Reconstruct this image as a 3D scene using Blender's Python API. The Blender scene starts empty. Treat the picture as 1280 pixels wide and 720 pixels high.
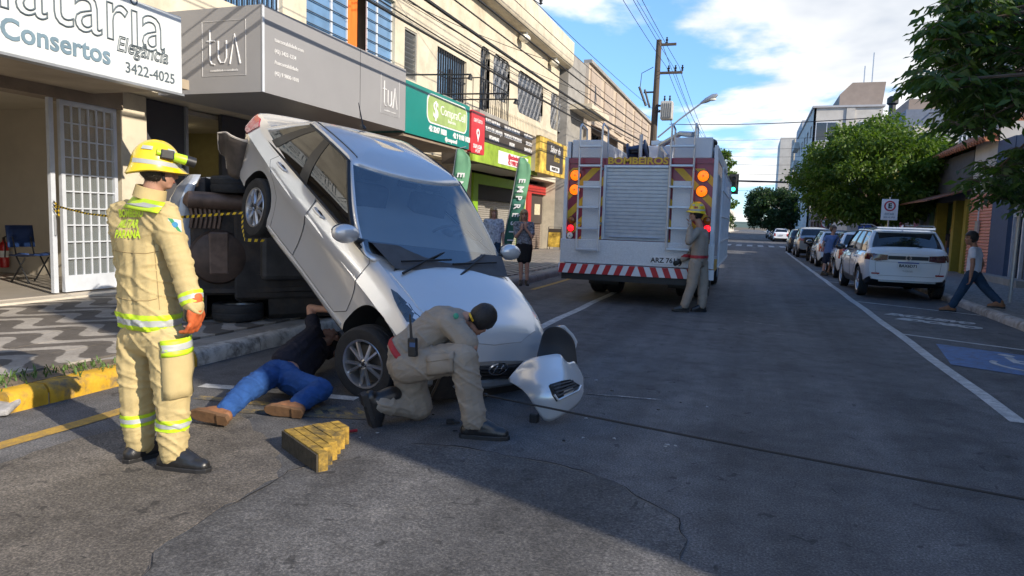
import bpy, bmesh, math, random
import numpy as np
from mathutils import Vector as V, Matrix, noise
from mathutils.bvhtree import BVHTree
random.seed(7)
SC = bpy.context.scene
COL = SC.collection
R = math.radians
# ------------------------------------------------------------------ camera
F = 870.0; VPX, VPY = 940, 284; ROLL = .031; CAMH = 1.48
def _pv(x, y): return np.array([(x-640)/F, -(y-360)/F, -1.0])
_n = lambda a: a/np.linalg.norm(a)
_Y = _n(_pv(VPX, VPY)); _Z = _n(np.cross(_Y, _pv(VPX-1000, VPY-1000*ROLL)))
if _Z[1] < 0: _Z = -_Z
_X = np.cross(_Y, _Z); CM = np.array([_X, _Y, _Z]); CC = np.array([0, 0, CAMH])
cam_d = bpy.data.cameras.new('camera'); cam = bpy.data.objects.new('camera', cam_d); COL.objects.link(cam)
m4 = np.eye(4); m4[:3, :3] = CM; m4[:3, 3] = CC
cam.matrix_world = Matrix(m4.tolist())
cam_d.sensor_width = 36; cam_d.lens = F/1280*36; cam_d.clip_start = .05; cam_d.clip_end = 9000
SC.camera = cam
SC.render.resolution_x, SC.render.resolution_y = 1024, 576
# ------------------------------------------------------------------ sky and sun
SUN_EL, SUN_AZ = 27.0, 112.0            # azimuth clockwise from +Y
w = bpy.data.worlds.new('World'); SC.world = w; w.use_nodes = True
nt = w.node_tree; N = nt.nodes; L = nt.links; N.clear()
def nd(t, **k):
    n = N.new(t)
    for a, b in k.items(): setattr(n, a, b)
    return n
out = nd('ShaderNodeOutputWorld'); bg = nd('ShaderNodeBackground'); bg.inputs[1].default_value = .12
sky = nd('ShaderNodeTexSky', sky_type='NISHITA', sun_disc=False)
sky.sun_elevation = R(SUN_EL); sky.sun_rotation = R(SUN_AZ); sky.air_density = .9; sky.dust_density = .05; sky.ozone_density = 2.5; sky.altitude = 1500
tc = nd('ShaderNodeTexCoord'); sep = nd('ShaderNodeSeparateXYZ'); L.new(tc.outputs['Generated'], sep.inputs[0])
def mth(op, a, b=None, clamp=False):
    n = nd('ShaderNodeMath', operation=op, use_clamp=clamp)
    for i, q in enumerate((a, b)):
        if q is None: continue
        if isinstance(q, (int, float)): n.inputs[i].default_value = q
        else: L.new(q, n.inputs[i])
    return n.outputs[0]
zz = mth('ADD', mth('MAXIMUM', sep.outputs[2], 0.0), .16)
cx = mth('DIVIDE', sep.outputs[0], zz); cy = mth('DIVIDE', sep.outputs[1], zz)
cmb = nd('ShaderNodeCombineXYZ'); L.new(cx, cmb.inputs[0]); L.new(cy, cmb.inputs[1])
def wnoise(scale, detail, rough, off, dist=0.0):
    ad = nd('ShaderNodeVectorMath', operation='ADD'); L.new(cmb.outputs[0], ad.inputs[0]); ad.inputs[1].default_value = off
    n = nd('ShaderNodeTexNoise'); n.inputs['Scale'].default_value = scale; n.inputs['Detail'].default_value = detail
    n.inputs['Roughness'].default_value = rough; n.inputs['Distortion'].default_value = dist
    L.new(ad.outputs[0], n.inputs['Vector']); return n.outputs['Fac']
CLOUD_OFF = V((14.6, 9.9, 0)); CSC = .9
SUN2 = V((math.sin(R(SUN_AZ)), math.cos(R(SUN_AZ)), 0))
n1 = wnoise(CSC, 8, .52, CLOUD_OFF, .15); n1b = wnoise(CSC, 5, .52, CLOUD_OFF+SUN2*.16, .15); n2 = wnoise(CSC*3.4, 6, .6, (9.3, 1.7, 0))
dens = mth('ADD', n1, mth('MULTIPLY', mth('SUBTRACT', n2, .5), .13))
# the cloud field thickens towards the north-east, as a front does, and opens overhead
dens = mth('ADD', dens, mth('ADD', mth('MULTIPLY', sep.outputs[0], .42), mth('MULTIPLY', sep.outputs[1], .085)))
dens = mth('SUBTRACT', dens, mth('ADD', mth('MULTIPLY', mth('MAXIMUM', mth('SUBTRACT', sep.outputs[2], .45), 0.0), 1.3), .0))
cov = nd('ShaderNodeMapRange', interpolation_type='SMOOTHSTEP'); cov.inputs[1].default_value = .515; cov.inputs[2].default_value = .60
L.new(dens, cov.inputs[0])
lit = mth('ADD', mth('MULTIPLY', mth('SUBTRACT', n1, n1b), 2.6), mth('ADD', mth('MULTIPLY', mth('SUBTRACT', .66, dens), 1.3), .50))
shade = nd('ShaderNodeValToRGB'); L.new(lit, shade.inputs[0])
shade.color_ramp.elements[0].position = .12; shade.color_ramp.elements[0].color = (1.62, 1.78, 2.05, 1)
shade.color_ramp.elements[1].position = .75; shade.color_ramp.elements[1].color = (3.45, 3.4, 3.28, 1)
tint = nd('ShaderNodeMixRGB', blend_type='MULTIPLY'); tint.inputs[0].default_value = 1; tint.inputs[2].default_value = (.64, .78, .88, 1)
L.new(sky.outputs[0], tint.inputs[1])
hz = nd('ShaderNodeMapRange', interpolation_type='SMOOTHSTEP'); hz.inputs[1].default_value = 0; hz.inputs[2].default_value = .38; hz.inputs[3].default_value = .62; hz.inputs[4].default_value = 1.0; L.new(sep.outputs[2], hz.inputs[0])
tint2 = nd('ShaderNodeMixRGB', blend_type='MULTIPLY'); tint2.inputs[0].default_value = 1; L.new(tint.outputs[0], tint2.inputs[1]); L.new(hz.outputs[0], tint2.inputs[2])
mx = nd('ShaderNodeMixRGB'); L.new(mth('MULTIPLY', cov.outputs[0], .96), mx.inputs[0]); L.new(tint2.outputs[0], mx.inputs[1]); L.new(shade.outputs[0], mx.inputs[2])
L.new(mx.outputs[0], bg.inputs[0]); L.new(bg.outputs[0], out.inputs[0])
sd = bpy.data.lights.new('sun', 'SUN'); sd.energy = 2.0; sd.angle = R(.53); sd.color = (1, .89, .74)
sun = bpy.data.objects.new('sun', sd); COL.objects.link(sun)
SUNV = V((math.sin(R(SUN_AZ))*math.cos(R(SUN_EL)), math.cos(R(SUN_AZ))*math.cos(R(SUN_EL)), math.sin(R(SUN_EL))))
sun.rotation_euler = SUNV.to_track_quat('Z', 'Y').to_euler(); sun.location = (20, -8, 30)
vs = SC.view_settings; vs.view_transform = 'Standard'; vs.look = 'None'; vs.exposure = 1.68; vs.gamma = 1; vs.use_curve_mapping = False
SC.render.engine = 'CYCLES'
# ------------------------------------------------------------------ pixel -> world
def ray(x, y): return CM @ _pv(x, y)
def G(x, y, z=0.0):
    r = ray(x, y); return V((CC + r*((z-CAMH)/r[2])).tolist())
def AX(x, y, X): r = ray(x, y); return V((CC + r*(X/r[0])).tolist())
def AY(x, y, Y): r = ray(x, y); return V((CC + r*(Y/r[1])).tolist())
def PD(x, y, d): return V((CC + ray(x, y)*d).tolist())
def depth(p): return float(-(CM.T @ (np.array(p)-CC))[2])
CAMF = V((CM @ np.array([0, 0, -1.])).tolist()); CAMR = V((CM @ np.array([1., 0, 0])).tolist()); CAMU = V((CM @ np.array([0, 1., 0])).tolist())
# ------------------------------------------------------------------ materials
def lin(h):
    h = h.lstrip('#'); o = []
    for i in (0, 2, 4):
        c = int(h[i:i+2], 16)/255; o.append(c/12.92 if c <= .04045 else ((c+.055)/1.055)**2.4)
    return tuple(o)
MATS = {}
def mat(name, col, rough=.6, metal=0.0, var=.12, scale=6.0, bump=0.0, bscale=80.0, spec=.5, coat=0.0, emit=0.0, world=False, dirt=0.0, dcol=(.10, .08, .06), dscale=2.0, alpha=1.0, stretch=None):
    if name in MATS: return MATS[name]
    if isinstance(col, str): col = lin(col)
    m = bpy.data.materials.new(name); m.use_nodes = True; MATS[name] = m
    t = m.node_tree; b = t.nodes['Principled BSDF']; K = t.nodes; Q = t.links
    b.inputs['Roughness'].default_value = rough; b.inputs['Metallic'].default_value = metal
    b.inputs['Specular IOR Level'].default_value = spec; b.inputs['Coat Weight'].default_value = coat; b.inputs['Coat Roughness'].default_value = .06
    b.inputs['Alpha'].default_value = alpha
    b.inputs['Base Color'].default_value = (*col, 1)
    if emit: b.inputs['Emission Color'].default_value = (*col, 1); b.inputs['Emission Strength'].default_value = emit
    if world: src = K.new('ShaderNodeNewGeometry').outputs['Position']
    else: src = K.new('ShaderNodeTexCoord').outputs['Object']
    if stretch:
        mp = K.new('ShaderNodeMapping'); mp.inputs['Scale'].default_value = stretch; Q.new(src, mp.inputs[0]); src = mp.outputs[0]
    def nz(s, d=5, r=.6):
        n = K.new('ShaderNodeTexNoise'); n.inputs['Scale'].default_value = s; n.inputs['Detail'].default_value = d; n.inputs['Roughness'].default_value = r
        Q.new(src, n.inputs['Vector']); return n.outputs['Fac']
    last = None
    if var:
        r = K.new('ShaderNodeValToRGB'); Q.new(nz(scale), r.inputs[0])
        r.color_ramp.elements[0].position = .3; r.color_ramp.elements[1].position = .7
        r.color_ramp.elements[0].color = (*[c*(1-var) for c in col], 1); r.color_ramp.elements[1].color = (*[min(1, c*(1+var)) for c in col], 1)
        last = r.outputs[0]
    if dirt:
        r = K.new('ShaderNodeValToRGB'); Q.new(nz(dscale, 8, .7), r.inputs[0])
        r.color_ramp.elements[0].position = .48; r.color_ramp.elements[0].color = (0, 0, 0, 1); r.color_ramp.elements[1].position = .68; r.color_ramp.elements[1].color = (dirt, dirt, dirt, 1)
        x = K.new('ShaderNodeMixRGB'); Q.new(r.outputs[0], x.inputs[0]); x.inputs[2].default_value = (*dcol, 1)
        if last: Q.new(last, x.inputs[1])
        else: x.inputs[1].default_value = (*col, 1)
        last = x.outputs[0]
    if last:
        Q.new(last, b.inputs['Base Color'])
        if emit: Q.new(last, b.inputs['Emission Color'])
    if bump:
        bp = K.new('ShaderNodeBump'); bp.inputs['Strength'].default_value = bump; bp.inputs['Distance'].default_value = .01
        Q.new(nz(bscale, 4, .65), bp.inputs['Height']); Q.new(bp.outputs[0], b.inputs['Normal'])
    return m
# ------------------------------------------------------------------ mesh building
class MB:
    def __init__(s): s.v = []; s.f = []; s.m = []
    def add(s, vs, fs, mi=0):
        o = len(s.v); s.v += [tuple(p) for p in vs]; s.f += [tuple(i+o for i in f) for f in fs]; s.m += [mi]*len(fs); return s
    def box(s, c, sz, rot=None, mi=0):
        h = [q/2 for q in sz]; c = V(c); P = []
        for i in (-1, 1):
            for j in (-1, 1):
                for k in (-1, 1):
                    p = V((i*h[0], j*h[1], k*h[2]))
                    if rot is not None: p = rot @ p
                    P.append(c+p)
        return s.add(P, [(0, 1, 3, 2), (4, 6, 7, 5), (0, 4, 5, 1), (2, 3, 7, 6), (0, 2, 6, 4), (1, 5, 7, 3)], mi)
    def bx(s, x0, x1, y0, y1, z0, z1, mi=0): return s.box(((x0+x1)/2, (y0+y1)/2, (z0+z1)/2), (abs(x1-x0), abs(y1-y0), abs(z1-z0)), None, mi)
    def prism(s, poly, ext, mi=0):
        n = len(poly); e = V(ext); a = [V(p) for p in poly]; b = [p+e for p in a]
        nr = V((0, 0, 0))
        for i in range(n): nr += a[i].cross(a[(i+1) % n])
        fl = nr.dot(e) > 0
        fs = [tuple(range(n))[::-1] if fl else tuple(range(n)), tuple(range(n, 2*n)) if fl else tuple(range(n, 2*n))[::-1]]
        for i in range(n):
            j = (i+1) % n; fs.append((i, j, n+j, n+i) if fl else (j, i, n+i, n+j))
        return s.add(a+b, fs, mi)
    def tube(s, pts, r, n=8, mi=0, cap=True, squash=None):
        pts = [V(p) for p in pts]; k = len(pts); rr = r if isinstance(r, (list, tuple)) else [r]*k
        P = []; ref = None
        for i, p in enumerate(pts):
            d = (pts[min(i+1, k-1)]-pts[max(i-1, 0)]).normalized()
            if ref is None: ref = V((0, 0, 1)) if abs(d.z) < .9 else V((1, 0, 0))
            u = d.cross(ref).normalized(); ref = u.cross(d).normalized()
            for j in range(n):
                a = 2*math.pi*j/n; P.append(p+(u*math.cos(a)+ref*math.sin(a))*rr[i])
        fs = []
        for i in range(k-1):
            for j in range(n):
                j2 = (j+1) % n; fs.append((i*n+j, i*n+j2, (i+1)*n+j2, (i+1)*n+j))
        if cap: fs += [tuple(range(n))[::-1], tuple(range((k-1)*n, k*n))]
        return s.add(P, fs, mi)
    def cap(s, p0, p1, r0, r1, n=12, mi=0):           # tapered capsule with round ends
        p0 = V(p0); p1 = V(p1); d = p1-p0; l = d.length; d = d.normalized() if l > 1e-6 else V((0, 0, 1))
        pts = []; rs = []
        for a in (-80, -55, -25): pts.append(p0+d*r0*math.sin(R(a))); rs.append(r0*math.cos(R(a)))
        for q in (0, .33, .66, 1): pts.append(p0.lerp(p1, q)); rs.append(r0+(r1-r0)*q)
        for a in (25, 55, 80): pts.append(p1+d*r1*math.sin(R(a))); rs.append(r1*math.cos(R(a)))
        return s.tube(pts, rs, n, mi)
    def ell(s, c, r, rot=None, n=16, k=10, mi=0):
        c = V(c); P = []; fs = []
        for i in range(1, k):
            a = math.pi*i/k
            for j in range(n):
                b = 2*math.pi*j/n; p = V((r[0]*math.sin(a)*math.cos(b), r[1]*math.sin(a)*math.sin(b), r[2]*math.cos(a)))
                P.append(c+(rot @ p if rot is not None else p))
        t = V((0, 0, r[2])); t = rot @ t if rot is not None else t
        P += [c+t, c-t]; top = (k-1)*n; bot = top+1
        for i in range(k-2):
            for j in range(n):
                j2 = (j+1) % n; fs.append((i*n+j, (i+1)*n+j, (i+1)*n+j2, i*n+j2))
        for j in range(n):
            j2 = (j+1) % n; fs += [(top, j, j2), (bot, (k-2)*n+j2, (k-2)*n+j)]
        return s.add(P, fs, mi)
    def lathe(s, prof, o=(0, 0, 0), ax=(0, 0, 1), n=24, mi=0, closed=False):
        o = V(o); ax = V(ax).normalized(); u = ax.orthogonal().normalized(); w_ = ax.cross(u); P = []; fs = []; k = len(prof)
        for r, h in prof:
            for j in range(n):
                a = 2*math.pi*j/n; P.append(o+ax*h+(u*math.cos(a)+w_*math.sin(a))*max(r, 1e-4))
        for i in range(k if closed else k-1):
            i2 = (i+1) % k
            for j in range(n):
                j2 = (j+1) % n; fs.append((i*n+j, i*n+j2, i2*n+j2, i2*n+j))
        return s.add(P, fs, mi)
    def disc(s, o, ax, r, n=20, mi=0, th=.01): return s.lathe([(0, 0), (r, 0), (r, th), (0, th)], o, ax, n, mi)
    def grid(s, rows, mi=0, closed=False):            # rows: list of equal-length point lists
        n = len(rows[0]); P = [p for r in rows for p in r]; fs = []
        for i in range(len(rows)-1):
            for j in range(n if closed else n-1):
                j2 = (j+1) % n; fs.append((i*n+j, i*n+j2, (i+1)*n+j2, (i+1)*n+j))
        return s.add(P, fs, mi)
def root_loc(p):
    while p.parent: p = p.parent
    return p.location
def tag(o, label=None, cat=None, group=None, kind=None):
    if label: o['label'] = label
    if cat: o['category'] = cat
    if group: o['group'] = group
    if kind: o['kind'] = kind
    return o
def smooth(me, ang=35):
    for p in me.polygons: p.use_smooth = True
    try: me.set_sharp_from_angle(angle=R(ang))
    except Exception: pass
def mk(name, mb, ma, parent=None, local=False, sm=False, bevel=0, ang=35, fix=True):
    me = bpy.data.meshes.new(name)
    if isinstance(mb, MB): vs, fs, mi = mb.v, mb.f, mb.m
    else: vs, fs, mi = mb[0], mb[1], [0]*len(mb[1])
    off = V((0, 0, 0)); loc = None
    if not local:
        if parent: off = V(root_loc(parent))
        else:
            a = np.array(vs); loc = V(((a[:, 0].min()+a[:, 0].max())/2, (a[:, 1].min()+a[:, 1].max())/2, a[:, 2].min())); off = loc
    a = np.array(vs, dtype=float)-np.array(off)
    me.from_pydata(a.tolist(), [], fs)
    mats = ma if isinstance(ma, (list, tuple)) else [ma]
    for q in mats: me.materials.append(q)
    if len(mats) > 1: me.polygons.foreach_set('material_index', mi)
    if fix and len(fs) < 60000:
        b = bmesh.new(); b.from_mesh(me); bmesh.ops.recalc_face_normals(b, faces=b.faces); b.to_mesh(me); b.free()
    if sm: smooth(me, ang)
    me.update()
    o = bpy.data.objects.new(name, me); COL.objects.link(o)
    if parent: o.parent = parent
    elif loc is not None: o.location = loc
    if bevel:
        q = o.modifiers.new('Bevel', 'BEVEL'); q.width = bevel; q.segments = 2; q.limit_method = 'ANGLE'; q.angle_limit = R(40)
    return o
def empty(name, loc=(0, 0, 0), rot=None):
    o = bpy.data.objects.new(name, None); COL.objects.link(o); o.location = V(loc); o.empty_display_size = .1
    if rot is not None: o.rotation_euler = rot.to_euler() if hasattr(rot, 'to_euler') else rot
    return o
def copy_tree(o, parent=None):
    c = o.copy(); COL.objects.link(c); c.parent = parent
    for ch in o.children: copy_tree(ch, c)
    return c
DG = None
def evaluated(o):
    dg = bpy.context.evaluated_depsgraph_get(); dg.update()
    return bpy.data.meshes.new_from_object(o.evaluated_get(dg))
def bake(o):
    me = evaluated(o); old = o.data; o.modifiers.clear(); o.data = me; bpy.data.meshes.remove(old); return o
def text(s, size, frame, ma, name='lettering', parent=None, ext=.004, local=False, align='CENTER', bold=0.0, sx=1.0, shear=0.0, outline=0.0):
    """frame = (origin, right, up): flat lettering lying in that plane"""
    c = bpy.data.curves.new('t', 'FONT'); c.body = s; c.size = size; c.align_x = align; c.align_y = 'CENTER'; c.extrude = ext; c.offset = bold; c.shear = shear; c.resolution_u = 3
    if outline: c.fill_mode = 'NONE'; c.bevel_depth = outline; c.bevel_resolution = 0; c.extrude = 0
    o = bpy.data.objects.new('t', c); COL.objects.link(o); me = evaluated(o)
    bpy.data.objects.remove(o); bpy.data.curves.remove(c)
    og, rt, up = V(frame[0]), V(frame[1]).normalized(), V(frame[2]).normalized(); nr = rt.cross(up)
    vs = [og+rt*(v.co.x*sx)+up*v.co.y+nr*v.co.z for v in me.vertices]; fs = [tuple(p.vertices) for p in me.polygons]
    bpy.data.meshes.remove(me)
    if not vs: return None
    return mk(name, (vs, fs), ma, parent, local, fix=False)
# ================================================================== ground, road, pavements
KL, KR, RX, LX = -4.9, 4.08, 2.1, -2.7          # kerb faces, right edge line, left lane line
def custom(name):
    m = bpy.data.materials.new(name); m.use_nodes = True; MATS[name] = m; t = m.node_tree
    return m, t, t.nodes, t.links, t.nodes['Principled BSDF']
def N_noise(K, Q, src, s, d=5, r=.6, dist=0):
    n = K.new('ShaderNodeTexNoise'); n.inputs['Scale'].default_value = s; n.inputs['Detail'].default_value = d; n.inputs['Roughness'].default_value = r; n.inputs['Distortion'].default_value = dist
    Q.new(src, n.inputs['Vector']); return n.outputs['Fac']
def N_ramp(K, Q, src, stops):
    r = K.new('ShaderNodeValToRGB'); Q.new(src, r.inputs[0]); e = r.color_ramp.elements
    while len(e) < len(stops): e.new(.5)
    for a, (p, c) in zip(e, stops): a.position = p; a.color = (*c, 1) if len(c) == 3 else c
    return r.outputs[0]
def N_mix(K, Q, fac, a, b, mode='MIX'):
    x = K.new('ShaderNodeMixRGB'); x.blend_type = mode
    for i, q in enumerate((fac, a, b)):
        if isinstance(q, (int, float)): x.inputs[i].default_value = q
        elif isinstance(q, tuple): x.inputs[i].default_value = (*q, 1)
        else: Q.new(q, x.inputs[i])
    return x.outputs[0]
def asphalt(name, a, b, seed=0.0, brown=.0):
    m, t, K, Q, P = custom(name)
    pos = K.new('ShaderNodeNewGeometry').outputs['Position']
    mp = K.new('ShaderNodeMapping'); mp.inputs['Location'].default_value = (seed, seed*2, 0); Q.new(pos, mp.inputs[0]); pos = mp.outputs[0]
    big = N_noise(K, Q, pos, .45, 6, .62, .4); mid = N_noise(K, Q, pos, 5, 6, .7); fine = N_noise(K, Q, pos, 85, 4, .75)
    c = N_ramp(K, Q, big, [(.3, a), (.7, b)])
    c = N_mix(K, Q, .55, c, N_ramp(K, Q, mid, [(.3, (.50,)*3), (.7, (1.42,)*3)]), 'MULTIPLY')
    blot = N_noise(K, Q, pos, 1.15, 7, .68, .8)
    c = N_mix(K, Q, .9, c, N_ramp(K, Q, blot, [(.36, (.68, .68, .69)), (.47, (.97,)*3), (.56, (1.02,)*3), (.68, (1.22, 1.20, 1.16))]), 'MULTIPLY')
    c = N_mix(K, Q, .85, c, N_ramp(K, Q, fine, [(.34, (.30,)*3), (.52, (1.0,)*3), (.68, (2.3, 2.2, 2.05))]), 'MULTIPLY')
    # oil spots and drips
    sp = N_noise(K, Q, pos, 7.5, 3, .5, 1.0)
    c = N_mix(K, Q, N_ramp(K, Q, sp, [(.66, (0,)*3), (.70, (.6,)*3)]), c, (.02, .02, .021))
    # tyre-polished lanes along the road
    mp2 = K.new('ShaderNodeMapping'); mp2.inputs['Scale'].default_value = (1.1, .035, 1); Q.new(pos, mp2.inputs[0])
    tr = N_noise(K, Q, mp2.outputs[0], 1.6, 3, .55)
    c = N_mix(K, Q, .8, c, N_ramp(K, Q, tr, [(.35, (.70,)*3), (.65, (1.22,)*3)]), 'MULTIPLY')
    Q.new(c, P.inputs['Base Color']); P.inputs['Roughness'].default_value = .82; P.inputs['Specular IOR Level'].default_value = .35
    bp = K.new('ShaderNodeBump'); bp.inputs['Strength'].default_value = .9; bp.inputs['Distance'].default_value = .008
    Q.new(N_mix(K, Q, .5, fine, mid), bp.inputs['Height']); Q.new(bp.outputs[0], P.inputs['Normal'])
    return m
M_asph = asphalt('asphalt', (.092, .093, .097), (.135, .134, .137))
M_asph2 = asphalt('asphalt_patch', (.094, .094, .096), (.132, .130, .130), 13.0)
M_asph3 = asphalt('asphalt_old', (.110, .099, .088), (.150, .136, .119), 31.0)
M_earth = mat('earth', (.13, .10, .06), .95, var=.3, scale=.05, world=True)
mk('ground', MB().add([(-4000, -3000, -.06), (4000, -3000, -.06), (4000, 6000, -.06), (-4000, 6000, -.06)], [(0, 1, 2, 3)]), M_earth)['kind'] = 'structure'
mk('road', MB().add([(KL-.05, -14, 0), (KR+.05, -14, 0), (KR+.05, 420, 0), (KL-.05, 420, 0)], [(0, 1, 2, 3)]), M_asph)['kind'] = 'structure'
mk('cross_street', MB().add([(-60, 66, -.004), (60, 66, -.004), (60, 76, -.004), (-60, 76, -.004)], [(0, 1, 2, 3)]), M_asph)['kind'] = 'structure'
def rough_sheet(name, px, ma, z, jit=.03, seg=.08, extra=()):
    pts = [G(*p, 0) for p in px]+[V((*e, 0)) for e in extra]; out = []
    n = len(pts)
    for i in range(n):
        a, b = pts[i], pts[(i+1) % n]; k = max(1, int((b-a).length/seg)) if i < len(px)-1 else 1
        for j in range(k):
            p = a.lerp(b, j/k); q = noise.noise_vector(p*6)*jit + noise.noise_vector(p*23)*jit*.5
            out.append((p.x+q.x, p.y+q.y))
    mb = MB(); mb.prism([(x, y, z-.003) for x, y in out], (0, 0, .003)); o = mk(name, mb, ma); o['kind'] = 'structure'; return o
rough_sheet('road_repair_patch', [(180, 720), (198, 692), (262, 646), (345, 602), (362, 590), (450, 571), (512, 556), (560, 558), (640, 571), (700, 581), (765, 602), (800, 622), (846, 650), (858, 676), (850, 700), (872, 720)], M_asph2, .006, extra=((.3, .2), (-2.2, .2)))
rough_sheet('road_worn_strip', [(-60, 600), (60, 560), (170, 530), (300, 520), (350, 560), (350, 596), (262, 640), (198, 688), (176, 720)], M_asph3, .0035, .05, extra=((-2.3, .2), (-4.3, .2), (-4.6, 1.5)))
pe = [(180, 720), (198, 692), (262, 646), (345, 602), (362, 590), (450, 571), (512, 556), (560, 558), (640, 571), (700, 581), (765, 602), (800, 622), (846, 650), (858, 676), (850, 700), (872, 720)]
for nm_, w_, ma_, of_ in (('patch_edge_crack', .009, mat('crack_dark', (.012, .012, .012), .95), .0), ('patch_edge_dust', .010, mat('crack_dust', (.15, .13, .11), .95, var=.4, scale=30, world=True), -.012)):
    pts = [G(*p) for p in pe]; P_ = []
    for a_, b_ in zip(pts[:-1], pts[1:]):
        k_ = max(2, int((b_-a_).length/.05))
        for j_ in range(k_):
            p = a_.lerp(b_, j_/k_); q = noise.noise_vector(p*6)*.03+noise.noise_vector(p*23)*.015; P_.append(V((p.x+q.x, p.y+q.y+of_, 0)))
    rows = [[], []]
    for i_, p in enumerate(P_):
        d = (P_[min(i_+1, len(P_)-1)]-P_[max(0, i_-1)]).normalized(); s_ = V((-d.y, d.x, 0))*w_*max(.02, .35+1.3*noise.noise(p*4)); rows[0].append((p.x+s_.x, p.y+s_.y, .0066+(.0008 if of_ == 0 else 0))); rows[1].append((p.x-s_.x, p.y-s_.y, .0066+(.0008 if of_ == 0 else 0)))
    mk(nm_, MB().grid(rows), ma_, fix=False)['kind'] = 'structure'
# ---- painted markings
def paint(name, col, wear=.5):
    m, t, K, Q, P = custom(name); pos = K.new('ShaderNodeNewGeometry').outputs['Position']
    a = N_noise(K, Q, pos, 9, 8, .72); f = N_noise(K, Q, pos, 120, 2, .6)
    c = N_mix(K, Q, N_ramp(K, Q, N_mix(K, Q, .35, a, f), [(.5-wear*.18, (0,)*3), (.62, (1,)*3)]), (.10, .098, .095), col)
    c = N_mix(K, Q, .6, c, N_ramp(K, Q, N_noise(K, Q, pos, 1.3, 4), [(.3, (.75,)*3), (.7, (1.05,)*3)]), 'MULTIPLY')
    Q.new(c, P.inputs['Base Color']); P.inputs['Roughness'].default_value = .75; return m
M_pw = paint('paint_white', (.66, .66, .64), 1.25); M_py = paint('paint_yellow', (.60, .36, .045), 1.2); M_pyw = paint('paint_yellow_worn', (.42, .29, .07), .15); M_pb = paint('paint_blue', (.10, .22, .46), 1.0)
M_pww = paint('paint_white_worn', (.55, .55, .54), .2)
def strip(name, pts, wd, ma, z=.0045):
    pts = [V(p) for p in pts]; rows = [[], []]
    for i, p in enumerate(pts):
        d = (pts[min(i+1, len(pts)-1)]-pts[max(0, i-1)]).normalized(); s = V((-d.y, d.x, 0))*wd/2
        rows[0].append((p.x+s.x, p.y+s.y, z)); rows[1].append((p.x-s.x, p.y-s.y, z))
    o = mk(name, MB().grid(rows), ma); o['kind'] = 'structure'; return o
def sp(x, y0, y1, n=20): return [(x+.012*math.sin(i*1.7), y0+(y1-y0)*i/n, 0) for i in range(n+1)]
strip('road_edge_line', sp(RX, 6.42, 46, 40)+[(RX+.25, 50, 0), (RX+.9, 53, 0)], .13, M_pw)
strip('lane_line', sp(LX, 8.2, 15.2, 10), .13, M_pw)
strip('lane_line', sp(LX, 21, 46, 12), .13, M_pw)
strip('yellow_kerb_line', sp(-4.28, -2, 4.42, 14), .13, M_py)
strip('yellow_kerb_line', sp(-4.38, 14.2, 34, 14), .12, M_py)
strip('bay_line', [G(252, 482), G(340, 489), G(446, 499)], .12, M_pw)
strip('bay_line', [G(600, 344), G(700, 349)], .1, M_pww)
strip('yellow_hatch_line', [G(246, 497), G(330, 505), G(430, 512)], .10, M_pyw, .005)
strip('yellow_hatch_line', [G(240, 511), G(300, 514), G(420, 521), G(470, 523)], .10, M_pyw, .005)
for i in range(4): strip('yellow_hatch_line', [G(390+i*18, 506+i*1.5), G(402+i*18, 520)], .05, M_pyw, .0055)
strip('bay_line', [(RX+.06, 16.02, 0), (KR-.02, 14.75, 0)], .09, M_pw)
strip('bay_line', [(RX+.06, 11.31, 0), (KR-.02, 10.25, 0)], .09, M_pw)
strip('bay_line', [(RX+.06, 21.6, 0), (KR-.02, 20.5, 0)], .09, M_pw)
strip('bay_line', [(RX+.06, 27.2, 0), (KR-.02, 26.2, 0)], .09, M_pw)
# parking-space lettering (elderly bay): blocky white glyph rows
fr = V((KR-RX-.1, -1.2, 0)).normalized(); fu = V((-fr.y, fr.x, 0))
for k, s_ in enumerate(('EXCLUSIVO', 'IDOSO')):
    o_ = text(s_, .42, (V((2.98, 13.6-k*.62, .006)), fr, fu), M_pw, 'bay_lettering', ext=.001, sx=.62 if k == 0 else .95, bold=.03); o_['kind'] = 'structure'
# blue accessible bay
bc = [V((2.42, 10.55, .0055)), V((3.95, 9.75, .0055)), V((3.75, 8.15, .0055)), V((2.22, 8.95, .0055))]
o_ = mk('accessible_bay', MB().prism(bc, (0, 0, .001)), M_pb); o_['kind'] = 'structure'
cb = sum(bc, V())/4; fr2 = (bc[1]-bc[0]).normalized(); fu2 = (bc[0]-bc[3]).normalized()
wc = MB(); Pw = lambda a, b: cb+fr2*a+fu2*b+V((0, 0, .003))
wc.tube([Pw(.32*math.cos(R(q))-.05, .30*math.sin(R(q))-.18) for q in range(150, 395, 15)], .035, 4)
wc.tube([Pw(-.12, .42), Pw(-.10, .05), Pw(.22, .03), Pw(.36, -.30), Pw(.5, -.27)], .045, 4); wc.tube([Pw(-.1, .22), Pw(.15, .2)], .03, 4)
wc.add([Pw(-.12+.09*math.cos(R(q)), .56+.09*math.sin(R(q)))+V((0, 0, .002)) for q in range(0, 360, 30)], [tuple(range(12))])
for i_, v_ in enumerate(wc.v): wc.v[i_] = (v_[0], v_[1], min(v_[2], .0095))
o_ = mk('accessible_bay_symbol', wc, M_pw); o_['kind'] = 'structure'
for i in range(11):
    x = KL+.5+i*.82
    o_ = mk('crosswalk_bar', MB().bx(x, x+.42, 57.0, 61.4, .004, .0055), M_pw); o_['kind'] = 'structure'
strip('stop_line', [(-2.6, 54.6, 0), (2.0, 54.6, 0)], .3, M_pww)
o_ = text('→', 2.2, (V((-.6, 40, .006)), V((1, 0, 0)), V((0, 1, 0))), M_pww, 'lane_arrow', ext=.001)
if o_: o_['kind'] = 'structure'
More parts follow.
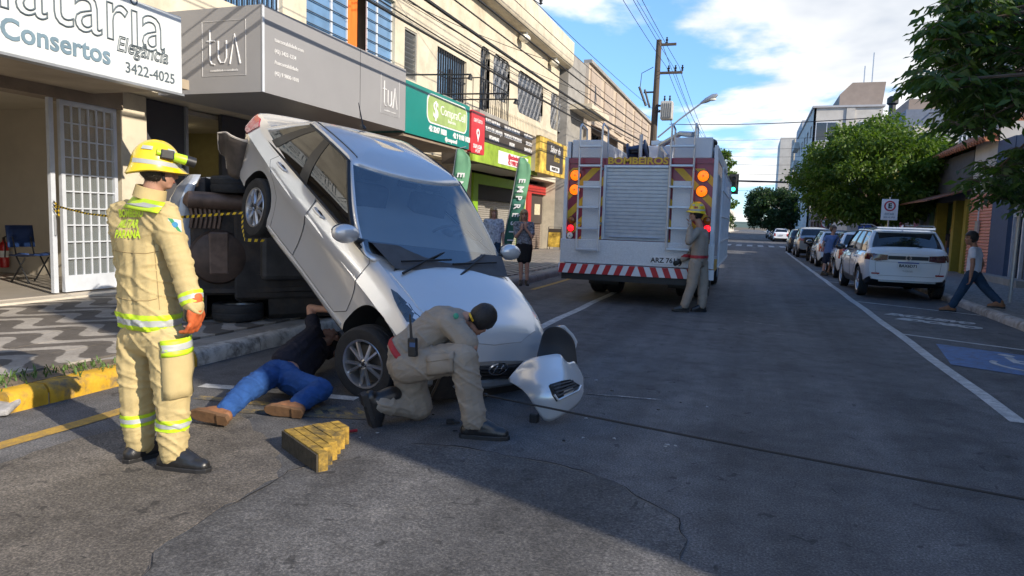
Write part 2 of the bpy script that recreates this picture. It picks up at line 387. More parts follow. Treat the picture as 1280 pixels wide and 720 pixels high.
for (a, b, c_, d_) in ((930, 402, 975, 408), (705, 490, 826, 500), (960, 417, 990, 420)):
    strip('faded_paint_scrape', [G(a, b), G((a+c_)/2, (b+d_)/2), G(c_, d_)], .035, M_pww)
# small shards of broken plastic on the road
M_shard = mat('plastic_shard', (.35, .36, .37), .5); M_blk = mat('black_plastic', (.018, .018, .019), .45, var=.2, bump=.05)
rs = random.Random(3)
for i in range(26):
    p = G(rs.uniform(430, 900), rs.uniform(470, 560)); s_ = rs.uniform(.008, .022); a = rs.uniform(0, 6)
    rt = Matrix.Rotation(a, 3, 'Z')
    o_ = mk('plastic_shard', MB().prism([p+rt @ V((s_, 0, .004)), p+rt @ V((-s_*.6, s_*.7, .004)), p+rt @ V((-s_*.5, -s_*.5, .004))], (0, 0, .005)), M_shard if i % 3 else M_blk)
    tag(o_, 'tiny broken plastic shard scattered on the asphalt near the crash', 'debris', 'shards of broken plastic on the road')
p = G(563, 530); o_ = mk('plastic_clip', MB().box(p+V((0, 0, .02)), (.06, .03, .035), Matrix.Rotation(.5, 3, 'Z')).cap(p+V((.03, 0, .02)), p+V((.06, .01, .018)), .012, .01), M_blk, sm=True, bevel=.004)
tag(o_, 'small black plastic clip lying behind the kneeling firefighter', 'debris')
# ---- left pavement
M_conc = mat('concrete', (.30, .28, .25), .9, var=.25, scale=3, bump=.3, bscale=60, world=True, dirt=.6, dcol=(.14, .12, .10))
M_soil = mat('soil', (.20, .15, .10), .95, var=.35, scale=9, bump=.8, bscale=50, world=True)
m, t, K, Q, P = custom('wave_paving'); M_wave = m
pos = K.new('ShaderNodeNewGeometry').outputs['Position']; sx = K.new('ShaderNodeSeparateXYZ')
dn = K.new('ShaderNodeVectorMath'); dn.operation = 'MULTIPLY_ADD'
nn = K.new('ShaderNodeTexNoise'); nn.inputs['Scale'].default_value = 14; Q.new(pos, nn.inputs['Vector'])
Q.new(nn.outputs['Color'], dn.inputs[0]); dn.inputs[1].default_value = (.05, .05, 0); Q.new(pos, dn.inputs[2]); Q.new(dn.outputs[0], sx.inputs[0])
def MM(op, a, b=None):
    n = K.new('ShaderNodeMath'); n.operation = op
    for i, q in enumerate((a, b)):
        if q is None: continue
        if isinstance(q, (int, float)): n.inputs[i].default_value = q
        else: Q.new(q, n.inputs[i])
    return n.outputs[0]
ph = MM('ADD', sx.outputs[1], MM('MULTIPLY', MM('SINE', MM('MULTIPLY', sx.outputs[0], 2*math.pi/.95)), .21))
fr_ = MM('FRACT', MM('DIVIDE', ph, .50))
c = N_ramp(K, Q, fr_, [(.0, (.44, .41, .37)), (.40, (.44, .41, .37)), (.44, (.15, .135, .12)), (.96, (.15, .135, .12)), (1.0, (.44, .41, .37))])
c = N_mix(K, Q, .85, c, N_ramp(K, Q, N_noise(K, Q, pos, 2.2, 8, .7), [(.3, (.55, .53, .5)), (.7, (1.12, 1.1, 1.06))]), 'MULTIPLY')
c = N_mix(K, Q, .7, c, N_ramp(K, Q, N_noise(K, Q, pos, 40, 4, .7), [(.3, (.7,)*3), (.7, (1.2,)*3)]), 'MULTIPLY')
Q.new(c, P.inputs['Base Color']); P.inputs['Roughness'].default_value = .8
bp = K.new('ShaderNodeBump'); bp.inputs['Strength'].default_value = .4; bp.inputs['Distance'].default_value = .005; Q.new(N_noise(K, Q, pos, 60, 5, .7), bp.inputs['Height']); Q.new(bp.outputs[0], P.inputs['Normal'])
pav = mk('pavement_left', MB().bx(KL-.15, -9.62, -14, 64, -.05, .135), M_conc); pav['kind'] = 'structure'
mk('dirt_verge', MB().prism([(KL-.16, 2.4, .137), (KL-.5, 2.4, .137), (KL-.47, 4.4, .137), (KL-.2, 4.95, .137)], (0, 0, .012)), M_soil)['kind'] = 'structure'
ts = .49; tb = MB(); tb.bx(-ts/2, ts/2, -ts/2, ts/2, -.012, .010)
tm = None
rs = random.Random(5); far = MB(); k = 0
for j in range(0, 62):
    for i in range(8):
        x = -5.65-i*.5; y = 2.25+j*.5
        if x > -5.62 and y < 4: pass
        if j < 36:
            if tm is None: tl = mk('paving_tile', tb, M_wave, pav, local=True); tm = tl.data
            else: tl = bpy.data.objects.new('paving_tile', tm); COL.objects.link(tl); tl.parent = pav
            tl.location = V((x, y, .147+rs.uniform(-.002, .003)))-pav.location
            tl.rotation_euler = (rs.uniform(-.004, .004), rs.uniform(-.004, .004), 0)
        else: far.bx(x-ts/2, x+ts/2, y-ts/2, y+ts/2, .135, .155)
o_ = mk('far_paving_tiles', far, M_wave, pav); o_['kind'] = 'stuff'
# kerb stones
M_kw = mat('kerb_white', (.50, .48, .44), .85, var=.2, scale=8, bump=.5, bscale=40, world=True, dirt=.95, dcol=(.12, .11, .10), dscale=6)
M_ky = mat('kerb_yellow', (.55, .32, .02), .65, var=.2, scale=8, bump=.8, bscale=25, world=True, dirt=1.0, dcol=(.14, .115, .08), dscale=5)
M_kg = mat('kerb_grey', (.26, .25, .23), .9, var=.25, scale=8, bump=.6, bscale=40, world=True, dirt=.5)
def kerb(name, x0, x1, ys, h, matf, label=None):
    kb = mk(name, MB().bx(x0+.01, x1-.01, ys[0], ys[-1], -.05, h*.55), M_conc); kb['kind'] = 'structure'
    r_ = random.Random(11)
    for a, b in zip(ys[:-1], ys[1:]):
        mb = MB(); rows = []; n = 10
        for i in range(n+1):
            y = a+.008+(b-a-.016)*i/n; q = [noise.noise(V((x0*3+s_, y*5, s_)))*.022 for s_ in range(5)]
            top = h+r_.uniform(-.003, .003); e = .02 if 0 < i < n else .03
            face = x1 if x1 > x0 else x1
            sgn = 1 if abs(x1-KL) < .02 else -1
            xf = x1 if sgn > 0 else x0; xb = x0 if sgn > 0 else x1
            rows.append([(xb, y, -.04), (xf, y, -.04), (xf+q[0], y, h*.5), (xf-sgn*.012+q[1], y, top-.03), (xf-sgn*.045+q[2]*.4, y, top+q[3]*.25), (xb, y, top)])
        mb.grid(rows, closed=True); mb.f += [tuple(range(6))[::-1], tuple(range(n*6, n*6+6))]; mb.m += [0, 0]
        s_ = mk('kerb_stone', mb, matf((a+b)/2), kb, sm=True, ang=50)
    return kb
yl = [3.42, 3.72, 4.42, 5.2, 6.1, 7.0, 7.9, 8.8]+[9.7+i*.95 for i in range(26)]
kerb('kerb_left', KL-.17, KL, yl, .148, lambda y: M_ky if y < 5.1 else (M_kw if y < 9.5 else M_kg))
M_krw0 = mat('kerb_fragment', (.34, .33, .32), .85, var=.3, scale=9, bump=.6, bscale=40)
o_ = mk('kerb_fragment', MB().box(G(6, 517)+V((0, 0, .05)), (.15, .24, .045), Matrix.Rotation(.22, 3, 'X') @ Matrix.Rotation(.5, 3, 'Z')), M_krw0, bevel=.015); tag(o_, 'broken grey kerb fragment lying before the yellow painted kerb', 'kerb stone')
# weed tufts on the verge
def grass(name, pts, n, h, label, seed=1):
    r_ = random.Random(seed); mb = MB()
    for _ in range(n):
        c = V(r_.choice(pts))+V((r_.gauss(0, .09), r_.gauss(0, .12), 0)); a = r_.uniform(0, 6.28); l = h*r_.uniform(.4, 1.1); d = V((math.cos(a), math.sin(a), 0)); s_ = V((-d.y, d.x, 0))*.006
        m_ = c+d*l*.35+V((0, 0, l*.7)); e = c+d*l*.8+V((0, 0, l*.85)); mb.add([c-s_, c+s_, m_+s_*.8, m_-s_*.8, e], [(0, 1, 2, 3), (3, 2, 4)])
    o = mk(name, mb, mat('weed', (.07, .13, .025), .7, var=.4, scale=20), fix=False); tag(o, label, 'weeds', kind='stuff'); return o
grass('weeds', [(-5.2, 3.6, .14), (-5.25, 3.9, .14), (-5.15, 4.15, .14), (-5.12, 4.3, .14)], 170, .09, 'small green weeds growing along the yellow kerb')
# ---- right pavement
M_rpav = mat('right_paving', (.22, .21, .20), .9, var=.5, scale=22, bump=.8, bscale=30, world=True, dirt=.6, dcol=(.09, .085, .08), dscale=5)
o_ = mk('pavement_right', MB().bx(KR+.15, 7.0, -30, 64, -.05, .12), M_rpav); o_['kind'] = 'structure'
yr = [8.0+i*.95 for i in range(30)]
M_krw = mat('kerb_right_paint', (.42, .39, .36), .85, var=.3, scale=6, bump=.5, bscale=40, world=True, dirt=.9, dcol=(.17, .13, .10), dscale=5)
kerb('kerb_right', KR, KR+.17, yr, .13, lambda y: M_krw)
mk('kerb_far', MB().bx(KR, KR+.17, 36.6, 64, -.05, .13), M_kg)['kind'] = 'structure'
mk('kerb_near', MB().bx(KR, KR+.17, -20, 7.9, -.05, .13), M_kg)['kind'] = 'structure'
mk('kerb_far', MB().bx(KL-.17, KL, 33.6, 64, -.05, .13), M_kg)['kind'] = 'structure'
for xx in (-1, 1):
    o_ = mk('pavement_far', MB().bx(*((KR, 40) if xx > 0 else (-40, KL)), 78, 300, -.05, .12), M_conc); o_['kind'] = 'structure'
# ================================================================== left building row
M_cream = mat('cream_render', (.60, .54, .42), .85, var=.10, scale=1.2, bump=.15, bscale=25, world=True, dirt=.55, dcol=(.33, .28, .21), dscale=1.1)
M_cream2 = mat('cream_interior', (.52, .47, .38), .8, var=.08, scale=1.5, world=True)
M_gconc = mat('grey_render', (.30, .29, .27), .85, var=.15, scale=1.5, bump=.2, bscale=20, world=True, dirt=.5, dcol=(.16, .15, .14))
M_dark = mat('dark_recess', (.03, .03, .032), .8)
M_soff = mat('soffit', (.40, .33, .24), .85, var=.15, scale=2, world=True)
M_metal = mat('grey_metal', (.42, .44, .46), .4, .6, var=.1, scale=10)
M_wbar = mat('white_bars', (.62, .66, .72), .45, .2, var=.08)
M_bbar = mat('black_bars', (.03, .032, .036), .5, .3)
M_dglass = mat('dark_glass', (.025, .03, .035), .06, var=.2, spec=.9)
M_bglass = mat('blue_glass', (.10, .22, .40), .05, var=.25, scale=1.5, spec=1.0)
def hglass(name, col, a):
    m = mat(name, col, .03, var=0, spec=.8, alpha=a); return m
M_cglass = hglass('clear_glass', (.35, .40, .42), .22)
def holed_wall(mb, X, y0, y1, z0, z1, holes, dp=.2, sgn=1, mi=0):
    """wall in the plane x=X facing sgn, rectangular holes with reveals going dp inward"""
    ys = sorted({y0, y1, *[h[0] for h in holes], *[h[1] for h in holes]}); zs = sorted({z0, z1, *[h[2] for h in holes], *[h[3] for h in holes]})
    ys = [y for y in ys if y0 <= y <= y1]; zs = [z for z in zs if z0 <= z <= z1]
    for a, b in zip(ys[:-1], ys[1:]):
        for c, d in zip(zs[:-1], zs[1:]):
            my, mz = (a+b)/2, (c+d)/2
            if any(h[0] < my < h[1] and h[2] < mz < h[3] for h in holes): continue
            q = [(X, a, c), (X, b, c), (X, b, d), (X, a, d)]
            mb.add(q, [(0, 1, 2, 3) if sgn > 0 else (3, 2, 1, 0)], mi)
    for a, b, c, d in holes:
        xi = X-sgn*dp
        for p, q in (((a, c), (b, c)), ((b, c), (b, d)), ((b, d), (a, d)), ((a, d), (a, c))):
            mb.add([(X, *p), (X, *q), (xi, *q), (xi, *p)], [(0, 1, 2, 3)], mi)
    return mb
def yz(px, py, X): p = AX(px, py, X); return p.y, p.z
UX, GX = -9.0, -9.5
def wrect(xl, xr, yt, yb, X=UX):
    a = AX(xl, yt, X); b = AX(xr, yt, X); c = AX(xl, yb, X); return [a.y, b.y, c.z, a.z]
WIN = {'A': [*wrect(383, 494, 30, 110)[:2], 4.75, 6.95], 'Z': [9.4, 11.9, 5.15, 6.9], 'B': wrect(506, 522, 33, 97), 'C': wrect(547, 584, 57, 116),
       'D1': wrect(601, 613, 55, 143), 'D2': wrect(617, 638, 68, 122), 'D3': wrect(648, 680, 86, 140), 'D4': wrect(689, 706, 114, 152)}
WIN['D4'][2] = WIN['D3'][2]; WIN['D4'][3] = WIN['D3'][3]; WIN['D2'][3] = WIN['D3'][3]
bl = empty('commercial_building', (UX, 14, 0)); tag(bl, 'long cream two storey commercial building with barred windows over the shops', 'building')
mb = MB(); holed_wall(mb, UX, -10, 32.4, 3.3, 8.72, list(WIN.values()), .22); mb.bx(-20, UX-.6, -10, 32.4, 3.32, 8.7)
mb.add([(UX-.01, -10, 3.3), (UX-.01, 32.4, 3.3), (-20, 32.4, 3.3), (-20, -10, 3.3)], [(0, 1, 2, 3)])
mb.add([(UX, 32.4, 0), (UX-12, 32.4, 0), (UX-12, 32.4, 8.72), (UX, 32.4, 8.72)], [(0, 1, 2, 3)])
mk('wall', mb, M_cream, bl, fix=False)
# parapet fascia with rounded lower edge
rows = []
for y in (-10, 32.2, 32.9):
    k_ = 0 if y < 32.5 else .5
    rows.append([(UX-.02, y, 8.7), (-8.62, y, 8.7), (-8.50, y, 8.76+k_*.1), (-8.46, y, 8.9+k_*.2), (-8.46, y, 9.88), (-8.52, y, 9.94), (-8.8, y, 9.94), (-8.8, y, 9.3), (-12, y, 9.3)])
mk('parapet', MB().grid(rows), M_cream, bl, sm=True, ang=50, fix=False)
def muntins(par, h, X, nv, nh, ma, r=.014, name='bar'):
    mb = MB(); a, b, c, d = h
    for i in range(1, nv): y = a+(b-a)*i/nv; mb.bx(X-r, X+r, y-r, y+r, c, d)
    for j in range(1, nh): z = c+(d-c)*j/nh; mb.bx(X-r*.7, X+r*.7, a, b, z-r*.7, z+r*.7)
    return mk(name, mb, ma, par) if mb.f else None
def frame_ring(par, h, X, wd, dp, ma, name='frame', rad=0):
    a, b, c, d = h; mb = MB()
    if rad:
        n = 7; inn = []
        for cy, cz, s0 in ((b-rad, d-rad, 0), (a+rad, d-rad, 90), (a+rad, c+rad, 180), (b-rad, c+rad, 270)):
            for i in range(n): q = R(s0+90*i/(n-1)); inn.append((cy+rad*math.cos(q), cz+rad*math.sin(q)))
        oc = [(b, d), (a, d), (a, c), (b, c)]
        k = len(inn)
        P = [(X, *p) for p in inn]+[(X-dp, *p) for p in inn]+[(X, *p) for p in oc]
        fs = [(i, (i+1) % k, k+(i+1) % k, k+i) for i in range(k)]
        for q in range(4):
            for i in range(n-1): fs.append((q*n+i, q*n+i+1, 2*k+q))
            fs.append((q*n+n-1, ((q+1) % 4)*n, 2*k+(q+1) % 4, 2*k+q))
        mb.add(P, fs)
    else:
        mb.bx(X-dp, X, a, a+wd, c, d); mb.bx(X-dp, X, b-wd, b, c, d); mb.bx(X-dp, X, a+wd, b-wd, d-wd, d); mb.bx(X-dp, X, a+wd, b-wd, c, c+wd)
    return mk(name, mb, ma, par)
def pane(par, h, X, ma, name='window', dp=.02):
    a, b, c, d = h; return mk(name, MB().bx(X-dp, X, a, b, c, d), ma, par)
# window A: five panes, middle one open on an orange curtain
A = WIN['A']; ed = [AX(x, 50, UX-.12).y for x in (383, 413, 433, 457, 470, 495)]; ed[0] = A[0]; ed[-1] = A[1]
M_orange = mat('orange_curtain', (.75, .17, .02), .8, var=.25, scale=3, stretch=(1, 6, .3))
for i in range(5):
    h = [ed[i], ed[i+1], A[2], A[3]]
    if i == 2:
        mbc = MB(); mbc.grid([[(UX-.48+.05*math.sin(j*1.9), h[0]-.3+(h[1]-h[0]+.6)*j/16, z) for j in range(17)] for z in (A[2], A[3]+.3)]); mk('curtain', mbc, M_orange, bl, sm=True, fix=False)
        continue
    wn = pane(bl, h, UX-.12, M_bglass); frame_ring(wn, h, UX-.09, .035, .05, M_wbar); muntins(wn, h, UX-.085, 1, 9, M_bbar, .012)
mk('window_sill', MB().bx(UX-.02, UX+.05, A[0]-.05, A[1]+.05, A[2]-.1, A[2]-.002), M_gconc, bl)
wn = pane(bl, WIN['Z'], UX-.14, M_bglass); muntins(wn, WIN['Z'], UX-.04, 18, 2, M_bbar, .012); frame_ring(wn, WIN['Z'], UX-.09, .04, .06, M_wbar)
# window B: louvred vent
B = WIN['B']; wn = pane(bl, B, UX-.18, M_dark); frame_ring(wn, B, UX-.02, .05, .14, M_gconc)
for i in range(9):
    z = B[2]+.1+(B[3]-B[2]-.15)*i/9
    mk('louvre', MB().box((UX-.09, (B[0]+B[1])/2, z+.03), (.16, B[1]-B[0]-.1, .012), Matrix.Rotation(-.7, 3, 'Y')), M_metal, wn)
C_ = WIN['C']; wn = pane(bl, C_, UX-.16, M_bglass); frame_ring(wn, C_, UX-.08, .05, .07, M_gconc); muntins(wn, C_, UX-.04, 13, 2, M_bbar, .02)
muntins(wn, [C_[0], C_[1], C_[2], C_[3]-.45], UX-.1, 2, 1, M_bbar, .06, 'mullion'); mk('window_sill', MB().bx(UX-.02, UX+.06, C_[0]-.05, C_[1]+.05, C_[2]-.09, C_[2]-.002), M_gconc, bl)
for kx in ('D1', 'D2', 'D3', 'D4'):
    h = WIN[kx]; wn = pane(bl, h, UX-.17, mat('dim_glass', (.03, .05, .085), .08, var=.4, scale=3, spec=.8)); frame_ring(wn, h, UX+.004, .05, .16, M_cream, rad=.32 if kx != 'D1' else .3)
    # ornamental grille: wavy verticals
    mb = MB(); nv = max(4, int((h[1]-h[0])/.16))
    for i in range(1, nv):
        y = h[0]+(h[1]-h[0])*i/nv; mb.tube([(UX-.05, y+.035*math.sin(z_*5+i*2.1), h[2]+.03+(h[3]-h[2]-.06)*z_/12) for z_ in range(13)], .016, 4)
    for j in range(1, 4): z = h[2]+(h[3]-h[2])*j/4; mb.bx(UX-.06, UX-.045, h[0], h[1], z-.012, z+.012)
    mk('grille', mb, mat('grille_grey', (.16, .17, .19), .5, .2) if kx != 'D1' else M_bbar, wn)
# ribbed cladding below the rounded windows
mb = MB(); y = WIN['D2'][0]
while y < 32.2: mb.bx(UX+.002, UX+.03, y, y+.10, 4.6, WIN['D3'][2]-.2); y += .2
o_ = mk('ribbed_cladding', mb, M_cream, bl); o_['kind'] = 'stuff'
# balcony
by0, by1 = AX(600, 158, -8.0).y, AX(636, 160, -8.0).y
bz0, bz1 = AX(636, 172, -8.0).z, AX(636, 152, -8.0).z
bal = mk('balcony', MB().bx(UX+.002, -8.0, by0, by1, bz0, bz1), M_gconc, bl, bevel=.02)
mb = MB(); zt = bz1+.95
for i in range(15): y = by0+.03+(by1-by0-.06)*i/14; mb.tube([(-8.03, y, bz1), (-8.03, y, zt)], .011, 5)
for i in range(5): x = UX+.05+(.9)*i/4; mb.tube([(x, by0+.03, bz1), (x, by0+.03, zt)], .011, 5); mb.tube([(x, by1-.03, bz1), (x, by1-.03, zt)], .011, 5)
mb.tube([(UX, by0+.03, zt), (-8.03, by0+.03, zt), (-8.03, by1-.03, zt), (UX, by1-.03, zt)], .02, 6)
mk('railing', mb, M_bbar, bal)
# ---- ground floor
M_brown = mat('brown_beam', (.25, .20, .15), .8, var=.2, scale=3, world=True)
mb = MB(); mb.bx(GX-.3, GX, -10, 2.2, .1, 3.29); mk('wall', mb, M_cream, bl)
mk('pillar', MB().bx(GX-.35, GX+.02, 8.52, 9.02, .1, 3.29), M_cream, bl)
mk('pillar', MB().bx(GX-.4, GX, 12.9, 13.5, .1, 3.29), M_cream, bl)
mk('pillar', MB().bx(GX-.4, GX, 17.3, 17.8, .1, 3.29), M_cream, bl)
# shop one interior
shop = mk('shop_floor', MB().bx(-15, GX+.05, 2.2, 9.3, .1, .2), mat('shop_floor', (.36, .33, .29), .4, var=.1, scale=2, world=True), bl)
mk('doorstep', MB().bx(GX+.05, GX+.32, 2.2, 9.1, .1, .185), mat('step', (.55, .50, .42), .7, var=.1, world=True), bl)
mk('interior_wall', MB().bx(-15, GX-.35, 9.3, 9.45, .1, 3.29).bx(-15.2, -15, 2.2, 9.45, .1, 3.29).bx(-15, GX-.3, 2.05, 2.2, .1, 3.29), M_cream2, bl)
mk('beam', MB().bx(GX-.25, GX+.08, 2.2, 8.52, 3.0, 3.29), M_brown, bl)
mk('ceiling', MB().bx(-15, GX-.25, 2.2, 9.3, 3.2, 3.29), M_cream2, bl)
mk('canopy', MB().bx(GX+.08, -7.62, 1.5, 8.0, 3.16, 3.29), M_soff, bl)
# barred glass sliding door
dl = [yz(62, 240, GX)[0], yz(146, 240, GX)[0], .22, 3.0]
dr = empty('sliding_door', (GX, dl[0], .2)); tag(dr, 'pale blue metal shop door with a grid of bars and glass', 'door')
mb = MB(); mb.bx(GX-.03, GX+.03, dl[0], dl[0]+.07, dl[2], dl[3]); mb.bx(GX-.03, GX+.03, dl[0]+.17, dl[0]+.23, dl[2], dl[3]); mb.bx(GX-.03, GX+.03, dl[1]-.06, dl[1], dl[2], dl[3]); mb.bx(GX-.03, GX+.03, dl[0]+.23, dl[1]-.06, dl[3]-.07, dl[3]); mk('frame', mb, M_wbar, dr)
mk('kick_plate', MB().bx(GX-.02, GX+.02, dl[0]+.23, dl[1]-.06, dl[2], dl[2]+.24), M_wbar, dr)
for i in range(1, 6): y = dl[0]+.23+(dl[1]-.29-dl[0])*i/6; mk('bar', MB().bx(GX-.012, GX+.012, y-.012, y+.012, dl[2]+.24, dl[3]-.07), M_wbar, dr)
for j in range(1, 10): z = dl[2]+.24+(dl[3]-dl[2]-.31)*j/10; mk('bar', MB().bx(GX-.009, GX+.016, dl[0]+.23, dl[1]-.06, z-.010, z+.010), M_wbar, dr)
mk('glass', MB().bx(GX-.025, GX-.019, dl[0]+.23, dl[1]-.06, dl[2]+.24, dl[3]-.07), M_cglass, dr)
mk('handle', MB().bx(GX+.03, GX+.06, dl[0]+.02, dl[0]+.05, 1.05, 1.35), M_metal, dr, bevel=.008)
# waiting chair inside
ch = empty('waiting_chair', (-11.2, 8.3, .2)); tag(ch, 'blue plastic waiting chair with black legs inside the open shop', 'chair')
M_navy = mat('navy_plastic', (.02, .05, .16), .45)
sm_ = MB()
sm_.grid([[(-11.2+dx, 8.3+dy, .64+.03*abs(dy*4)**2+(-.02 if dx < 0 else .01)) for dy in (-.23, -.12, 0, .12, .23)] for dx in (-.22, -.1, 0, .1, .22)])
so = mk('seat', sm_, M_navy, ch, sm=True, fix=False); so.modifiers.new('s', 'SOLIDIFY').thickness = .025
bk = MB(); bk.grid([[(-11.42+.05*(1-(dy/.23)**2)*-1-.05*k_, 8.3+dy, .78+k_*.36) for dy in (-.22, -.11, 0, .11, .22)] for k_ in (0, .5, 1)])
bo = mk('backrest', bk, M_navy, ch, sm=True, fix=False); bo.modifiers.new('s', 'SOLIDIFY').thickness = .025
for s_ in (-1, 1):
    mk('leg', MB().tube([(-11.02, 8.3+s_*.2, .2), (-11.3, 8.3+s_*.2, .64)], .013, 6), M_bbar, ch)
    mk('leg', MB().tube([(-11.44, 8.3+s_*.2, .2), (-11.1, 8.3+s_*.2, .62)], .013, 6), M_bbar, ch)
    mk('back_support', MB().tube([(-11.36, 8.3+s_*.15, .62), (-11.44, 8.3+s_*.15, .95)], .012, 6), M_bbar, ch)
# extinguisher and its sign
q = AY(5, 312, 9.16); M_red = mat('red_paint', (.45, .012, .015), .35, var=.1, coat=.3)
ex = empty('fire_extinguisher', (q.x, 9.16, .3)); tag(ex, 'red fire extinguisher hung low on the shop wall', 'extinguisher')
mk('cylinder', MB().lathe([(0, .0), (.07, .01), (.075, .05), (.075, .40), (.05, .47), (.025, .49), (.025, .52), (0, .52)], (q.x, 9.16, .3)), M_red, ex, sm=True)
mk('valve', MB().box((q.x, 9.16, .84), (.03, .03, .05)).tube([(q.x, 9.16, .86), (q.x+.10, 9.14, .89)], .012, 6), M_blk, ex); mk('hose', MB().tube([(q.x+.02, 9.14, .83), (q.x+.10, 9.12, .75), (q.x+.10, 9.1, .5)], .012, 6), M_blk, ex)
mk('label_band', MB().lathe([(.0762, .2), (.0762, .32)], (q.x, 9.16, .3)), mat('paper_white', (.7, .7, .68), .6), ex); mk('bracket', MB().bx(q.x-.03, q.x+.03, 9.22, 9.30, .55, .6), M_metal, ex)
sgx = AY(7, 127, 9.29); sg = empty('extinguisher_sign', (sgx.x, 9.29, sgx.z-.12)); tag(sg, 'small red extinguisher sign on the beige shop wall', 'sign')
mk('panel', MB().bx(sgx.x-.09, sgx.x+.09, 9.285, 9.298, sgx.z-.14, sgx.z+.14), M_red, sg); mk('pictogram', MB().bx(sgx.x-.02, sgx.x+.02, 9.28, 9.286, sgx.z-.08, sgx.z+.07).bx(sgx.x-.07, sgx.x+.07, 9.28, 9.286, sgx.z-.13, sgx.z-.10), MATS['paper_white'], sg)
# shop two front: dark panels, olive opening
M_char = mat('charcoal_panel', (.075, .075, .082), .5, var=.08, scale=2)
M_olive = mat('olive_wall', (.16, .14, .06), .8)
ya = yz(171, 200, GX-.15)[0]; yb_ = yz(229, 200, GX-.15)[0]; yc = yz(276, 200, GX-.15)[0]
mk('shop_panel', MB().bx(GX-.2, GX-.12, 9.02, yb_, .12, 3.29), M_char, bl); mk('shop_panel', MB().bx(GX-.2, GX-.12, yc, 12.9, .12, 3.29), M_char, bl)
mk('jamb', MB().bx(GX-.22, GX-.08, yb_, yb_+.06, .12, 3.29), M_metal, bl)
mk('interior_wall', MB().bx(-14, -13.8, 9.02, 12.9, .1, 3.29).bx(-13.8, GX-.4, 12.8, 12.9, .1, 3.29).bx(-14, GX-.35, 9.46, 9.5, .1, 3.29), M_olive, bl); mk('shop_floor', MB().bx(-14, GX, 9.46, 12.9, .1, .17), M_gconc, bl)
M_tube = mat('ceiling_tube', (1, .85, .55), emit=6.0, var=0); mk('ceiling', MB().bx(-13.8, GX-.3, 9.5, 12.8, 3.2, 3.28), M_cream2, bl)
lp = empty('ceiling_lamp', (-11.4, 11.2, 3.12)); tag(lp, 'glowing warm ceiling lamp inside the olive shop', 'lamp'); mk('diffuser', MB().box((-11.4, 11.2, 3.15), (.5, .3, .06)), M_tube, lp)
mk('base', MB().box((-11.4, 11.2, 3.19), (.54, .34, .03)), M_wbar, lp)
# hidden stretch and further shops
mk('shop_shutter', MB().bx(GX-.3, GX-.2, 13.5, 17.3, .12, 3.29), mat('brown_shutter', (.20, .13, .08), .7, var=.2), bl)
M_lime = mat('lime_paint', (.22, .42, .02), .5, var=.08); M_redw = mat('red_wall', (.42, .03, .025), .6, var=.1, scale=3); M_shut = mat('steel_shutter', (.33, .31, .28), .5, .3, var=.1)
def slats(par, X, a, b, c, d, ma, n, name='shutter_slat', joined=True):
    mb = MB(); st = (d-c)/n
    for i in range(n):
        z = c+i*st
        mb.add([(X-.02, a, z), (X-.02, b, z), (X+.01, b, z+st*.35), (X+.01, a, z+st*.35), (X-.02, b, z+st), (X-.02, a, z+st)], [(0, 1, 2, 3), (3, 2, 4, 5)])
    return mk(name, mb, ma, par, fix=False)
l0, l1 = yz(590, 260, GX)[0], yz(655, 260, GX)[0]
for a in (l0, l1-.45): mk('lime_post', MB().bx(GX-.25, GX+.04, a, a+.45, .12, 3.1), M_lime, bl)
mk('lime_lintel', MB().bx(GX-.25, GX+.035, l0+.45, l1-.45, 2.75, 3.1), M_lime, bl)
slats(bl, GX-.18, l0+.45, l1-.45, .14, 2.2, M_shut, 26, 'roller_shutter'); mk('shutter_box', MB().bx(GX-.22, GX-.1, l0+.45, l1-.45, 2.2, 2.75), M_dark, bl)
r0, r1 = yz(658, 270, GX)[0], yz(708, 270, GX)[0]
for a in (r0, r1-.7): mk('red_post', MB().bx(GX-.25, GX+.04, a, a+.55, .12, 3.1), M_redw, bl)
mk('red_lintel', MB().bx(GX-.25, GX+.035, r0+.55, r1-.7, 2.7, 3.1), M_redw, bl)
slats(bl, GX-.18, r0+.55, r1-.7, .14, 1.35, mat('brown_steel', (.17, .13, .11), .5, .2, var=.1), 14, 'roller_shutter')
M_dkb = mat('dark_brown_door', (.055, .042, .038), .5, var=.1)
md = (r0+.55+r1-.7)/2
for a, b in ((r0+.55, md-.02), (md+.02, r1-.7)):
    dd = mk('door', MB().bx(GX-.2, GX-.12, a, b, 1.35, 2.7), M_dkb, bl); mk('notice', MB().bx(GX-.12, GX-.11, a+(b-a)*.35, a+(b-a)*.65, 1.75, 2.25), mat('notice_paper', (.55, .48, .33), .7, var=.2, scale=12), dd)
for a_, b_ in ((l1, r0), (17.8, l0), (r1-.15, 32.4)): mk('wall', MB().bx(GX-.4, GX-.05, a_, b_, .12, 3.29), M_cream, bl)
mk('ground_floor_back', MB().bx(-16, GX-.45, 13.0, 33, .1, 3.29), M_dark, bl)
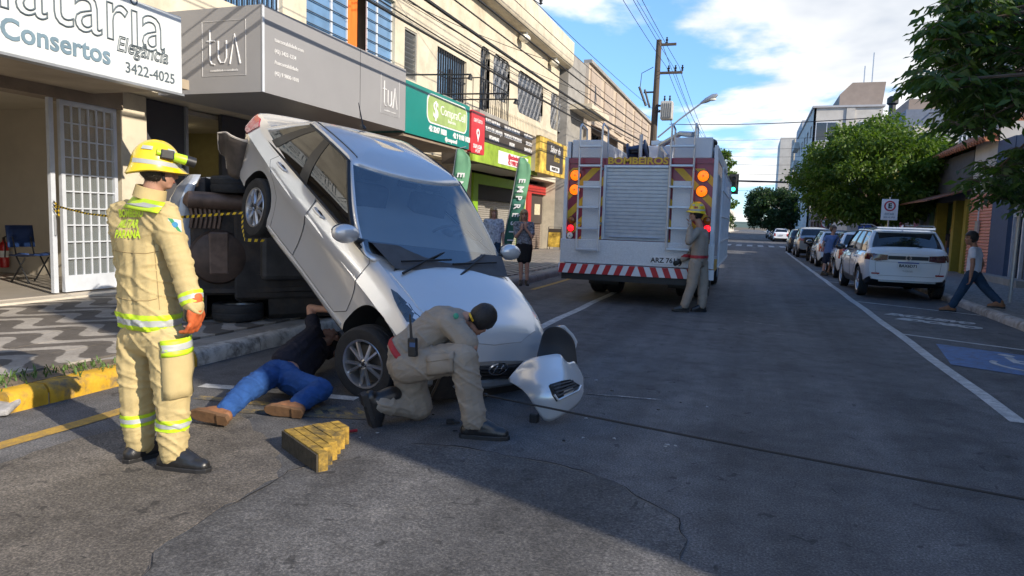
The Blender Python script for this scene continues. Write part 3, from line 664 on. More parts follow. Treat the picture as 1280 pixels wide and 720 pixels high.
# grey stair pier after the cream wall, then the beige block
pr = mk('stair_pier', MB().bx(-14, -8.7, 32.95, 36.4, 0, 9.6).bx(-14, -9.4, 36.4, 38, 0, 9.3), M_gconc); tag(pr, 'grey concrete stair pier between the cream and beige buildings', 'wall')
nb = empty('beige_building', (-9, 50, 0)); tag(nb, 'beige two storey block with vertical panels and window awnings', 'building')
M_beige = mat('beige_render', (.50, .42, .33), .85, var=.12, scale=1, world=True, dirt=.3, dcol=(.3, .25, .2)); M_beige2 = mat('beige_panel', (.40, .33, .27), .85, var=.1, scale=2, world=True)
hs = [[39.3+i*5.2, 41.8+i*5.2, 4.0, 6.6] for i in range(5)]
mb = MB(); holed_wall(mb, -8.9, 38, 64.5, 0, 10.1, hs, .3); mb.add([(-8.9, 38, 0), (-16, 38, 0), (-16, 38, 10.1), (-8.9, 38, 10.1)], [(0, 1, 2, 3)]); mb.add([(-8.9, 38, 10.1), (-8.9, 64.5, 10.1), (-16, 64.5, 10.1), (-16, 38, 10.1)], [(0, 1, 2, 3)]); mb.add([(-8.9, 64.5, 0), (-16, 64.5, 0), (-16, 64.5, 10.1), (-8.9, 64.5, 10.1)], [(0, 1, 2, 3)]); mk('wall', mb, M_beige, nb, fix=False)
for i in range(7): mk('wall_panel', MB().bx(-8.9, -8.82, 38.4+i*3.75, 41.0+i*3.75, 7.4, 9.9), M_beige2, nb)
mk('coping', MB().bx(-9.2, -8.75, 38, 64.5, 10.1, 10.28), M_gconc, nb)
for h in hs:
    wn = pane(nb, h, -9.12, M_dglass); frame_ring(wn, h, -9.05, .07, .08, M_bbar); muntins(wn, h, -9.06, 3, 2, M_bbar, .03)
    mk('awning', MB().prism([(-8.88, h[0]-.3, h[3]+.3), (-8.88, h[1]+.3, h[3]+.3), (-7.9, h[1]+.3, h[3]-.15), (-7.9, h[0]-.3, h[3]-.15)], (0, 0, .06)), mat('awning_brown', (.14, .10, .08), .8), nb)
sl = mk('concrete_hood', MB().bx(-8.7, -7.6, 33.4, 37.6, 6.9, 7.15), M_cream); tag(sl, 'projecting cream concrete hood on the grey stair pier', 'canopy')
# wall lamps under the parapet
M_bulb = mat('lamp_glass', (.75, .72, .62), .3)
for px, py in ((656, 48), (693, 79)):
    p = AX(px, py, -8.75); lm = empty('wall_lamp', p); tag(lm, 'round white bulkhead lamp under the cream parapet', 'lamp', 'bulkhead lamps under the parapet')
    mk('shade', MB().ell(p, (.22, .3, .15)), M_bulb, lm, sm=True); mk('bracket', MB().bx(p.x-.1, p.x+.1, p.y-.08, p.y+.08, p.z+.1, 8.72), M_metal, lm)
# roof antenna frame
p = AX(662, 40, -8.9); an = empty('roof_antenna', (-8.75, p.y, 9.9)); tag(an, 'thin metal antenna frame standing on the cream parapet', 'antenna')
yb0 = AX(646, 20, -8.75).y
mk('mast', MB().tube([(-8.75, p.y, 9.0), (-8.75, p.y, 13)], .03, 6), M_bbar, an)
mk('strut', MB().tube([(-8.75, yb0, 9.6), (-8.75, yb0, 12.6)], .02, 5).tube([(-8.75, yb0, 10.0), (-8.75, p.y+.9, 10.3)], .02, 5).tube([(-8.75, yb0, 12), (-8.75, p.y, 10.2)], .015, 5), M_bbar, an)
mk('insulator', MB().lathe([(.02, 0), (.09, .05), (.03, .1), (.09, .15), (.03, .2), (.09, .25), (.02, .3)], (-8.75, p.y+.9, 10.3)), M_bbar, an)
# ================================================================== shop signs
def frameX(X, y, z): return (V((X, y, z)), V((0, 1, 0)), V((0, 0, 1)))
M_wsign = mat('white_sign', (.62, .66, .68), .35, var=.05, scale=2, coat=.2); M_ink = mat('sign_ink_grey', (.10, .13, .15), .5); M_ink2 = mat('sign_ink_teal', (.16, .24, .30), .5)
M_grey = mat('grey_sign', (.27, .27, .28), .4, var=.04, scale=1.5); M_white = mat('white_print', (.75, .75, .75), .5, var=0)
s1 = empty('shop_sign', (-7.5, 6, 3.06)); tag(s1, 'white box sign with outlined lettering for the tailor shop', 'sign')
mk('box', MB().bx(-7.62, -7.5, .6, 7.75, 3.06, 4.08), M_wsign, s1, bevel=.01); mk('edge_trim', MB().bx(-7.63, -7.485, .58, 7.77, 3.03, 3.058), M_metal, s1)
text('Alfaiataria', .95, frameX(-7.493, 7.46, 3.80), M_ink, parent=s1, align='RIGHT', outline=.010, sx=.95)
text('Fazemos Consertos', .31, frameX(-7.495, 6.62, 3.30), M_ink2, parent=s1, align='RIGHT', bold=.006)
text('Elegância', .26, frameX(-7.493, 7.5, 3.48), M_ink, parent=s1, align='RIGHT', shear=.25, outline=.006, sx=.85)
text('3422-4025', .185, frameX(-7.495, 7.62, 3.22), M_ink, parent=s1, align='RIGHT')
s2 = empty('shop_sign', (-7.0, 11, 3.25)); tag(s2, 'grey projecting box sign reading tua on two faces', 'sign')
tY0, tY1 = AX(328, 60, -7.0).y, AX(507, 120, -7.0).y
mk('box', MB().bx(-8.98, -7.0, tY0, tY1, 3.26, 4.52), M_grey, s2); mk('corner_trim', MB().bx(-7.0, -6.985, tY0-.012, tY0+.03, 3.26, 4.52), M_wbar, s2)
for a in (AX(450, 100, -7).y,): mk('panel_joint', MB().bx(-7.0, -6.997, a, a+.012, 3.27, 4.51), M_char, s2)
def tua(frame, s):
    og, rt, up = frame
    P = lambda a, b: og+rt*a*s+up*b*s
    mb = MB(); th = .022*s
    mb.tube([P(-.42, .5), P(-.42, -.30), P(-.36, -.40), P(-.26, -.42)], th, 5); mb.tube([P(-.52, .2), P(-.25, .2)], th, 5)
    mb.tube([P(-.14, .2), P(-.14, -.25), P(-.06, -.38), P(.06, -.38), P(.13, -.25), P(.13, .2)], th, 5); mb.tube([P(.24, -.42), P(.40, .35), P(.58, -.42)], th, 5); mk('lettering', mb, M_white, s2)
    mb = MB(); t2 = .006*s
    mb.tube([P(-.68, .72), P(.76, .72), P(.76, -.72), P(-.68, -.72), P(-.68, .72)], t2, 4); mk('logo_border', mb, M_white, s2)
    text('contabilidade e consultoria', .085*s, (P(.04, -.58), rt, up), M_white, parent=s2, ext=.002)
tua((V((-7.72, tY0-.006, 3.92)), V((1, 0, 0)), V((0, 0, 1))), .56); tua((V((-6.994, AX(487, 118, -7).y, 3.86)), V((0, 1, 0)), V((0, 0, 1))), .52)
ty = AX(343, 80, -7).y
for i, s_ in enumerate(('tuacontabilidade.com', '(42) 3422-1234', '/tuacontabilidade', '(42) 9 9800-1010')): text(s_, .085, frameX(-6.996, ty, 4.08-i*.165), M_white, parent=s2, align='LEFT', ext=.002)
s3 = empty('shop_sign', (-7.0, 15, 3.2)); tag(s3, 'teal green box sign with a pale dollar badge', 'sign')
gY1 = AX(587, 150, -7).y; M_teal = mat('teal_sign', (.0, .20, .17), .35, var=.06, scale=2, coat=.2)
mk('box', MB().bx(-8.98, -7.0, tY1+.01, gY1, 3.24, 4.32), M_teal, s3)
mk('soffit', MB().bx(-9, -7.05, tY1+.02, gY1, 3.17, 3.235), M_brown, s3)
by_, bz_ = (AX(560, 145, -7).y, 3.96); M_badge = mat('badge_green', (.33, .45, .16), .45, var=.2, scale=3)
def rrect(X, yc_, zc_, w_, h_, r_, dx, n=6):
    P = []
    for cy_, cz_, s0 in ((yc_+w_/2-r_, zc_+h_/2-r_, 0), (yc_-w_/2+r_, zc_+h_/2-r_, 90), (yc_-w_/2+r_, zc_-h_/2+r_, 180), (yc_+w_/2-r_, zc_-h_/2+r_, 270)):
        for i in range(n): a = R(s0+90*i/(n-1)); P.append((X, cy_+r_*math.cos(a), cz_+r_*math.sin(a)))
    return MB().prism(P, (dx, 0, 0))
mk('badge_border', rrect(-7.0, by_, 3.92, 2.3, .66, .2, .008), M_white, s3); mk('badge', rrect(-6.992, by_, 3.92, 2.22, .59, .18, .006), M_badge, s3)
text('$', .52, frameX(-6.98, by_-.72, 3.90), M_white, parent=s3, bold=.012); text('CompraCell', .30, frameX(-6.983, by_+.28, 3.95), M_white, parent=s3); text('financeira', .12, frameX(-6.983, by_+.2, 3.76), M_white, parent=s3)
text('42 3247 1028', .17, frameX(-6.994, by_-.55, 3.47), M_white, parent=s3, bold=.008); text('42 9 9100 1028', .17, frameX(-6.994, by_+.85, 3.47), M_white, parent=s3, bold=.008); text('@compracell', .13, frameX(-6.994, by_+.2, 3.33), M_white, parent=s3, bold=.004)
s4 = empty('projecting_sign', (-7.0, gY1+.4, 3.2)); tag(s4, 'red rounded shop sign with a white map pin next to the teal sign', 'sign')
ry = AX(604, 165, -7).y; mk('panel', rrect(-7.08, (gY1+ry)/2+.02, 3.72, ry-gY1-.02, 1.08, .06, .12), mat('red_sign', (.55, .03, .04), .4, coat=.2, var=.05), s4); ymid = (gY1+ry)/2
mk('pin', MB().lathe([(.05, 0), (.11, 0), (.11, .01), (.05, .01)], (-6.958, ymid, 3.72), (1, 0, 0), 16).prism([(-6.955, ymid-.09, 3.66), (-6.955, ymid+.09, 3.66), (-6.955, ymid, 3.48)], (.008, 0, 0)), M_white, s4)
text('DEPÓSITO', .13, frameX(-6.955, ymid, 4.02), M_white, parent=s4); text('SUA LOJA', .14, frameX(-6.955, ymid, 3.36), M_white, parent=s4, bold=.004); text('AQUI', .12, frameX(-6.955, ymid, 3.25), M_white, parent=s4)
s5 = empty('menu_board', (-7.4, 21, 3.5)); tag(s5, 'dark brown menu board with rows of white words', 'sign')
kX = -7.6; k0, k1 = AX(606, 180, kX).y, AX(673, 185, kX).y; M_kb = mat('brown_board', (.055, .045, .038), .5, var=.08)
mk('panel', MB().bx(kX-.12, kX, k0, k1, 3.75, 4.5), M_kb, s5); mk('rear_box', MB().bx(-8.98, kX-.12, k0, k1, 3.1, 4.45), M_kb, s5)
wd = [('SUCO NATURAL', .12), ('SALADA DE FRUTAS', .45), ('CAFÉ COM LEITE', .8), ('SUCO DE LARANJA', .14), ('TORTAS E TORTINHAS', .47), ('SALGADOS', .8), ('VITAMINAS', .14), ('PUDIM', .45), ('SANDUÍCHE', .78)]
for i, (s_, u) in enumerate(wd): text(s_, .17, frameX(kX+.004, k0+(k1-k0)*u, 4.37-.23*(i//3)), M_white, parent=s5, bold=.006)
s6 = empty('shop_banner', (-7.5, 21, 3.1)); tag(s6, 'lime green banner with a white plaque under the menu board', 'banner')
mk('panel', MB().bx(kX-.1, kX-.01, k0-.9, k1, 3.12, 3.74), mat('lime_banner', (.28, .42, .04), .5, var=.5, scale=1.6), s6); mk('plaque', MB().bx(kX-.01, kX+.002, k0+1.2, k1-1.2, 3.22, 3.62), M_white, s6)
M_rink = mat('red_ink', (.45, .03, .05), .5, var=0); text('@lanchesdasuzi', .20, frameX(kX+.006, (k0+k1)/2, 3.51), M_rink, parent=s6, bold=.01, sx=.95); text('42 9 9900 2020', .20, frameX(kX+.006, (k0+k1)/2, 3.32), M_rink, parent=s6, bold=.01, sx=.95)
s7 = empty('food_sign', (-7.3, 26, 3.2)); tag(s7, 'yellow and black food sign with white script beside the fire truck', 'sign')
fX = -7.3; f0, f1 = AX(674, 190, fX).y+.05, AX(708, 200, fX).y
M_food = mat('food_print', (.62, .36, .06), .5, var=.9, scale=2.2); mk('panel', MB().bx(fX-.15, fX, f0, f1, 3.2, 4.5), M_food, s7); mk('rear_box', MB().bx(-8.98, fX-.15, f0, f1, 3.25, 4.45), M_soff, s7)
mk('black_badge', rrect(fX, (f0+f1)/2+.15, 3.87, (f1-f0)*.62, 1.08, .12, .01), M_kb, s7); ym = (f0+f1)/2+.15
text('Sabor da', .40, frameX(fX+.012, ym, 4.16), M_white, parent=s7, shear=.3); text('Terra', .36, frameX(fX+.012, ym+.2, 3.85), mat('yellow_ink', (.6, .42, .05), .5, var=0), parent=s7, shear=.3)
mk('white_tag', rrect(fX+.01, ym, 3.45, 1.3, .2, .04, .006), M_white, s7); text('MARMITARIA', .16, frameX(fX+.018, ym, 3.45), M_kb, parent=s7, bold=.004)
# sign brackets (spot arms) over the teal sign
for a, b in (((523, 104), (589, 93)), ((507, 119), (632, 117)), ((590, 137), (646, 124))):
    p0 = AX(*a, -8.6); p1 = AX(*b, -6.4 if b[0] > 600 else -7.0)
    p0 = V((UX, p1.y-.3, p1.z)); ar = empty('sign_spot_arm', p0); tag(ar, 'thin black spotlight arm reaching out over the shop signs', 'bracket', 'spotlight arms over the shop signs')
    mk('arm', MB().tube([p0, p1], .022, 6), M_bbar, ar); mk('spotlight', MB().lathe([(.02, 0), (.05, .03), (.07, .14), (0, .14)], p1, (-.3, 0, -1), 10), M_bbar, ar)
# ================================================================== right side row
FX = 6.9
def simple_building(name, label, X0, X1, Y0, Y1, H, ma, holes=(), sgn=-1, wall_mat2=None):
    o = empty(name, ((X0+X1)/2, (Y0+Y1)/2, 0)); tag(o, label, 'building'); mb = MB()
    X = X0 if sgn < 0 else X1
    holed_wall(mb, X, Y0, Y1, 0, H, list(holes), .25, sgn)
    xb = X1 if sgn < 0 else X0
    for P in ([(X, Y0, 0), (xb, Y0, 0), (xb, Y0, H), (X, Y0, H)], [(X, Y1, 0), (xb, Y1, 0), (xb, Y1, H), (X, Y1, H)], [(xb, Y0, 0), (xb, Y1, 0), (xb, Y1, H), (xb, Y0, H)], [(X, Y0, H), (X, Y1, H), (xb, Y1, H), (xb, Y0, H)]): mb.add(P, [(0, 1, 2, 3)])
    mk('wall', mb, ma, o, fix=False); return o
M_w1 = mat('pale_render', (.52, .50, .46), .85, var=.12, scale=.8, world=True, dirt=.3, dcol=(.3, .28, .25), dscale=.6)
M_w2 = mat('cool_render', (.42, .43, .45), .85, var=.1, scale=.8, world=True, dirt=.3, dcol=(.25, .25, .25), dscale=.6)
M_w3 = mat('brown_render', (.30, .24, .20), .85, var=.12, scale=1, world=True)
M_slate = mat('slate_band', (.15, .18, .24), .7, var=.1, world=True)
# unseen buildings beside and behind the camera, heights set to cast the road's shade
for nm, lb, y0, y1, h, ma_, nw in (('corner_building', 'unseen pale corner building sized so its shade falls across the road', .1, 9.4, 8.9, M_w1, 3), ('row_building', 'unseen low cool grey shop building beside the near tree, sized for its shade', 9.4, 21.3, 6.3, M_w2, 4)):
    hs = [[y0+.6+i*(y1-y0-.6)/nw, y0+.6+i*(y1-y0-.6)/nw+1.7, z, z+1.5] for i in range(nw) for z in ((1.0, 4.6) if h < 7 else (1.0, 4.4, 6.7))]
    o = simple_building(nm, lb, 7.0, 15, y0, y1, h, ma_, hs)
    for q in hs: wn = mk('window', MB().bx(7.12, 7.15, q[0], q[1], q[2], q[3]), M_dglass, o)
# street-level shops in view, along x = FX
M_blue = mat('blue_wall', (.05, .085, .16), .6, var=.1, world=True); M_salmon = mat('salmon_slats', (.68, .29, .20), .7, var=.1); M_dkw = mat('dark_grey_wall', (.10, .10, .105), .85, var=.15, world=True)
M_yell = mat('olive_yellow', (.30, .24, .03), .6, var=.1); M_pink = mat('magenta', (.42, .02, .14), .6, var=.1); M_lgreen = mat('pale_green', (.30, .42, .22), .6, var=.1)
sb = empty('glass_front_shop', (FX, 22.5, 0)); tag(sb, 'navy shop front with white framed glass door', 'building')
mk('wall', MB().bx(FX, 14, 21.4, 21.9, .1, 4.3).bx(FX, 14, 23.5, 25.0, .1, 4.3).bx(FX+.02, 14, 21.9, 23.5, 2.7, 4.28).bx(13.5, 14, 21.9, 23.5, .1, 2.7), M_blue, sb)
mk('glass', MB().bx(FX+.2, FX+.22, 21.9, 23.5, .15, 2.7), M_dglass, sb)
mk('door_frame', MB().bx(FX+.12, FX+.2, 21.9, 21.98, .15, 2.7).bx(FX+.12, FX+.2, 22.65, 22.73, .15, 2.7).bx(FX+.12, FX+.2, 23.42, 23.5, .15, 2.7).bx(FX+.12, FX+.2, 21.98, 22.65, 2.0, 2.08).bx(FX+.12, FX+.2, 22.73, 23.42, 2.0, 2.08), M_wbar, sb)
mk('step', MB().bx(FX-.3, FX+.1, 21.4, 25, .12, .3), M_gconc, sb); slats(sb, FX-.02, 21.9, 23.5, 2.75, 3.6, M_shut, 9, 'roller_shutter')
ss = empty('salmon_shop', (FX, 26.2, 0)); tag(ss, 'salmon pink slatted shop shutter beneath a pale wall', 'building')
mk('wall', MB().bx(FX+.03, 14, 25.0, 27.4, .1, 4.9), M_w1, ss)
for i in range(26): z = .2+i*.1; mk('slat', MB().prism([(FX+.03, 25.05, z), (FX+.03, 25.05, z+.09), (FX-.015, 25.05, z+.03)], (0, 2.3, 0)), M_salmon, ss)
mk('meter_box', MB().bx(FX-.08, FX-.02, 26.0, 26.3, 1.5, 1.9), M_metal, ss); mk('conduit', MB().tube([(FX-.04, 26.15, .2), (FX-.04, 26.15, 3.6)], .025, 6), M_wbar, ss)
th = empty('tiled_house', (FX, 29.6, 0)); tag(th, 'dark grey house with red clay tile roof over an olive shop opening', 'building')
mk('wall', MB().bx(FX, 14, 27.4, 31.9, 2.65, 4.3).bx(FX+2.2, 14, 27.4, 31.9, .1, 2.65), M_dkw, th)
for y in (27.45, 28.9, 31.4): mk('post', MB().bx(FX-.05, FX+.3, y, y+.35, .1, 2.65), M_yell, th)
mk('awning', MB().prism([(FX, 27.3, 2.95), (FX, 36, 2.95), (FX-1.3, 36, 2.55), (FX-1.3, 27.3, 2.55)], (0, 0, .05)), mat('rust_sheet', (.22, .10, .06), .7, var=.25, scale=4), th)
M_tile = mat('clay_tile', (.38, .15, .075), .85, var=.35, scale=9)
rf = MB()
for (ax_, bx_, sg_) in ((FX-.35, 9.4, 1), (14.2, 9.4, -1)): rf.add([(ax_, 25.0, 4.3 if sg_ > 0 else 4.5), (ax_, 32.2, 4.3), (bx_, 31.4, 5.9), (bx_, 26, 5.9)], [(0, 1, 2, 3)])
rf.add([(FX-.35, 25.0, 4.3), (14.2, 25.0, 4.5), (9.4, 26, 5.9)], [(0, 1, 2)]); rf.add([(FX-.35, 32.2, 4.3), (14.2, 32.2, 4.3), (9.4, 31.4, 5.9)], [(0, 1, 2)])
ro = mk('roof', rf, M_tile, th, fix=False)
rt = MB()
for i in range(24):
    y = 25.1+i*.3; q = min(1, (y-25)/1.0, (32.2-y)/.8)
    a = V((FX-.36, y, 4.33)); b = V((FX-.36+2.75*max(.25, q), y, 4.33+1.6*max(.25, q)))
    for k in range(8):
        p = a.lerp(b, k/8); e = a.lerp(b, (k+1.15)/8); rt.tube([p+V((0, 0, .03)), e+V((0, 0, .05))], [.10, .085], 6)
o_ = mk('roof_tiles', rt, M_tile, ro); o_['kind'] = 'stuff'
rowY = [(31.9, 33.0, M_lgreen, 'pale green'), (33.0, 34.9, M_w2, 'grey'), (34.9, 39.2, M_pink, 'magenta'), (39.2, 42.4, M_blue, 'dark blue'), (42.4, 49, M_yell, 'yellow'), (49, 64, M_w3, 'brown')]
for a, b, ma_, nm in rowY:
    h = 3.6 if b < 45 else 5.0
    hole = [[a+(b-a)*.22, b-(b-a)*.15, .3, 2.4]]
    o = simple_building('shop_building', f'{nm} walled shop behind the parked cars on the right pavement', FX+.02, 14, a, b-.01, h, ma_, hole)
    slats(o, FX+.15, hole[0][0], hole[0][1], .3, 2.4, M_shut if nm != 'yellow' else M_dkw, 20, 'roller_shutter')
    if b > 36: mk('shop_board', MB().bx(FX-.1, FX, a+.3, b-.3, 2.6, 3.2), M_dkw if nm != 'brown' else M_char, o)
    if nm == 'brown':
        for i in range(4): wn = mk('window', MB().bx(FX-.01, FX+.02, 50+i*3.5, 51.8+i*3.5, 3.5, 4.6), M_dglass, o)
# ---- mid-rise buildings behind
def facade_windows(o, X, holes, ma=M_dglass):
    for q in holes:
        wn = mk('window', MB().bx(X+.12, X+.15, q[0], q[1], q[2], q[3]), ma, o)
        mk('frame', MB().bx(X+.05, X+.12, (q[0]+q[1])/2-.04, (q[0]+q[1])/2+.04, q[2], q[3]), M_wbar, wn)
def front_windows(o, Y, holes, fr=True):               # windows in a wall facing -Y
    for x0, x1, z0, z1 in holes:
        wn = mk('window', MB().bx(x0, x1, Y-.03, Y+.02, z0, z1), M_dglass, o)
        mk('frame', MB().bx(x0-.07, x0, Y-.08, Y, z0-.07, z1+.07).bx(x1, x1+.07, Y-.08, Y, z0-.07, z1+.07).bx(x0, x1, Y-.08, Y, z1, z1+.07).bx(x0, x1, Y-.1, Y, z0-.07, z0).bx((x0+x1)/2-.03, (x0+x1)/2+.03, Y-.06, Y-.03, z0, z1), M_wbar, wn)
Y2 = 100; xa = AY(1018, 135, Y2); xb = AY(1104, 137, Y2); xc = AY(1050, 104, Y2)
o = empty('apartment_block', (xa.x+5, Y2+10, 0)); tag(o, 'pale apartment block with a sloped brown rooftop housing and antennas', 'building')
H2 = xa.z; hs = [[Y2+2+i*6, Y2+5+i*6, z, z+1.6] for i in range(5) for z in (4, 7.2, 10.4, 13.6)]
mb = MB(); holed_wall(mb, xa.x, Y2, Y2+34, 0, H2, hs, .3, -1); mb.bx(xa.x+.3, xb.x, Y2+.001, Y2+34, 0, H2); mk('wall', mb, M_w1, o, fix=False); facade_windows(o, xa.x+.1, hs)
front_windows(o, Y2, [(xa.x+.4, xa.x+2.9, H2-4.2, H2-1.9), (xa.x+.3, xa.x+2.8, H2-7.4, H2-5.2), (xb.x-2.6, xb.x-1.7, H2-3.2, H2-1.9)])
mk('balcony_band', MB().bx(xa.x+3.6, xb.x, Y2-.25, Y2, H2-8.2, H2-4.6), M_w3, o); mk('pilaster', MB().bx(xb.x-4.2, xb.x-3.2, Y2-.15, Y2, H2-5, H2), M_w1, o); mk('roof_edge', MB().bx(xa.x-.2, xb.x+.2, Y2-.25, Y2+34, H2, H2+.25), M_w2, o)
p1, p2, p3 = AY(1050, 118, Y2+3), AY(1066, 102, Y2+3), AY(1108, 102, Y2+3)
mk('rooftop_housing', MB().prism([(p1.x, Y2+3, H2+.2), (p3.x-.3, Y2+3, H2+.2), (p3.x, Y2+3, p3.z), (p2.x, Y2+3, p3.z), (p1.x, Y2+3, p1.z)], (0, 14, 0)), M_w3, o)
for px, h in ((1080, 2.5), (1090, 4.2)): p = AY(px, 102, Y2+5); mk('antenna', MB().tube([(p.x, Y2+5, p3.z), (p.x, Y2+5, p3.z+h)], .07, 5), M_metal, o)
# low wing left of it and far tower
Y3 = 150; a3 = AY(976, 172, Y3); b3 = AY(1003, 172, Y3)
o = empty('white_tower', (a3.x+4, Y3+8, 0)); tag(o, 'plain white apartment tower far down the street', 'building'); mk('wall', MB().bx(a3.x, b3.x+9, Y3, Y3+16, 0, a3.z), M_w1, o)
mk('stair_strip', MB().bx(a3.x+2.6, a3.x+4.0, Y3-.2, Y3, 0, a3.z-.3), M_cream, o)
front_windows(o, Y3, [(a3.x+4.6+i*0, a3.x+5.5, z, z+1.0) for i in range(1) for z in range(5, int(a3.z)-1, 3)])
Y4 = 128; a4 = AY(1003, 150, Y4); b4 = AY(1018, 145, Y4)
o = empty('balcony_block', (a4.x+4, Y4+8, 0)); tag(o, 'cool grey block with balconies between the white tower and the pale block', 'building'); mk('wall', MB().bx(a4.x, b4.x+8, Y4, Y4+16, 0, a4.z), M_w2, o)
for z in range(6, int(a4.z)-1, 3):
    bq = mk('balcony', MB().bx(a4.x-.9, a4.x-.002, Y4+.5, Y4+9, z, z+1.0), M_w1, o); front_windows(o, Y4, [(a4.x+.4, a4.x+1.6, z, z+1.6)])
# grey block with slate band
Y5 = 46; a5 = AY(1135, 123, Y5); b5 = AY(1215, 135, Y5)
o = empty('grey_block', (a5.x+4, Y5+8, 0)); tag(o, 'grey concrete block with slate blue band and brown attic', 'building')
zb = AY(1135, 158, Y5).z; zt = AY(1135, 137, Y5).z
mk('wall', MB().bx(a5.x, b5.x+9, Y5, Y5+18, 0, zb).bx(a5.x-2.2, a5.x, Y5+4, Y5+18, 0, zb-.6), M_w1, o); mk('slate_band', MB().bx(a5.x-.05, b5.x+9.05, Y5-.06, Y5+18, zb, zt).bx(a5.x-2.3, a5.x-.05, Y5+3.9, Y5+18, zb-.6, zb+.6), M_slate, o)
mk('attic', MB().bx(a5.x+.1, b5.x+9, Y5+.2, Y5+17, zt, a5.z).bx(b5.x+2, b5.x+6, Y5+.5, Y5+9, a5.z, a5.z+3), M_w3, o)
mk('column', MB().bx(a5.x+.35, a5.x+.75, Y5-.2, Y5, 3, zb), M_w1, o)
front_windows(o, Y5, [(a5.x+.95, a5.x+1.25, zb-1.6, zb-.4), (a5.x+2.9, a5.x+3.3, zb-2.6, zb-.4)]); mk('shutter_panel', MB().bx(a5.x+1.4, a5.x+2.8, Y5-.04, Y5, zb-2.6, zb-.2).bx(a5.x+3.4, a5.x+5.0, Y5-.04, Y5, zb-2.6, zb-.2), M_w2, o)
p = AY(1114, 150, Y5+8); o = empty('roof_flue', (p.x, Y5+8, zb)); tag(o, 'dark metal flue pipe rising beside the grey block', 'flue')
pt = AY(1114, 126, Y5+8); mk('pipe', MB().tube([(p.x, Y5+8, zb-.7), (p.x, Y5+8, pt.z)], .22, 8), M_bbar, o); mk('cowl', MB().lathe([(.22, 0), (.36, .1), (.36, .45), (.2, .6), (0, .62)], (p.x, Y5+8, pt.z-.3)), M_bbar, o)
o = simple_building('rear_block', 'plain pale block rising behind the tiled house', 12.5, 22, 33, 42, AY(1250, 150, 33).z, M_w1, [[34+i*3, 35.3+i*3, 5.5, 7] for i in range(2)])
for i in range(2): mk('window', MB().bx(12.6, 12.65, 34+i*3, 35.3+i*3, 5.5, 7), M_dglass, o)
# left far blocks past the junction
o = simple_building('left_far_block', 'low pale shop row beyond the junction on the left pavement', -18, -9, 80, 120, 5.5, M_w2, [[83+i*5, 86+i*5, .5, 3] for i in range(6)], sgn=1)
for i in range(6): mk('window', MB().bx(-9.2, -9.15, 83+i*5, 86+i*5, .5, 3), M_dglass, o)
o = mk('boundary_wall', MB().bx(-8, -5.6, 150, 240, 0, 6), M_w1); tag(o, 'pale wall far down the left pavement', 'wall')
o = simple_building('right_far_block', 'brick and glass shop row beyond the junction under the dark tree', FX+.2, 16, 79, 98, 6.5, mat('brick_far', (.30, .15, .10), .9, var=.2, world=True), [[81+i*4.4, 84+i*4.4, z, z+1.8] for i in range(4) for z in (.6, 4)])
for i in range(4):
    for z in (.6, 4): mk('window', MB().bx(FX+.35, FX+.38, 81+i*4.4, 84+i*4.4, z, z+1.8), M_dglass, o)
# hills at the end of the street
rows = []
for j in range(6):
    rows.append([V((x, 1500+j*420, (6+j*7)*(1+.5*noise.noise(V((x*.0016, j*2.3, 0))))-14 if j else -8)) for x in range(-3000, 3001, 150)])
mk('hills', MB().grid(rows), mat('hill_green', (.075, .115, .085), .95, var=.5, scale=.012, world=True), sm=True)['kind'] = 'structure'
# ================================================================== utility pole, cables, lamp
M_wood = mat('pole_wood', (.085, .065, .05), .9, var=.3, scale=4, bump=.4, bscale=20, stretch=(4, 4, .4)); M_cable = mat('cable', (.018, .018, .02), .6, var=0)
PY = 38.0; pb = V((-5.3, PY, .13)); ptop = AY(824, 50, PY)
up = empty('utility_pole', pb); tag(up, 'dark timber utility pole with crossarms carrying a transformer', 'utility pole')
mk('pole', MB().tube([pb, pb.lerp(ptop, .5), ptop], [.21, .18, .14], 10), M_wood, up, sm=True)
for z, l in ((ptop.z-.25, .9), (ptop.z-1.7, 1.3)):
    c = pb.lerp(ptop, (z-.13)/(ptop.z-.13)); mk('crossarm', MB().bx(c.x-.1, c.x+l, c.y-.06, c.y+.06, z-.06, z+.06), M_wood, up)
    for k in range(3 if l > 1 else 1): mk('insulator', MB().lathe([(.02, 0), (.07, .06), (.03, .1), (.08, .17), (.03, .24), (.05, .3), (0, .33)], (c.x+l*(.45+k*.27), c.y, z+.06)), M_bbar, up, sm=True)
c = pb.lerp(ptop, .72)
mk('fuse_switch', MB().tube([c+V((-.9, 0, .7)), c+V((-.5, 0, -.3))], .07, 6).tube([c+V((-.6, 0, .55)), c+V((-.3, 0, -.4))], .06, 6).box(c+V((-.3, 0, .4)), (.7, .08, .08)), M_bbar, up)
mk('jumper_wire', MB().tube([c+V((-.2, 0, 1.7)), c+V((-.8, 0, 1.4)), c+V((-.85, 0, .7))], .02, 5).tube([c+V((.1, 0, -.5)), c+V((.75, 0, -.7)), c+V((.9, 0, -1.3))], .02, 5), M_cable, up)
tp = AY(833, 138, PY); tr = empty('transformer', tp+V((0, 0, -.6))); tag(tr, 'pale grey finned transformer hung on the timber pole', 'transformer')
M_tran = mat('transformer_grey', (.46, .45, .42), .5, .2, var=.1); mk('tank', MB().bx(tp.x-.28, tp.x+.34, PY-.3, PY+.3, tp.z-.5, tp.z+.45), M_tran, tr, bevel=.06)
for i in range(6): mk('cooling_fin', MB().bx(tp.x-.25+i*.105, tp.x-.22+i*.105, PY-.42, PY-.3, tp.z-.4, tp.z+.35), M_tran, tr)
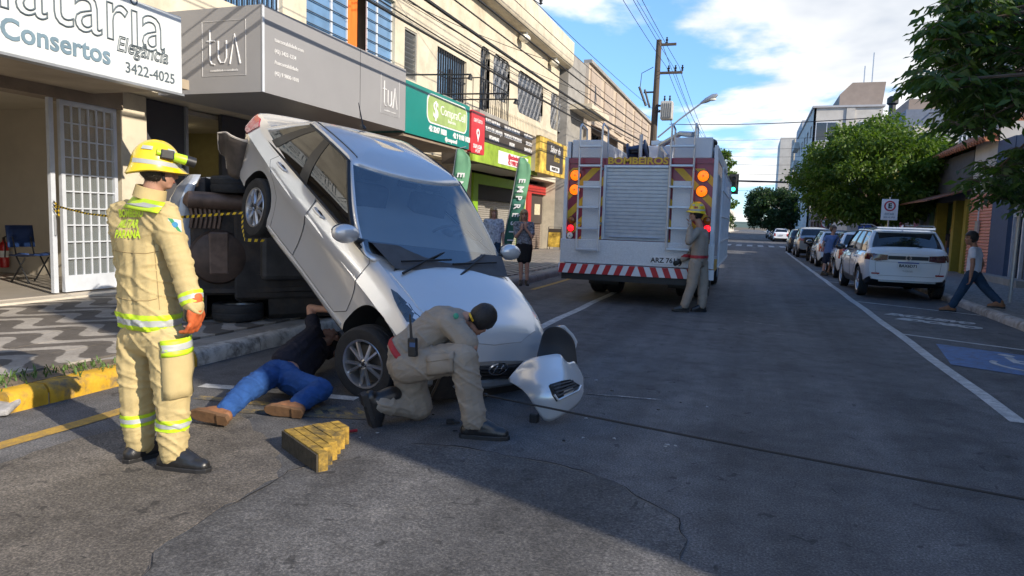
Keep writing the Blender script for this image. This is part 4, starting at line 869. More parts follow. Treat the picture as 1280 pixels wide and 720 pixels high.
for s_ in (-.12, .15): mk('bushing', MB().lathe([(.07, 0), (.03, .08), (.07, .12), (.03, .2), (.05, .3), (0, .32)], (tp.x+s_, PY, tp.z+.45)), M_bbar, tr, sm=True)
cq = pb.lerp(ptop, (tp.z-.13)/(ptop.z-.13)); mk('mounting_bracket', MB().bx(cq.x, tp.x-.28, PY-.05, PY+.05, tp.z-.1, tp.z).bx(cq.x, tp.x-.28, PY-.05, PY+.05, tp.z+.2, tp.z+.3), M_bbar, tr)
l0_, l1_ = AY(822, 172, PY), AY(878, 128, PY); lt = AY(897, 118, PY)
sl_ = empty('street_lamp', l0_); tag(sl_, 'cobra head street lamp on a long arm from the timber pole', 'street lamp')
mk('arm', MB().tube([l0_, l0_.lerp(l1_, .5)+V((0, 0, .05)), l1_], .045, 8), M_metal, sl_, sm=True); hd = (lt-l1_).normalized()
mk('lamp_head', MB().tube([l1_-hd*.1, l1_+hd*.2, l1_+hd*.6, lt], [.05, .13, .15, .06], 8), M_metal, sl_, sm=True); mk('lens', MB().ell(l1_+hd*.5+V((0, 0, -.1)), (.26, .12, .07)), M_bulb, sl_, sm=True)
def wire(name, a, b, sag, r, label, group, n=18):
    a, b = V(a), V(b); P = [a.lerp(b, i/n)+V((0, 0, -4*sag*(i/n)*(1-i/n))) for i in range(n+1)]
    o = mk(name, MB().tube(P, r, 5), M_cable); tag(o, label, 'cable', group); return o
rs = random.Random(9)
for i, (x, z, r) in enumerate(((-5.55, 6.35, .03), (-5.5, 6.05, .022), (-5.6, 5.75, .045), (-5.5, 5.5, .02), (-5.6, 5.25, .016), (-5.45, 5.05, .03), (-5.6, 6.7, .014), (-5.5, 7.1, .012), (-5.4, 7.6, .012))):
    wire('telephone_cable', (x, PY, z), (x-.5+rs.uniform(-.3, .3), -4, z+rs.uniform(-.15, .25)), rs.uniform(.15, .5), r*.8, 'black telephone cable strung along the cream building front', 'telephone cables along the cream building')
for i, dx in enumerate((.1, .45, .8, 1.1)):
    z = ptop.z-(.05 if i == 0 else 1.4); wire('power_line', (ptop.x+dx, PY, z), (ptop.x+dx-.2, -5, z+.2), .5, .012, 'thin power line running overhead from the timber pole towards the junction', 'overhead power lines')
    wire('power_line', (ptop.x+dx, PY, z), (ptop.x+dx+.2, 82, z-.3), .9, .014, 'thin power line running overhead from the timber pole towards the junction', 'overhead power lines')
for i in range(7):
    z = 4.6+i*.95; wire('crossing_cable', (-8.5, 64+i*2.2, z+.3), (9.5, 62+i*2, z+rs.uniform(-.2, .5)), .35, .013, 'cable strung across the street above the junction', 'cables crossing above the junction')
wire('crossing_cable', (-7, 60, 9.8), (16, 40, 8.2), .5, .03, 'cable strung across the street above the junction', 'cables crossing above the junction')
# service drops fixed to the facade
for i in range(5):
    y = 12+i*4.3; wire('service_drop', (UX, y, 6.9+.2*(i % 2)), (-5.6, y+7+i, 5.9), .2, .008, 'thin service wire dropping from the cream wall to the street cables', 'service wires on the cream building')
# traffic signal on a right-hand mast arm
M_sig = mat('signal_black', (.02, .02, .022), .5); M_go = mat('signal_green', (.02, .9, .35), .3, emit=3.0, var=0)
TY = 50
def signal(c, label, lit):
    o = empty('traffic_light', c+V((0, 0, -.55))); tag(o, label, 'traffic light'); mk('housing', MB().bx(c.x-.2, c.x+.2, TY-.12, TY+.12, c.z-.55, c.z+.55), M_sig, o, bevel=.03)
    for k, zz_ in enumerate((.36, 0, -.36)):
        mk('lens', MB().disc((c.x, TY-.12, c.z+zz_), (0, -1, 0), .13, 16, th=.02), M_go if (lit and k == 2) else M_sig, o); mk('visor', MB().lathe([(.15, 0), (.15, .16), (.14, .16), (.14, 0)], (c.x, TY-.12, c.z+zz_), (0, -1, 0), 12), M_sig, o)
    mk('backing_plate', MB().bx(c.x-.32, c.x+.32, TY+.12, TY+.14, c.z-.68, c.z+.68), M_sig, o); return o
c1 = AY(917, 230, TY); s_ = signal(c1, 'traffic light showing green at the end of the mast arm', True); c1b = AY(898, 262, TY); signal(c1b, 'dark unlit traffic signal seen beside the fire truck', False)
ma_ = empty('signal_mast', (4.7, TY, .12)); tag(ma_, 'grey traffic signal mast with an arm reaching over the road', 'mast'); zt_ = c1.z+.1
mk('post', MB().tube([(4.7, TY, .12), (4.7, TY, zt_+.15)], .09, 10), M_bbar, ma_, sm=True); mk('arm', MB().tube([(4.7, TY, zt_), (c1.x+.2, TY+.02, zt_+.12)], [.08, .05], 8), M_bbar, ma_, sm=True)
mk('sign_arm', MB().tube([(-5.1, TY, .1), (-5.1, TY, c1b.z), (c1b.x-.2, TY, c1b.z)], .05, 8), M_bbar, ma_) if False else None
pm = empty('signal_post', (-5.1, TY, .12)); tag(pm, 'short signal post with a side arm on the left pavement', 'mast'); mk('post', MB().tube([(-5.1, TY, .12), (-5.1, TY, c1b.z+.1)], .08, 8), M_bbar, pm); mk('arm', MB().tube([(-5.1, TY, c1b.z), (c1b.x-.2, TY+.02, c1b.z)], .05, 8), M_bbar, pm)
# parking sign on the right pavement
es = AX(1112, 262, 4.7); so_ = empty('parking_sign', (4.7, es.y, .12)); tag(so_, 'white parking sign with a letter E in a red ring on a post', 'sign')
M_sw = mat('sign_white', (.72, .74, .74), .4, var=.03); mk('post', MB().tube([(4.7, es.y+.04, .12), (4.7, es.y+.04, es.z+.45)], .03, 8), M_metal, so_)
mk('plate', MB().bx(4.7-.27, 4.7+.27, es.y-.01, es.y+.01, es.z-.38, es.z+.38), M_sw, so_); mk('ring', MB().lathe([(.14, 0), (.19, 0), (.19, .006), (.14, .006)], (4.7, es.y-.011, es.z+.13), (0, -1, 0), 24), M_rink, so_)
fq = lambda x, y, z: (V((x, y, z)), V((1, 0, 0)), V((0, 0, 1)))
text('E', .24, fq(4.7, es.y-.02, es.z+.13), M_sig, parent=so_, bold=.01); text('ESTAR', .11, fq(4.7, es.y-.02, es.z-.16), M_ink2, parent=so_); text('SEG A SÁB', .08, fq(4.7, es.y-.02, es.z-.28), M_ink2, parent=so_)
b_ = G(1262, 378, .12); o = mk('sign_post', MB().tube([b_, b_+V((.03, 0, 2.9))], .035, 8), M_metal); tag(o, 'bare grey metal post on the right pavement by the navy shop', 'post')
cyl = AX(1045, 285, 4.6)
for px, nm in ((1037, 'round white sign with an arrow on a thin post by the brown shops'), (947 + 8, None)):
    if nm is None: continue
    p = AX(px-4, 279, 4.6); o = empty('road_sign', (4.6, p.y, .12)); tag(o, nm, 'sign'); mk('post', MB().tube([(4.6, p.y+.03, .12), (4.6, p.y+.03, p.z+.3)], .03, 6), M_metal, o); mk('disc', MB().disc((4.6, p.y, p.z), (0, -1, 0), .35, 20), M_sw, o); mk('ring', MB().lathe([(.29, 0), (.35, 0), (.35, .006), (.29, .006)], (4.6, p.y-.012, p.z), (0, -1, 0), 20), M_rink, o); mk('arrow', MB().bx(4.45, 4.75, p.y-.02, p.y-.012, p.z-.03, p.z+.03), M_sig, o)
for i, px in enumerate((1036, 1072, 1080)):
    p = AX(px, 285, 6.3); o = empty('feather_banner', (6.3, p.y, .12)); tag(o, 'blue and white feather banner outside the brown shops', 'banner', 'blue feather banners on the far pavement'); mk('mast', MB().tube([(6.3, p.y, .12), (6.3, p.y, 3.4)], .025, 5), M_metal, o)
    mk('cloth', MB().prism([(6.33, p.y-.01, .7), (6.33, p.y-.01, 3.4), (6.75, p.y-.01, 3.3), (6.9, p.y-.01, 2.7), (6.85, p.y-.01, .8)], (0, .02, 0)), mat('blue_banner', (.06, .14, .5), .6, var=.7, scale=1.2), o)
# ================================================================== trees
def leafmat(name, a, b, tr=.35):
    m, t, K, Q, P = custom(name); pos = K.new('ShaderNodeNewGeometry').outputs['Position']
    c = N_ramp(K, Q, N_noise(K, Q, pos, 1.7, 4, .7), [(.3, a), (.7, b)]); c = N_mix(K, Q, .6, c, N_ramp(K, Q, N_noise(K, Q, pos, 25, 2), [(.3, (.6,)*3), (.7, (1.35,)*3)]), 'MULTIPLY')
    Q.new(c, P.inputs['Base Color']); P.inputs['Roughness'].default_value = .48; P.inputs['Specular IOR Level'].default_value = .45
    tl = K.new('ShaderNodeBsdfTranslucent'); Q.new(N_mix(K, Q, 1.0, c, (1.1, 1.25, .5), 'MULTIPLY'), tl.inputs[0]); mxs = K.new('ShaderNodeMixShader'); mxs.inputs[0].default_value = tr
    Q.new(P.outputs[0], mxs.inputs[1]); Q.new(tl.outputs[0], mxs.inputs[2]); Q.new(mxs.outputs[0], K['Material Output'].inputs[0]); return m
M_leafB = leafmat('leaf_bright', (.055, .115, .014), (.145, .215, .03), .42); M_leafD = leafmat('leaf_dark', (.045, .09, .02), (.10, .17, .035), .42); M_leafF = leafmat('leaf_far', (.025, .055, .018), (.045, .09, .026), .3); M_bark = mat('bark', (.10, .075, .055), .95, var=.35, scale=6, bump=.6, bscale=18)
def leaf_mesh(C_, D_, size, seed, wid=.42, droop=.0):
    """C_: (n,3) leaf bases, D_: (n,3) directions -> folded diamond leaves"""
    g_ = np.random.default_rng(seed); n = len(C_); D_ = D_/np.linalg.norm(D_, axis=1, keepdims=True)
    r_ = g_.normal(size=(n, 3)); S = np.cross(D_, r_); S /= np.linalg.norm(S, axis=1, keepdims=True)+1e-9; U = np.cross(S, D_)
    l = size*g_.uniform(.6, 1.3, (n, 1)); w_ = l*wid*.5
    v = np.empty((n, 4, 3)); v[:, 0] = C_; v[:, 1] = C_+D_*l*.5+S*w_+U*w_*.25; v[:, 2] = C_+D_*l; v[:, 2, 2] -= droop*l[:, 0]; v[:, 3] = C_+D_*l*.5-S*w_+U*w_*.25
    f = np.arange(n*4).reshape(n, 4); return v.reshape(-1, 3), f
def mesh_np(name, v, f, ma, parent):
    me = bpy.data.meshes.new(name); n = len(f); me.vertices.add(len(v)); me.vertices.foreach_set('co', (v-np.array(root_loc(parent))).ravel().astype(np.float32))
    me.loops.add(n*4); me.loops.foreach_set('vertex_index', f.ravel().astype(np.int32)); me.polygons.add(n); me.polygons.foreach_set('loop_start', (np.arange(n)*4).astype(np.int32)); me.polygons.foreach_set('loop_total', np.full(n, 4, np.int32))
    me.materials.append(ma); me.update(); me.validate(); o = bpy.data.objects.new(name, me); COL.objects.link(o); o.parent = parent; return o
def tree(name, label, base, cc, rad, nclump, nleaf, size, ma, seed, trunk_r=.2, group=None, extra=(), flat=.75, wid=.5, droop=.2, shell=.55):
    g_ = np.random.default_rng(seed); base = V(base); cc = V(cc)
    t_ = empty(name, base); tag(t_, label, 'tree', group)
    cl = []
    for i in range(nclump):
        d = g_.normal(size=3); d /= np.linalg.norm(d); q = shell+(1-shell)*g_.random()**.6
        p = np.array(cc)+d*np.array(rad)*q*(1+.22*noise.noise(V(d*2.3)+V((seed, 0, 0))))
        if p[2] < cc.z-rad[2]*flat: p[2] = cc.z-rad[2]*flat+g_.random()*.4
        cl.append((p, min(rad)*g_.uniform(.16, .32)))
    cl += [(np.array(p), s_) for p, s_ in extra]
    hub = V((base.x+(cc.x-base.x)*.35, base.y+(cc.y-base.y)*.35, cc.z-rad[2]*.75))
    mb = MB(); mb.tube([base, base.lerp(hub, .5)+V((.06, .05, 0)), hub, hub.lerp(cc, .5)], [trunk_r*1.25, trunk_r, trunk_r*.85, trunk_r*.5], 9)
    tk = mk('trunk', mb, M_bark, t_, sm=True)
    for i in g_.permutation(len(cl))[:min(16, len(cl))]:
        p = V(cl[i][0].tolist()); m_ = hub.lerp(p, .5)+V((0, 0, -.12*rad[2])); mk('limb', MB().tube([hub.lerp(cc, g_.random()*.4), m_, p], [trunk_r*.42, trunk_r*.26, trunk_r*.08], 6), M_bark, tk, sm=True)
    Cs = []; Ds = []; per = max(1, nleaf//len(cl))
    for p, s_ in cl:
        d = g_.normal(size=(per, 3)); d /= np.linalg.norm(d, axis=1, keepdims=True); q = d*s_*(.35+.75*g_.random((per, 1))); q[:, 2] *= .7
        Cs.append(p+q); e = d*.8+g_.normal(size=(per, 3))*.6; e[:, 2] -= droop; Ds.append(e)
    v, f = leaf_mesh(np.concatenate(Cs), np.concatenate(Ds), size, seed, wid, .1); mesh_np('crown', v, f, ma, t_); return t_
mt = AX(1096, 240, 5.3); MTY = 34.0
a_ = AY(1095, 218, MTY); l_ = AY(988, 200, MTY); r_ = AY(1203, 215, MTY); top = AY(1095, 150, MTY); bot = AY(1095, 292, MTY)
tree('street_tree', 'bright green dense street tree behind the white parked cars', (AY(1093, 310, MTY).x, MTY, .12), (a_.x, MTY, (top.z+bot.z)/2), ((r_.x-l_.x)/2*.93, 3.4, (top.z-bot.z)/2*.98), 230, 60000, .17, M_leafB, 3, .17, flat=.7)
FY = 88; f0_ = AY(958, 264, FY); rx_ = (AY(992, 264, FY).x-AY(930, 264, FY).x)/2
tree('street_tree', 'dark round tree far down the street past the crosswalk', (5.2, FY, 0), (f0_.x+.6, FY, f0_.z+.3), (rx_*1.05, 3.6, (AY(958, 236, FY).z-AY(958, 292, FY).z)/2), 110, 16000, .32, M_leafF, 5, .25)
tree('street_tree', 'slim light green tree standing beyond the fire truck', (-5.3, 84, .1), (AY(906, 240, 84).x-.6, 84, AY(906, 240, 84).z), (1.7, 2.0, 4.8), 60, 6500, .34, M_leafB, 8, .16)
tree('street_tree', 'low rounded tree at the far end of the left pavement', (-7.0, 190, 0), (-7.0, 190, 3.2), (3, 3, 2.6), 30, 2500, .5, M_leafF, 12, .2)
# near tree whose drooping leaflets reach into the picture
g_ = np.random.default_rng(21)
nt_ = empty('drooping_tree', (6.1, 11.6, .12)); tag(nt_, 'dark tree with drooping leaflets reaching over the right pavement', 'tree')
base = V((6.1, 11.6, .12)); hub = V((6.0, 11.8, 3.0))
mb = MB(); mb.tube([base, V((6.15, 11.7, 1.6)), hub, V((5.9, 12, 5.2))], [.24, .2, .18, .1], 10); tk = mk('trunk', mb, M_bark, nt_, sm=True)
nodes = []
px_pts = [(1160, 112), (1168, 104), (1180, 90), (1172, 48), (1190, 40), (1205, 20), (1215, 60), (1230, 30), (1250, 15), (1270, 40), (1195, 118), (1210, 100), (1225, 90), (1245, 70), (1262, 95), (1280, 70), (1205, 140), (1222, 130), (1235, 148), (1250, 125), (1270, 130), (1228, 5), (1200, 5), (1285, 10), (1215, 158), (1208, 210), (1225, 212), (1245, 200), (1262, 188), (1280, 195), (1200, 237), (1218, 240), (1235, 235), (1255, 228), (1275, 222), (1230, 255), (1262, 250), (1285, 245), (1275, 268), (1185, 68), (1240, 45), (1290, 110), (1240, 110), (1270, 10), (1218, 40)]
for (x, y) in px_pts:
    if y > 170: x += 30
    for k in range(5 if y < 170 else 2): nodes.append(np.array(PD(x+g_.uniform(-11, 11), y+g_.uniform(-10, 6), g_.uniform(10.2, 14.0))))
for k in range(150):
    d = g_.normal(size=3); d /= np.linalg.norm(d); nodes.append(np.array([6.6, 11.6, 6.0])+d*np.array([2.4, 3.6, 2.9])*g_.uniform(.5, 1))
for k in range(40):
    d = g_.normal(size=3); nodes.append(np.array([5.2, 9.0, 6.5])+d*np.array([.8, 1.2, 1.0]))  # out-of-view crown lobe, added so the tree shades the truck's rear
Cs = []; Ds = []; tw = MB()
for p in nodes:
    pv = V(p.tolist())
    for b in range(5):
        a = g_.uniform(0, 6.28); d = np.array([math.cos(a), math.sin(a), g_.uniform(-.1, .5)]); ln = g_.uniform(.3, .6); e = p+d*ln; e[2] -= .12
        tw.tube([pv, V((p+d*ln*.5).tolist())+V((0, 0, .03)), V(e.tolist())], [.008, .006, .003], 3)
        for k in range(11):
            q = (k+1)/11; c = p+(e-p)*q; c[2] += .05*math.sin(q*3.1); s_ = np.cross(d, [0, 0, 1]); s_ /= np.linalg.norm(s_)
            Cs.append(c); Ds.append(s_*(1 if k % 2 else -1)*.9+d*.55+np.array([0, 0, -.55])+g_.normal(size=3)*.18)
v, f = leaf_mesh(np.array(Cs), np.array(Ds), .19, 4, .36, .15); mesh_np('crown', v, f, M_leafD, nt_)
mk('twigs', tw, M_bark, nt_)
for i in range(0, len(nodes), 7):
    p = V(nodes[i].tolist()); q = g_.random(); s0 = hub.lerp(V((5.9, 12, 5.2)), q); mk('limb', MB().tube([s0, s0.lerp(p, .5)+V((0, 0, .25)), p], [.07, .045, .012], 6), M_bark, tk, sm=True)
# ================================================================== cars
def interp(xs, ys, x):
    return float(np.interp(x, xs, ys))
def smooth_curve(pts, n=200):                 # Catmull-Rom through (x, value), returned as a callable
    xs = np.array([p[0] for p in pts], float); ys = np.array([p[1] for p in pts], float)
    d = np.gradient(ys, xs)
    def f(x):
        x = min(max(x, xs[0]), xs[-1]); i = int(min(max(np.searchsorted(xs, x)-1, 0), len(xs)-2)); h = xs[i+1]-xs[i]; t = (x-xs[i])/h
        return float((2*t**3-3*t**2+1)*ys[i]+(t**3-2*t**2+t)*h*d[i]+(-2*t**3+3*t**2)*ys[i+1]+(t**3-t**2)*h*d[i+1])
    return f
M_tyre = mat('tyre', (.022, .022, .023), .8, var=.25, scale=20, bump=.3, bscale=60); M_rim = mat('alloy', (.55, .56, .58), .28, .85, var=.05); M_disc = mat('brake_disc', (.12, .11, .10), .5, .6)
M_head = mat('headlamp', (.05, .065, .08), .06, .2, var=.5, scale=9, spec=1.0, coat=1.0); M_tail = mat('tail_lamp', (.35, .008, .012), .12, var=.15, spec=.8, coat=.6); M_taild = mat('tail_lamp_dark', (.075, .012, .014), .12, var=.3, scale=12, spec=.8, coat=.5)
M_plate = mat('number_plate', (.70, .71, .72), .4, var=0); M_plb = mat('plate_blue', (.03, .07, .3), .4, var=0); M_under = mat('underbody', (.035, .03, .027), .8, var=.5, scale=5, bump=.4, bscale=20, dirt=.6, dcol=(.09, .06, .04), dscale=4); M_rust = mat('exhaust_steel', (.16, .11, .085), .55, .5, var=.35, scale=6)
M_arch = mat('wheel_arch', (.012, .012, .012), .9, var=0); M_chrome = mat('chrome', (.7, .7, .72), .1, 1.0, var=0); M_inter = mat('car_interior', (.07, .07, .075), .8, var=.2)
def carpaint(name, col, metal=.0, rough=.3, var=.03, dirt=.0):
    return mat(name, col, rough, metal, var=var, scale=1.2, coat=1.0, spec=.5, dirt=dirt, dcol=(.25, .22, .18), dscale=1.4)
def glassmat(name, col, tr, ior=1.75):
    m, t, K, Q, P = custom(name); K.remove(P)
    gl = K.new('ShaderNodeBsdfGlossy'); gl.inputs['Roughness'].default_value = .015; gl.inputs[0].default_value = (.95, .97, 1, 1); tp_ = K.new('ShaderNodeBsdfTransparent'); tp_.inputs[0].default_value = (*col, 1)
    fr_ = K.new('ShaderNodeFresnel'); fr_.inputs[0].default_value = ior; ad = K.new('ShaderNodeMath'); ad.operation = 'ADD'; ad.inputs[1].default_value = tr; ad.use_clamp = True
    Q.new(fr_.outputs[0], ad.inputs[0]); mx_ = K.new('ShaderNodeMixShader'); Q.new(ad.outputs[0], mx_.inputs[0]); Q.new(tp_.outputs[0], mx_.inputs[1]); Q.new(gl.outputs[0], mx_.inputs[2]); Q.new(mx_.outputs[0], K['Material Output'].inputs[0]); return m
M_wscr = glassmat('windscreen_glass', (.78, .86, .88), .10); M_tint = glassmat('tinted_glass', (.14, .16, .16), .03, 1.5)
def wheel(par, c, r, wd, steer, side, camber=0, nsp=5, rimmat=None):
    """wheel about the local y axis; side=+1 left (outer face +y)"""
    rot = Matrix.Rotation(steer, 3, 'Z'); ax = rot @ V((0, side, 0)); ax = (Matrix.Rotation(camber, 3, 'X') @ ax); c = V(c); h = wd/2; rr = r*.66
    prof = [(rr, -h*.85), (r*.80, -h), (r*.94, -h*.96), (r*.985, -h*.78), (r, -h*.5), (r*.992, -h*.46), (r, -h*.42), (r, -.012), (r*.985, -.008), (r*.985, .008), (r, .012), (r, h*.42), (r*.992, h*.46), (r, h*.5), (r*.985, h*.78), (r*.94, h*.96), (r*.80, h), (rr, h*.85)]
    w_ = mk('wheel', MB().lathe(prof, c, ax, 40), M_tyre, par, local=True, sm=True, ang=30)
    rm = MB(); rm.lathe([(rr*1.01, -h*.8), (rr*.93, -h*.7), (rr*.90, h*.4), (rr*.95, h*.78), (rr*1.02, h*.86), (rr*1.0, h*.92), (rr*.94, h*.88), (rr*.88, h*.4)], c, ax, 40)
    u = ax.orthogonal().normalized(); v_ = ax.cross(u)
    for k in range(nsp):
        for dv in (-.17, .17):
            a = 2*math.pi*k/nsp+dv; a2 = 2*math.pi*k/nsp+dv*1.35; d = u*math.cos(a)+v_*math.sin(a); d2 = u*math.cos(a2)+v_*math.sin(a2); t_ = ax.cross(d)
            p0 = c+d*rr*.20+ax*h*.62; p1 = c+d2*rr*.93+ax*h*.55; wa, wb = rr*.065, rr*.085
            rm.add([p0-t_*wa, p0+t_*wa, p1+t_*wb, p1-t_*wb, p0-t_*wa*.5+ax*.025, p0+t_*wa*.5+ax*.025, p1+t_*wb*.5+ax*.02, p1-t_*wb*.5+ax*.02, ], [(4, 5, 6, 7), (0, 1, 5, 4), (1, 2, 6, 5), (2, 3, 7, 6), (3, 0, 4, 7)])
    rm.lathe([(0, h*.80), (rr*.12, h*.80), (rr*.20, h*.74), (rr*.22, h*.55), (rr*.1, h*.4)], c, ax, 20)
    mk('rim', rm, rimmat or M_rim, w_, local=True, sm=True, ang=30)
    mk('brake_disc', MB().lathe([(0, h*.12), (rr*.72, h*.12), (rr*.72, -h*.2), (0, -h*.2)], c, ax, 24).lathe([(0, -h*.2), (rr*.9, -h*.3), (rr*.9, -h*.35), (0, -h*.4)], c, ax, 24, 0), M_disc, w_, local=True)
    nut = MB()
    for k in range(4): a = 2*math.pi*(k+.5)/4; nut.disc(c+(u*math.cos(a)+v_*math.sin(a))*rr*.14+ax*h*.77, ax, rr*.03, 6, th=.012)
    mk('hub_cap', MB().lathe([(0, h*.86), (rr*.075, h*.84), (rr*.085, h*.78)], c, ax, 16), M_blk, w_, local=True); mk('wheel_nuts', nut, M_blk, w_, local=True)
    return w_
class Car: pass
def car(name, label, cfg, loc, rot, paint, group=None, detail=1):
    c = Car(); root = empty(name, loc, rot); tag(root, label, 'car', group); c.root = root; P = cfg; c.cfg = P
    xf, xr, W = P['xf'], P['xr'], P['W']; ztop = smooth_curve(P['top']); zbot = smooth_curve(P['bot']); wpl = smooth_curve(P['plan'])
    # ---- lower body
    xs = np.unique(np.concatenate([xf-(xf-xr)*(1-np.cos(np.linspace(0, math.pi, 46)))/2])); rows = []
    prof = P.get('prof') or [(0, 0), (.72, 0), (.90, .03), (.955, .14), (.985, .32), (1.0, .52), (.992, .68), (.965, .82), (.925, .92), (.86, .985), (.74, 1.015), (.5, 1.045), (.25, 1.06), (0, 1.065)]
    for x in xs:
        w_, a, b = wpl(x)*W, zbot(x), ztop(x); h = b-a
        half = [(x, u*w_, a+v*h if v <= .985 else b+(v-1)*P.get('crown', .55)) for u, v in prof]
        rows.append(half+[(q[0], -q[1], q[2]) for q in half[-2:0:-1]])
    n = len(rows[0]); mb = MB(); mb.grid(rows, closed=True); mb.f += [tuple(range(n)), tuple(range((len(rows)-1)*n, len(rows)*n))[::-1]]; mb.m += [0, 0]
    body = mk('body', mb, [paint, M_arch], root, local=True)
    for ax_x in (0, -P['WB']):
        for s_ in (-1, 1):
            ra_ = P.get('arf', P['ar']) if ax_x == 0 else P['ar']; cu = mk('cut', MB().lathe([(0, -.20), (ra_, -.20), (ra_, .3), (0, .3)], (ax_x+(P.get('afx', 0) if ax_x == 0 else 0), s_*(W-.12), P['wr']+(P.get('afz', .01) if ax_x == 0 else .01)), (0, s_, 0), 40), M_arch, root, local=True)
            bm_ = body.modifiers.new('b', 'BOOLEAN'); bm_.operation = 'DIFFERENCE'; bm_.object = cu; bm_.solver = 'EXACT'; bm_.material_mode = 'TRANSFER'; c.__dict__.setdefault('cuts', []).append(cu)
    if P.get('nocorner'):
        for s_ in (-1, 1):
            cu = mk('cut', MB().box((.55, s_*.86, .15), (.90, .66, .78)), M_arch, root, local=True); bm_ = body.modifiers.new('b', 'BOOLEAN'); bm_.operation = 'DIFFERENCE'; bm_.object = cu; bm_.solver = 'EXACT'; bm_.material_mode = 'TRANSFER'; c.cuts.append(cu)
    bake(body)
    for cu in c.cuts: bpy.data.objects.remove(cu)
    body.data.materials.append(P.get('sill', M_under))
    for p_ in body.data.polygons:
        if p_.material_index == 0 and (p_.normal.z < -.45 or p_.center.z < P.get('clad', 0)): p_.material_index = 2
    smooth(body.data, 32); c.body = body
    # ---- greenhouse
    gz0, gz1 = P['gz']; nl = 16; NF, NC, NS = 9, 6, 22
    gxf, gxr, gw = smooth_curve(P['gxf']), smooth_curve(P['gxr']), smooth_curve(P['gw']); rc = P.get('rc', .16)
    def outline(t, s_=0.0):
        a, b, w_ = gxf(t), gxr(t), gw(t); r_ = rc*(1-.25*t); bf, br = P.get('bf', .16)*(1-.3*t), P.get('br', .06); o = []
        for i in range(NF): y = (w_-r_)*i/(NF-1); o.append((a-bf*(y/w_)**2, y))
        x1 = a-bf*((w_-r_)/w_)**2
        for i in range(1, NC): q = math.pi/2*i/NC; o.append((x1-r_*(1-math.cos(q)), w_-r_+r_*math.sin(q)))
        x2 = x1-r_; x3 = b+br+r_*.8
        for i in range(NS):
            q = i/(NS-1); o.append((x2+(x3-x2)*q, w_*(1-P.get('taper', .06)*q*q)))
        we = w_*(1-P.get('taper', .06))
        for i in range(1, NC): q = math.pi/2*i/NC; o.append((x3-r_*.8*math.sin(q), we-r_*.8*(1-math.cos(q))))
        for i in range(NF): y = (we-r_*.8)*(1-i/(NF-1)); o.append((b+br*(y/we)**2, y))
        if s_:
            cx_ = (a+b)/2; o = [(cx_+(x-cx_)*(1-s_), y*(1-s_)) for x, y in o]
        return o
    rx0 = P.get('roofpeak', -1.3); rl = P.get('roofdrop', .10)
    def zof(x, t): return gz0+(gz1-gz0)*t-rl*t*((x-rx0)/1.3)**2*(1 if x < rx0 else .8)
    lv = [(t, 0.0) for t in np.linspace(0, 1, nl)]+[(1, s_) for s_ in (.015, .04, .09, .17, .3, .5, .75, .999)]
    G_ = []; cr = P.get('rcrown', .075)
    for t, s_ in lv:
        o = outline(t, s_); full = o+[(x, -y) for x, y in o[-2:0:-1]]
        G_.append([(x, y, zof(x, t)+cr*(1-(1-s_)**3.2) if s_ else zof(x, t)) for x, y in full])
    c.G = G_; H_ = len(outline(0)); n = len(G_[0]); i_s0 = NF+NC-1; i_s1 = i_s0+NS; i_r = i_s1+NC-1
    tb, tt = P.get('tb', 1), P.get('tt', 14)
    fw = P.get('fw', NF+1); bp_ = P.get('bpil', 10); cp_ = P.get('cpil', 18); qp_ = P.get('qpil', 99); r0_ = P.get('rwin', 3)
    zones = {}
    def zone(i, j):
        if not (tb <= i < tt): return None
        jj = j if j < H_-1 else n-1-j; sd = 'L' if j < H_-1 else 'R'
        if jj < fw: return 'windscreen'
        if i_s0+1 <= jj < i_s0+bp_: return 'front_window'+sd
        if i_s0+bp_+1 <= jj < i_s0+cp_: return 'rear_window'+sd
        if qp_ < 99 and i_s0+cp_+1 <= jj < i_s0+qp_: return 'quarter_window'+sd
        if jj >= i_r+r0_-2 and i >= P.get('rt0', 2) and i < P.get('rt1', 14): return 'back_window'
        return None
    shell = MB(); fl = {}
    o = 0; vs_ = [p for r_ in G_ for p in r_]
    for i in range(len(G_)-1):
        for j in range(n):
            f = (i*n+j, i*n+(j+1) % n, (i+1)*n+(j+1) % n, (i+1)*n+j); z_ = zone(i, j)
            fl.setdefault(z_, []).append(f)
    pil = P.get('pillar_dark', True)
    def sub(fs): 
        ids = sorted({k for f in fs for k in f}); mp_ = {k: q for q, k in enumerate(ids)}; return [vs_[k] for k in ids], [tuple(mp_[k] for k in f) for f in fs]
    gh = mk('greenhouse', sub(fl[None]), paint, root, local=True, sm=True, ang=40)
    gh.modifiers.new('s', 'SOLIDIFY').thickness = .018
    for z_, fs in fl.items():
        if z_ is None: continue
        nm = {'w': 'windscreen', 'b': 'rear_windscreen'}.get(z_[0], 'side_window'); nm = 'rear_windscreen' if z_ == 'back_window' else nm
        wo = mk(nm, sub(fs), M_wscr if z_ == 'windscreen' and detail else P.get('glass', M_tint), root, local=True, sm=True, fix=True)
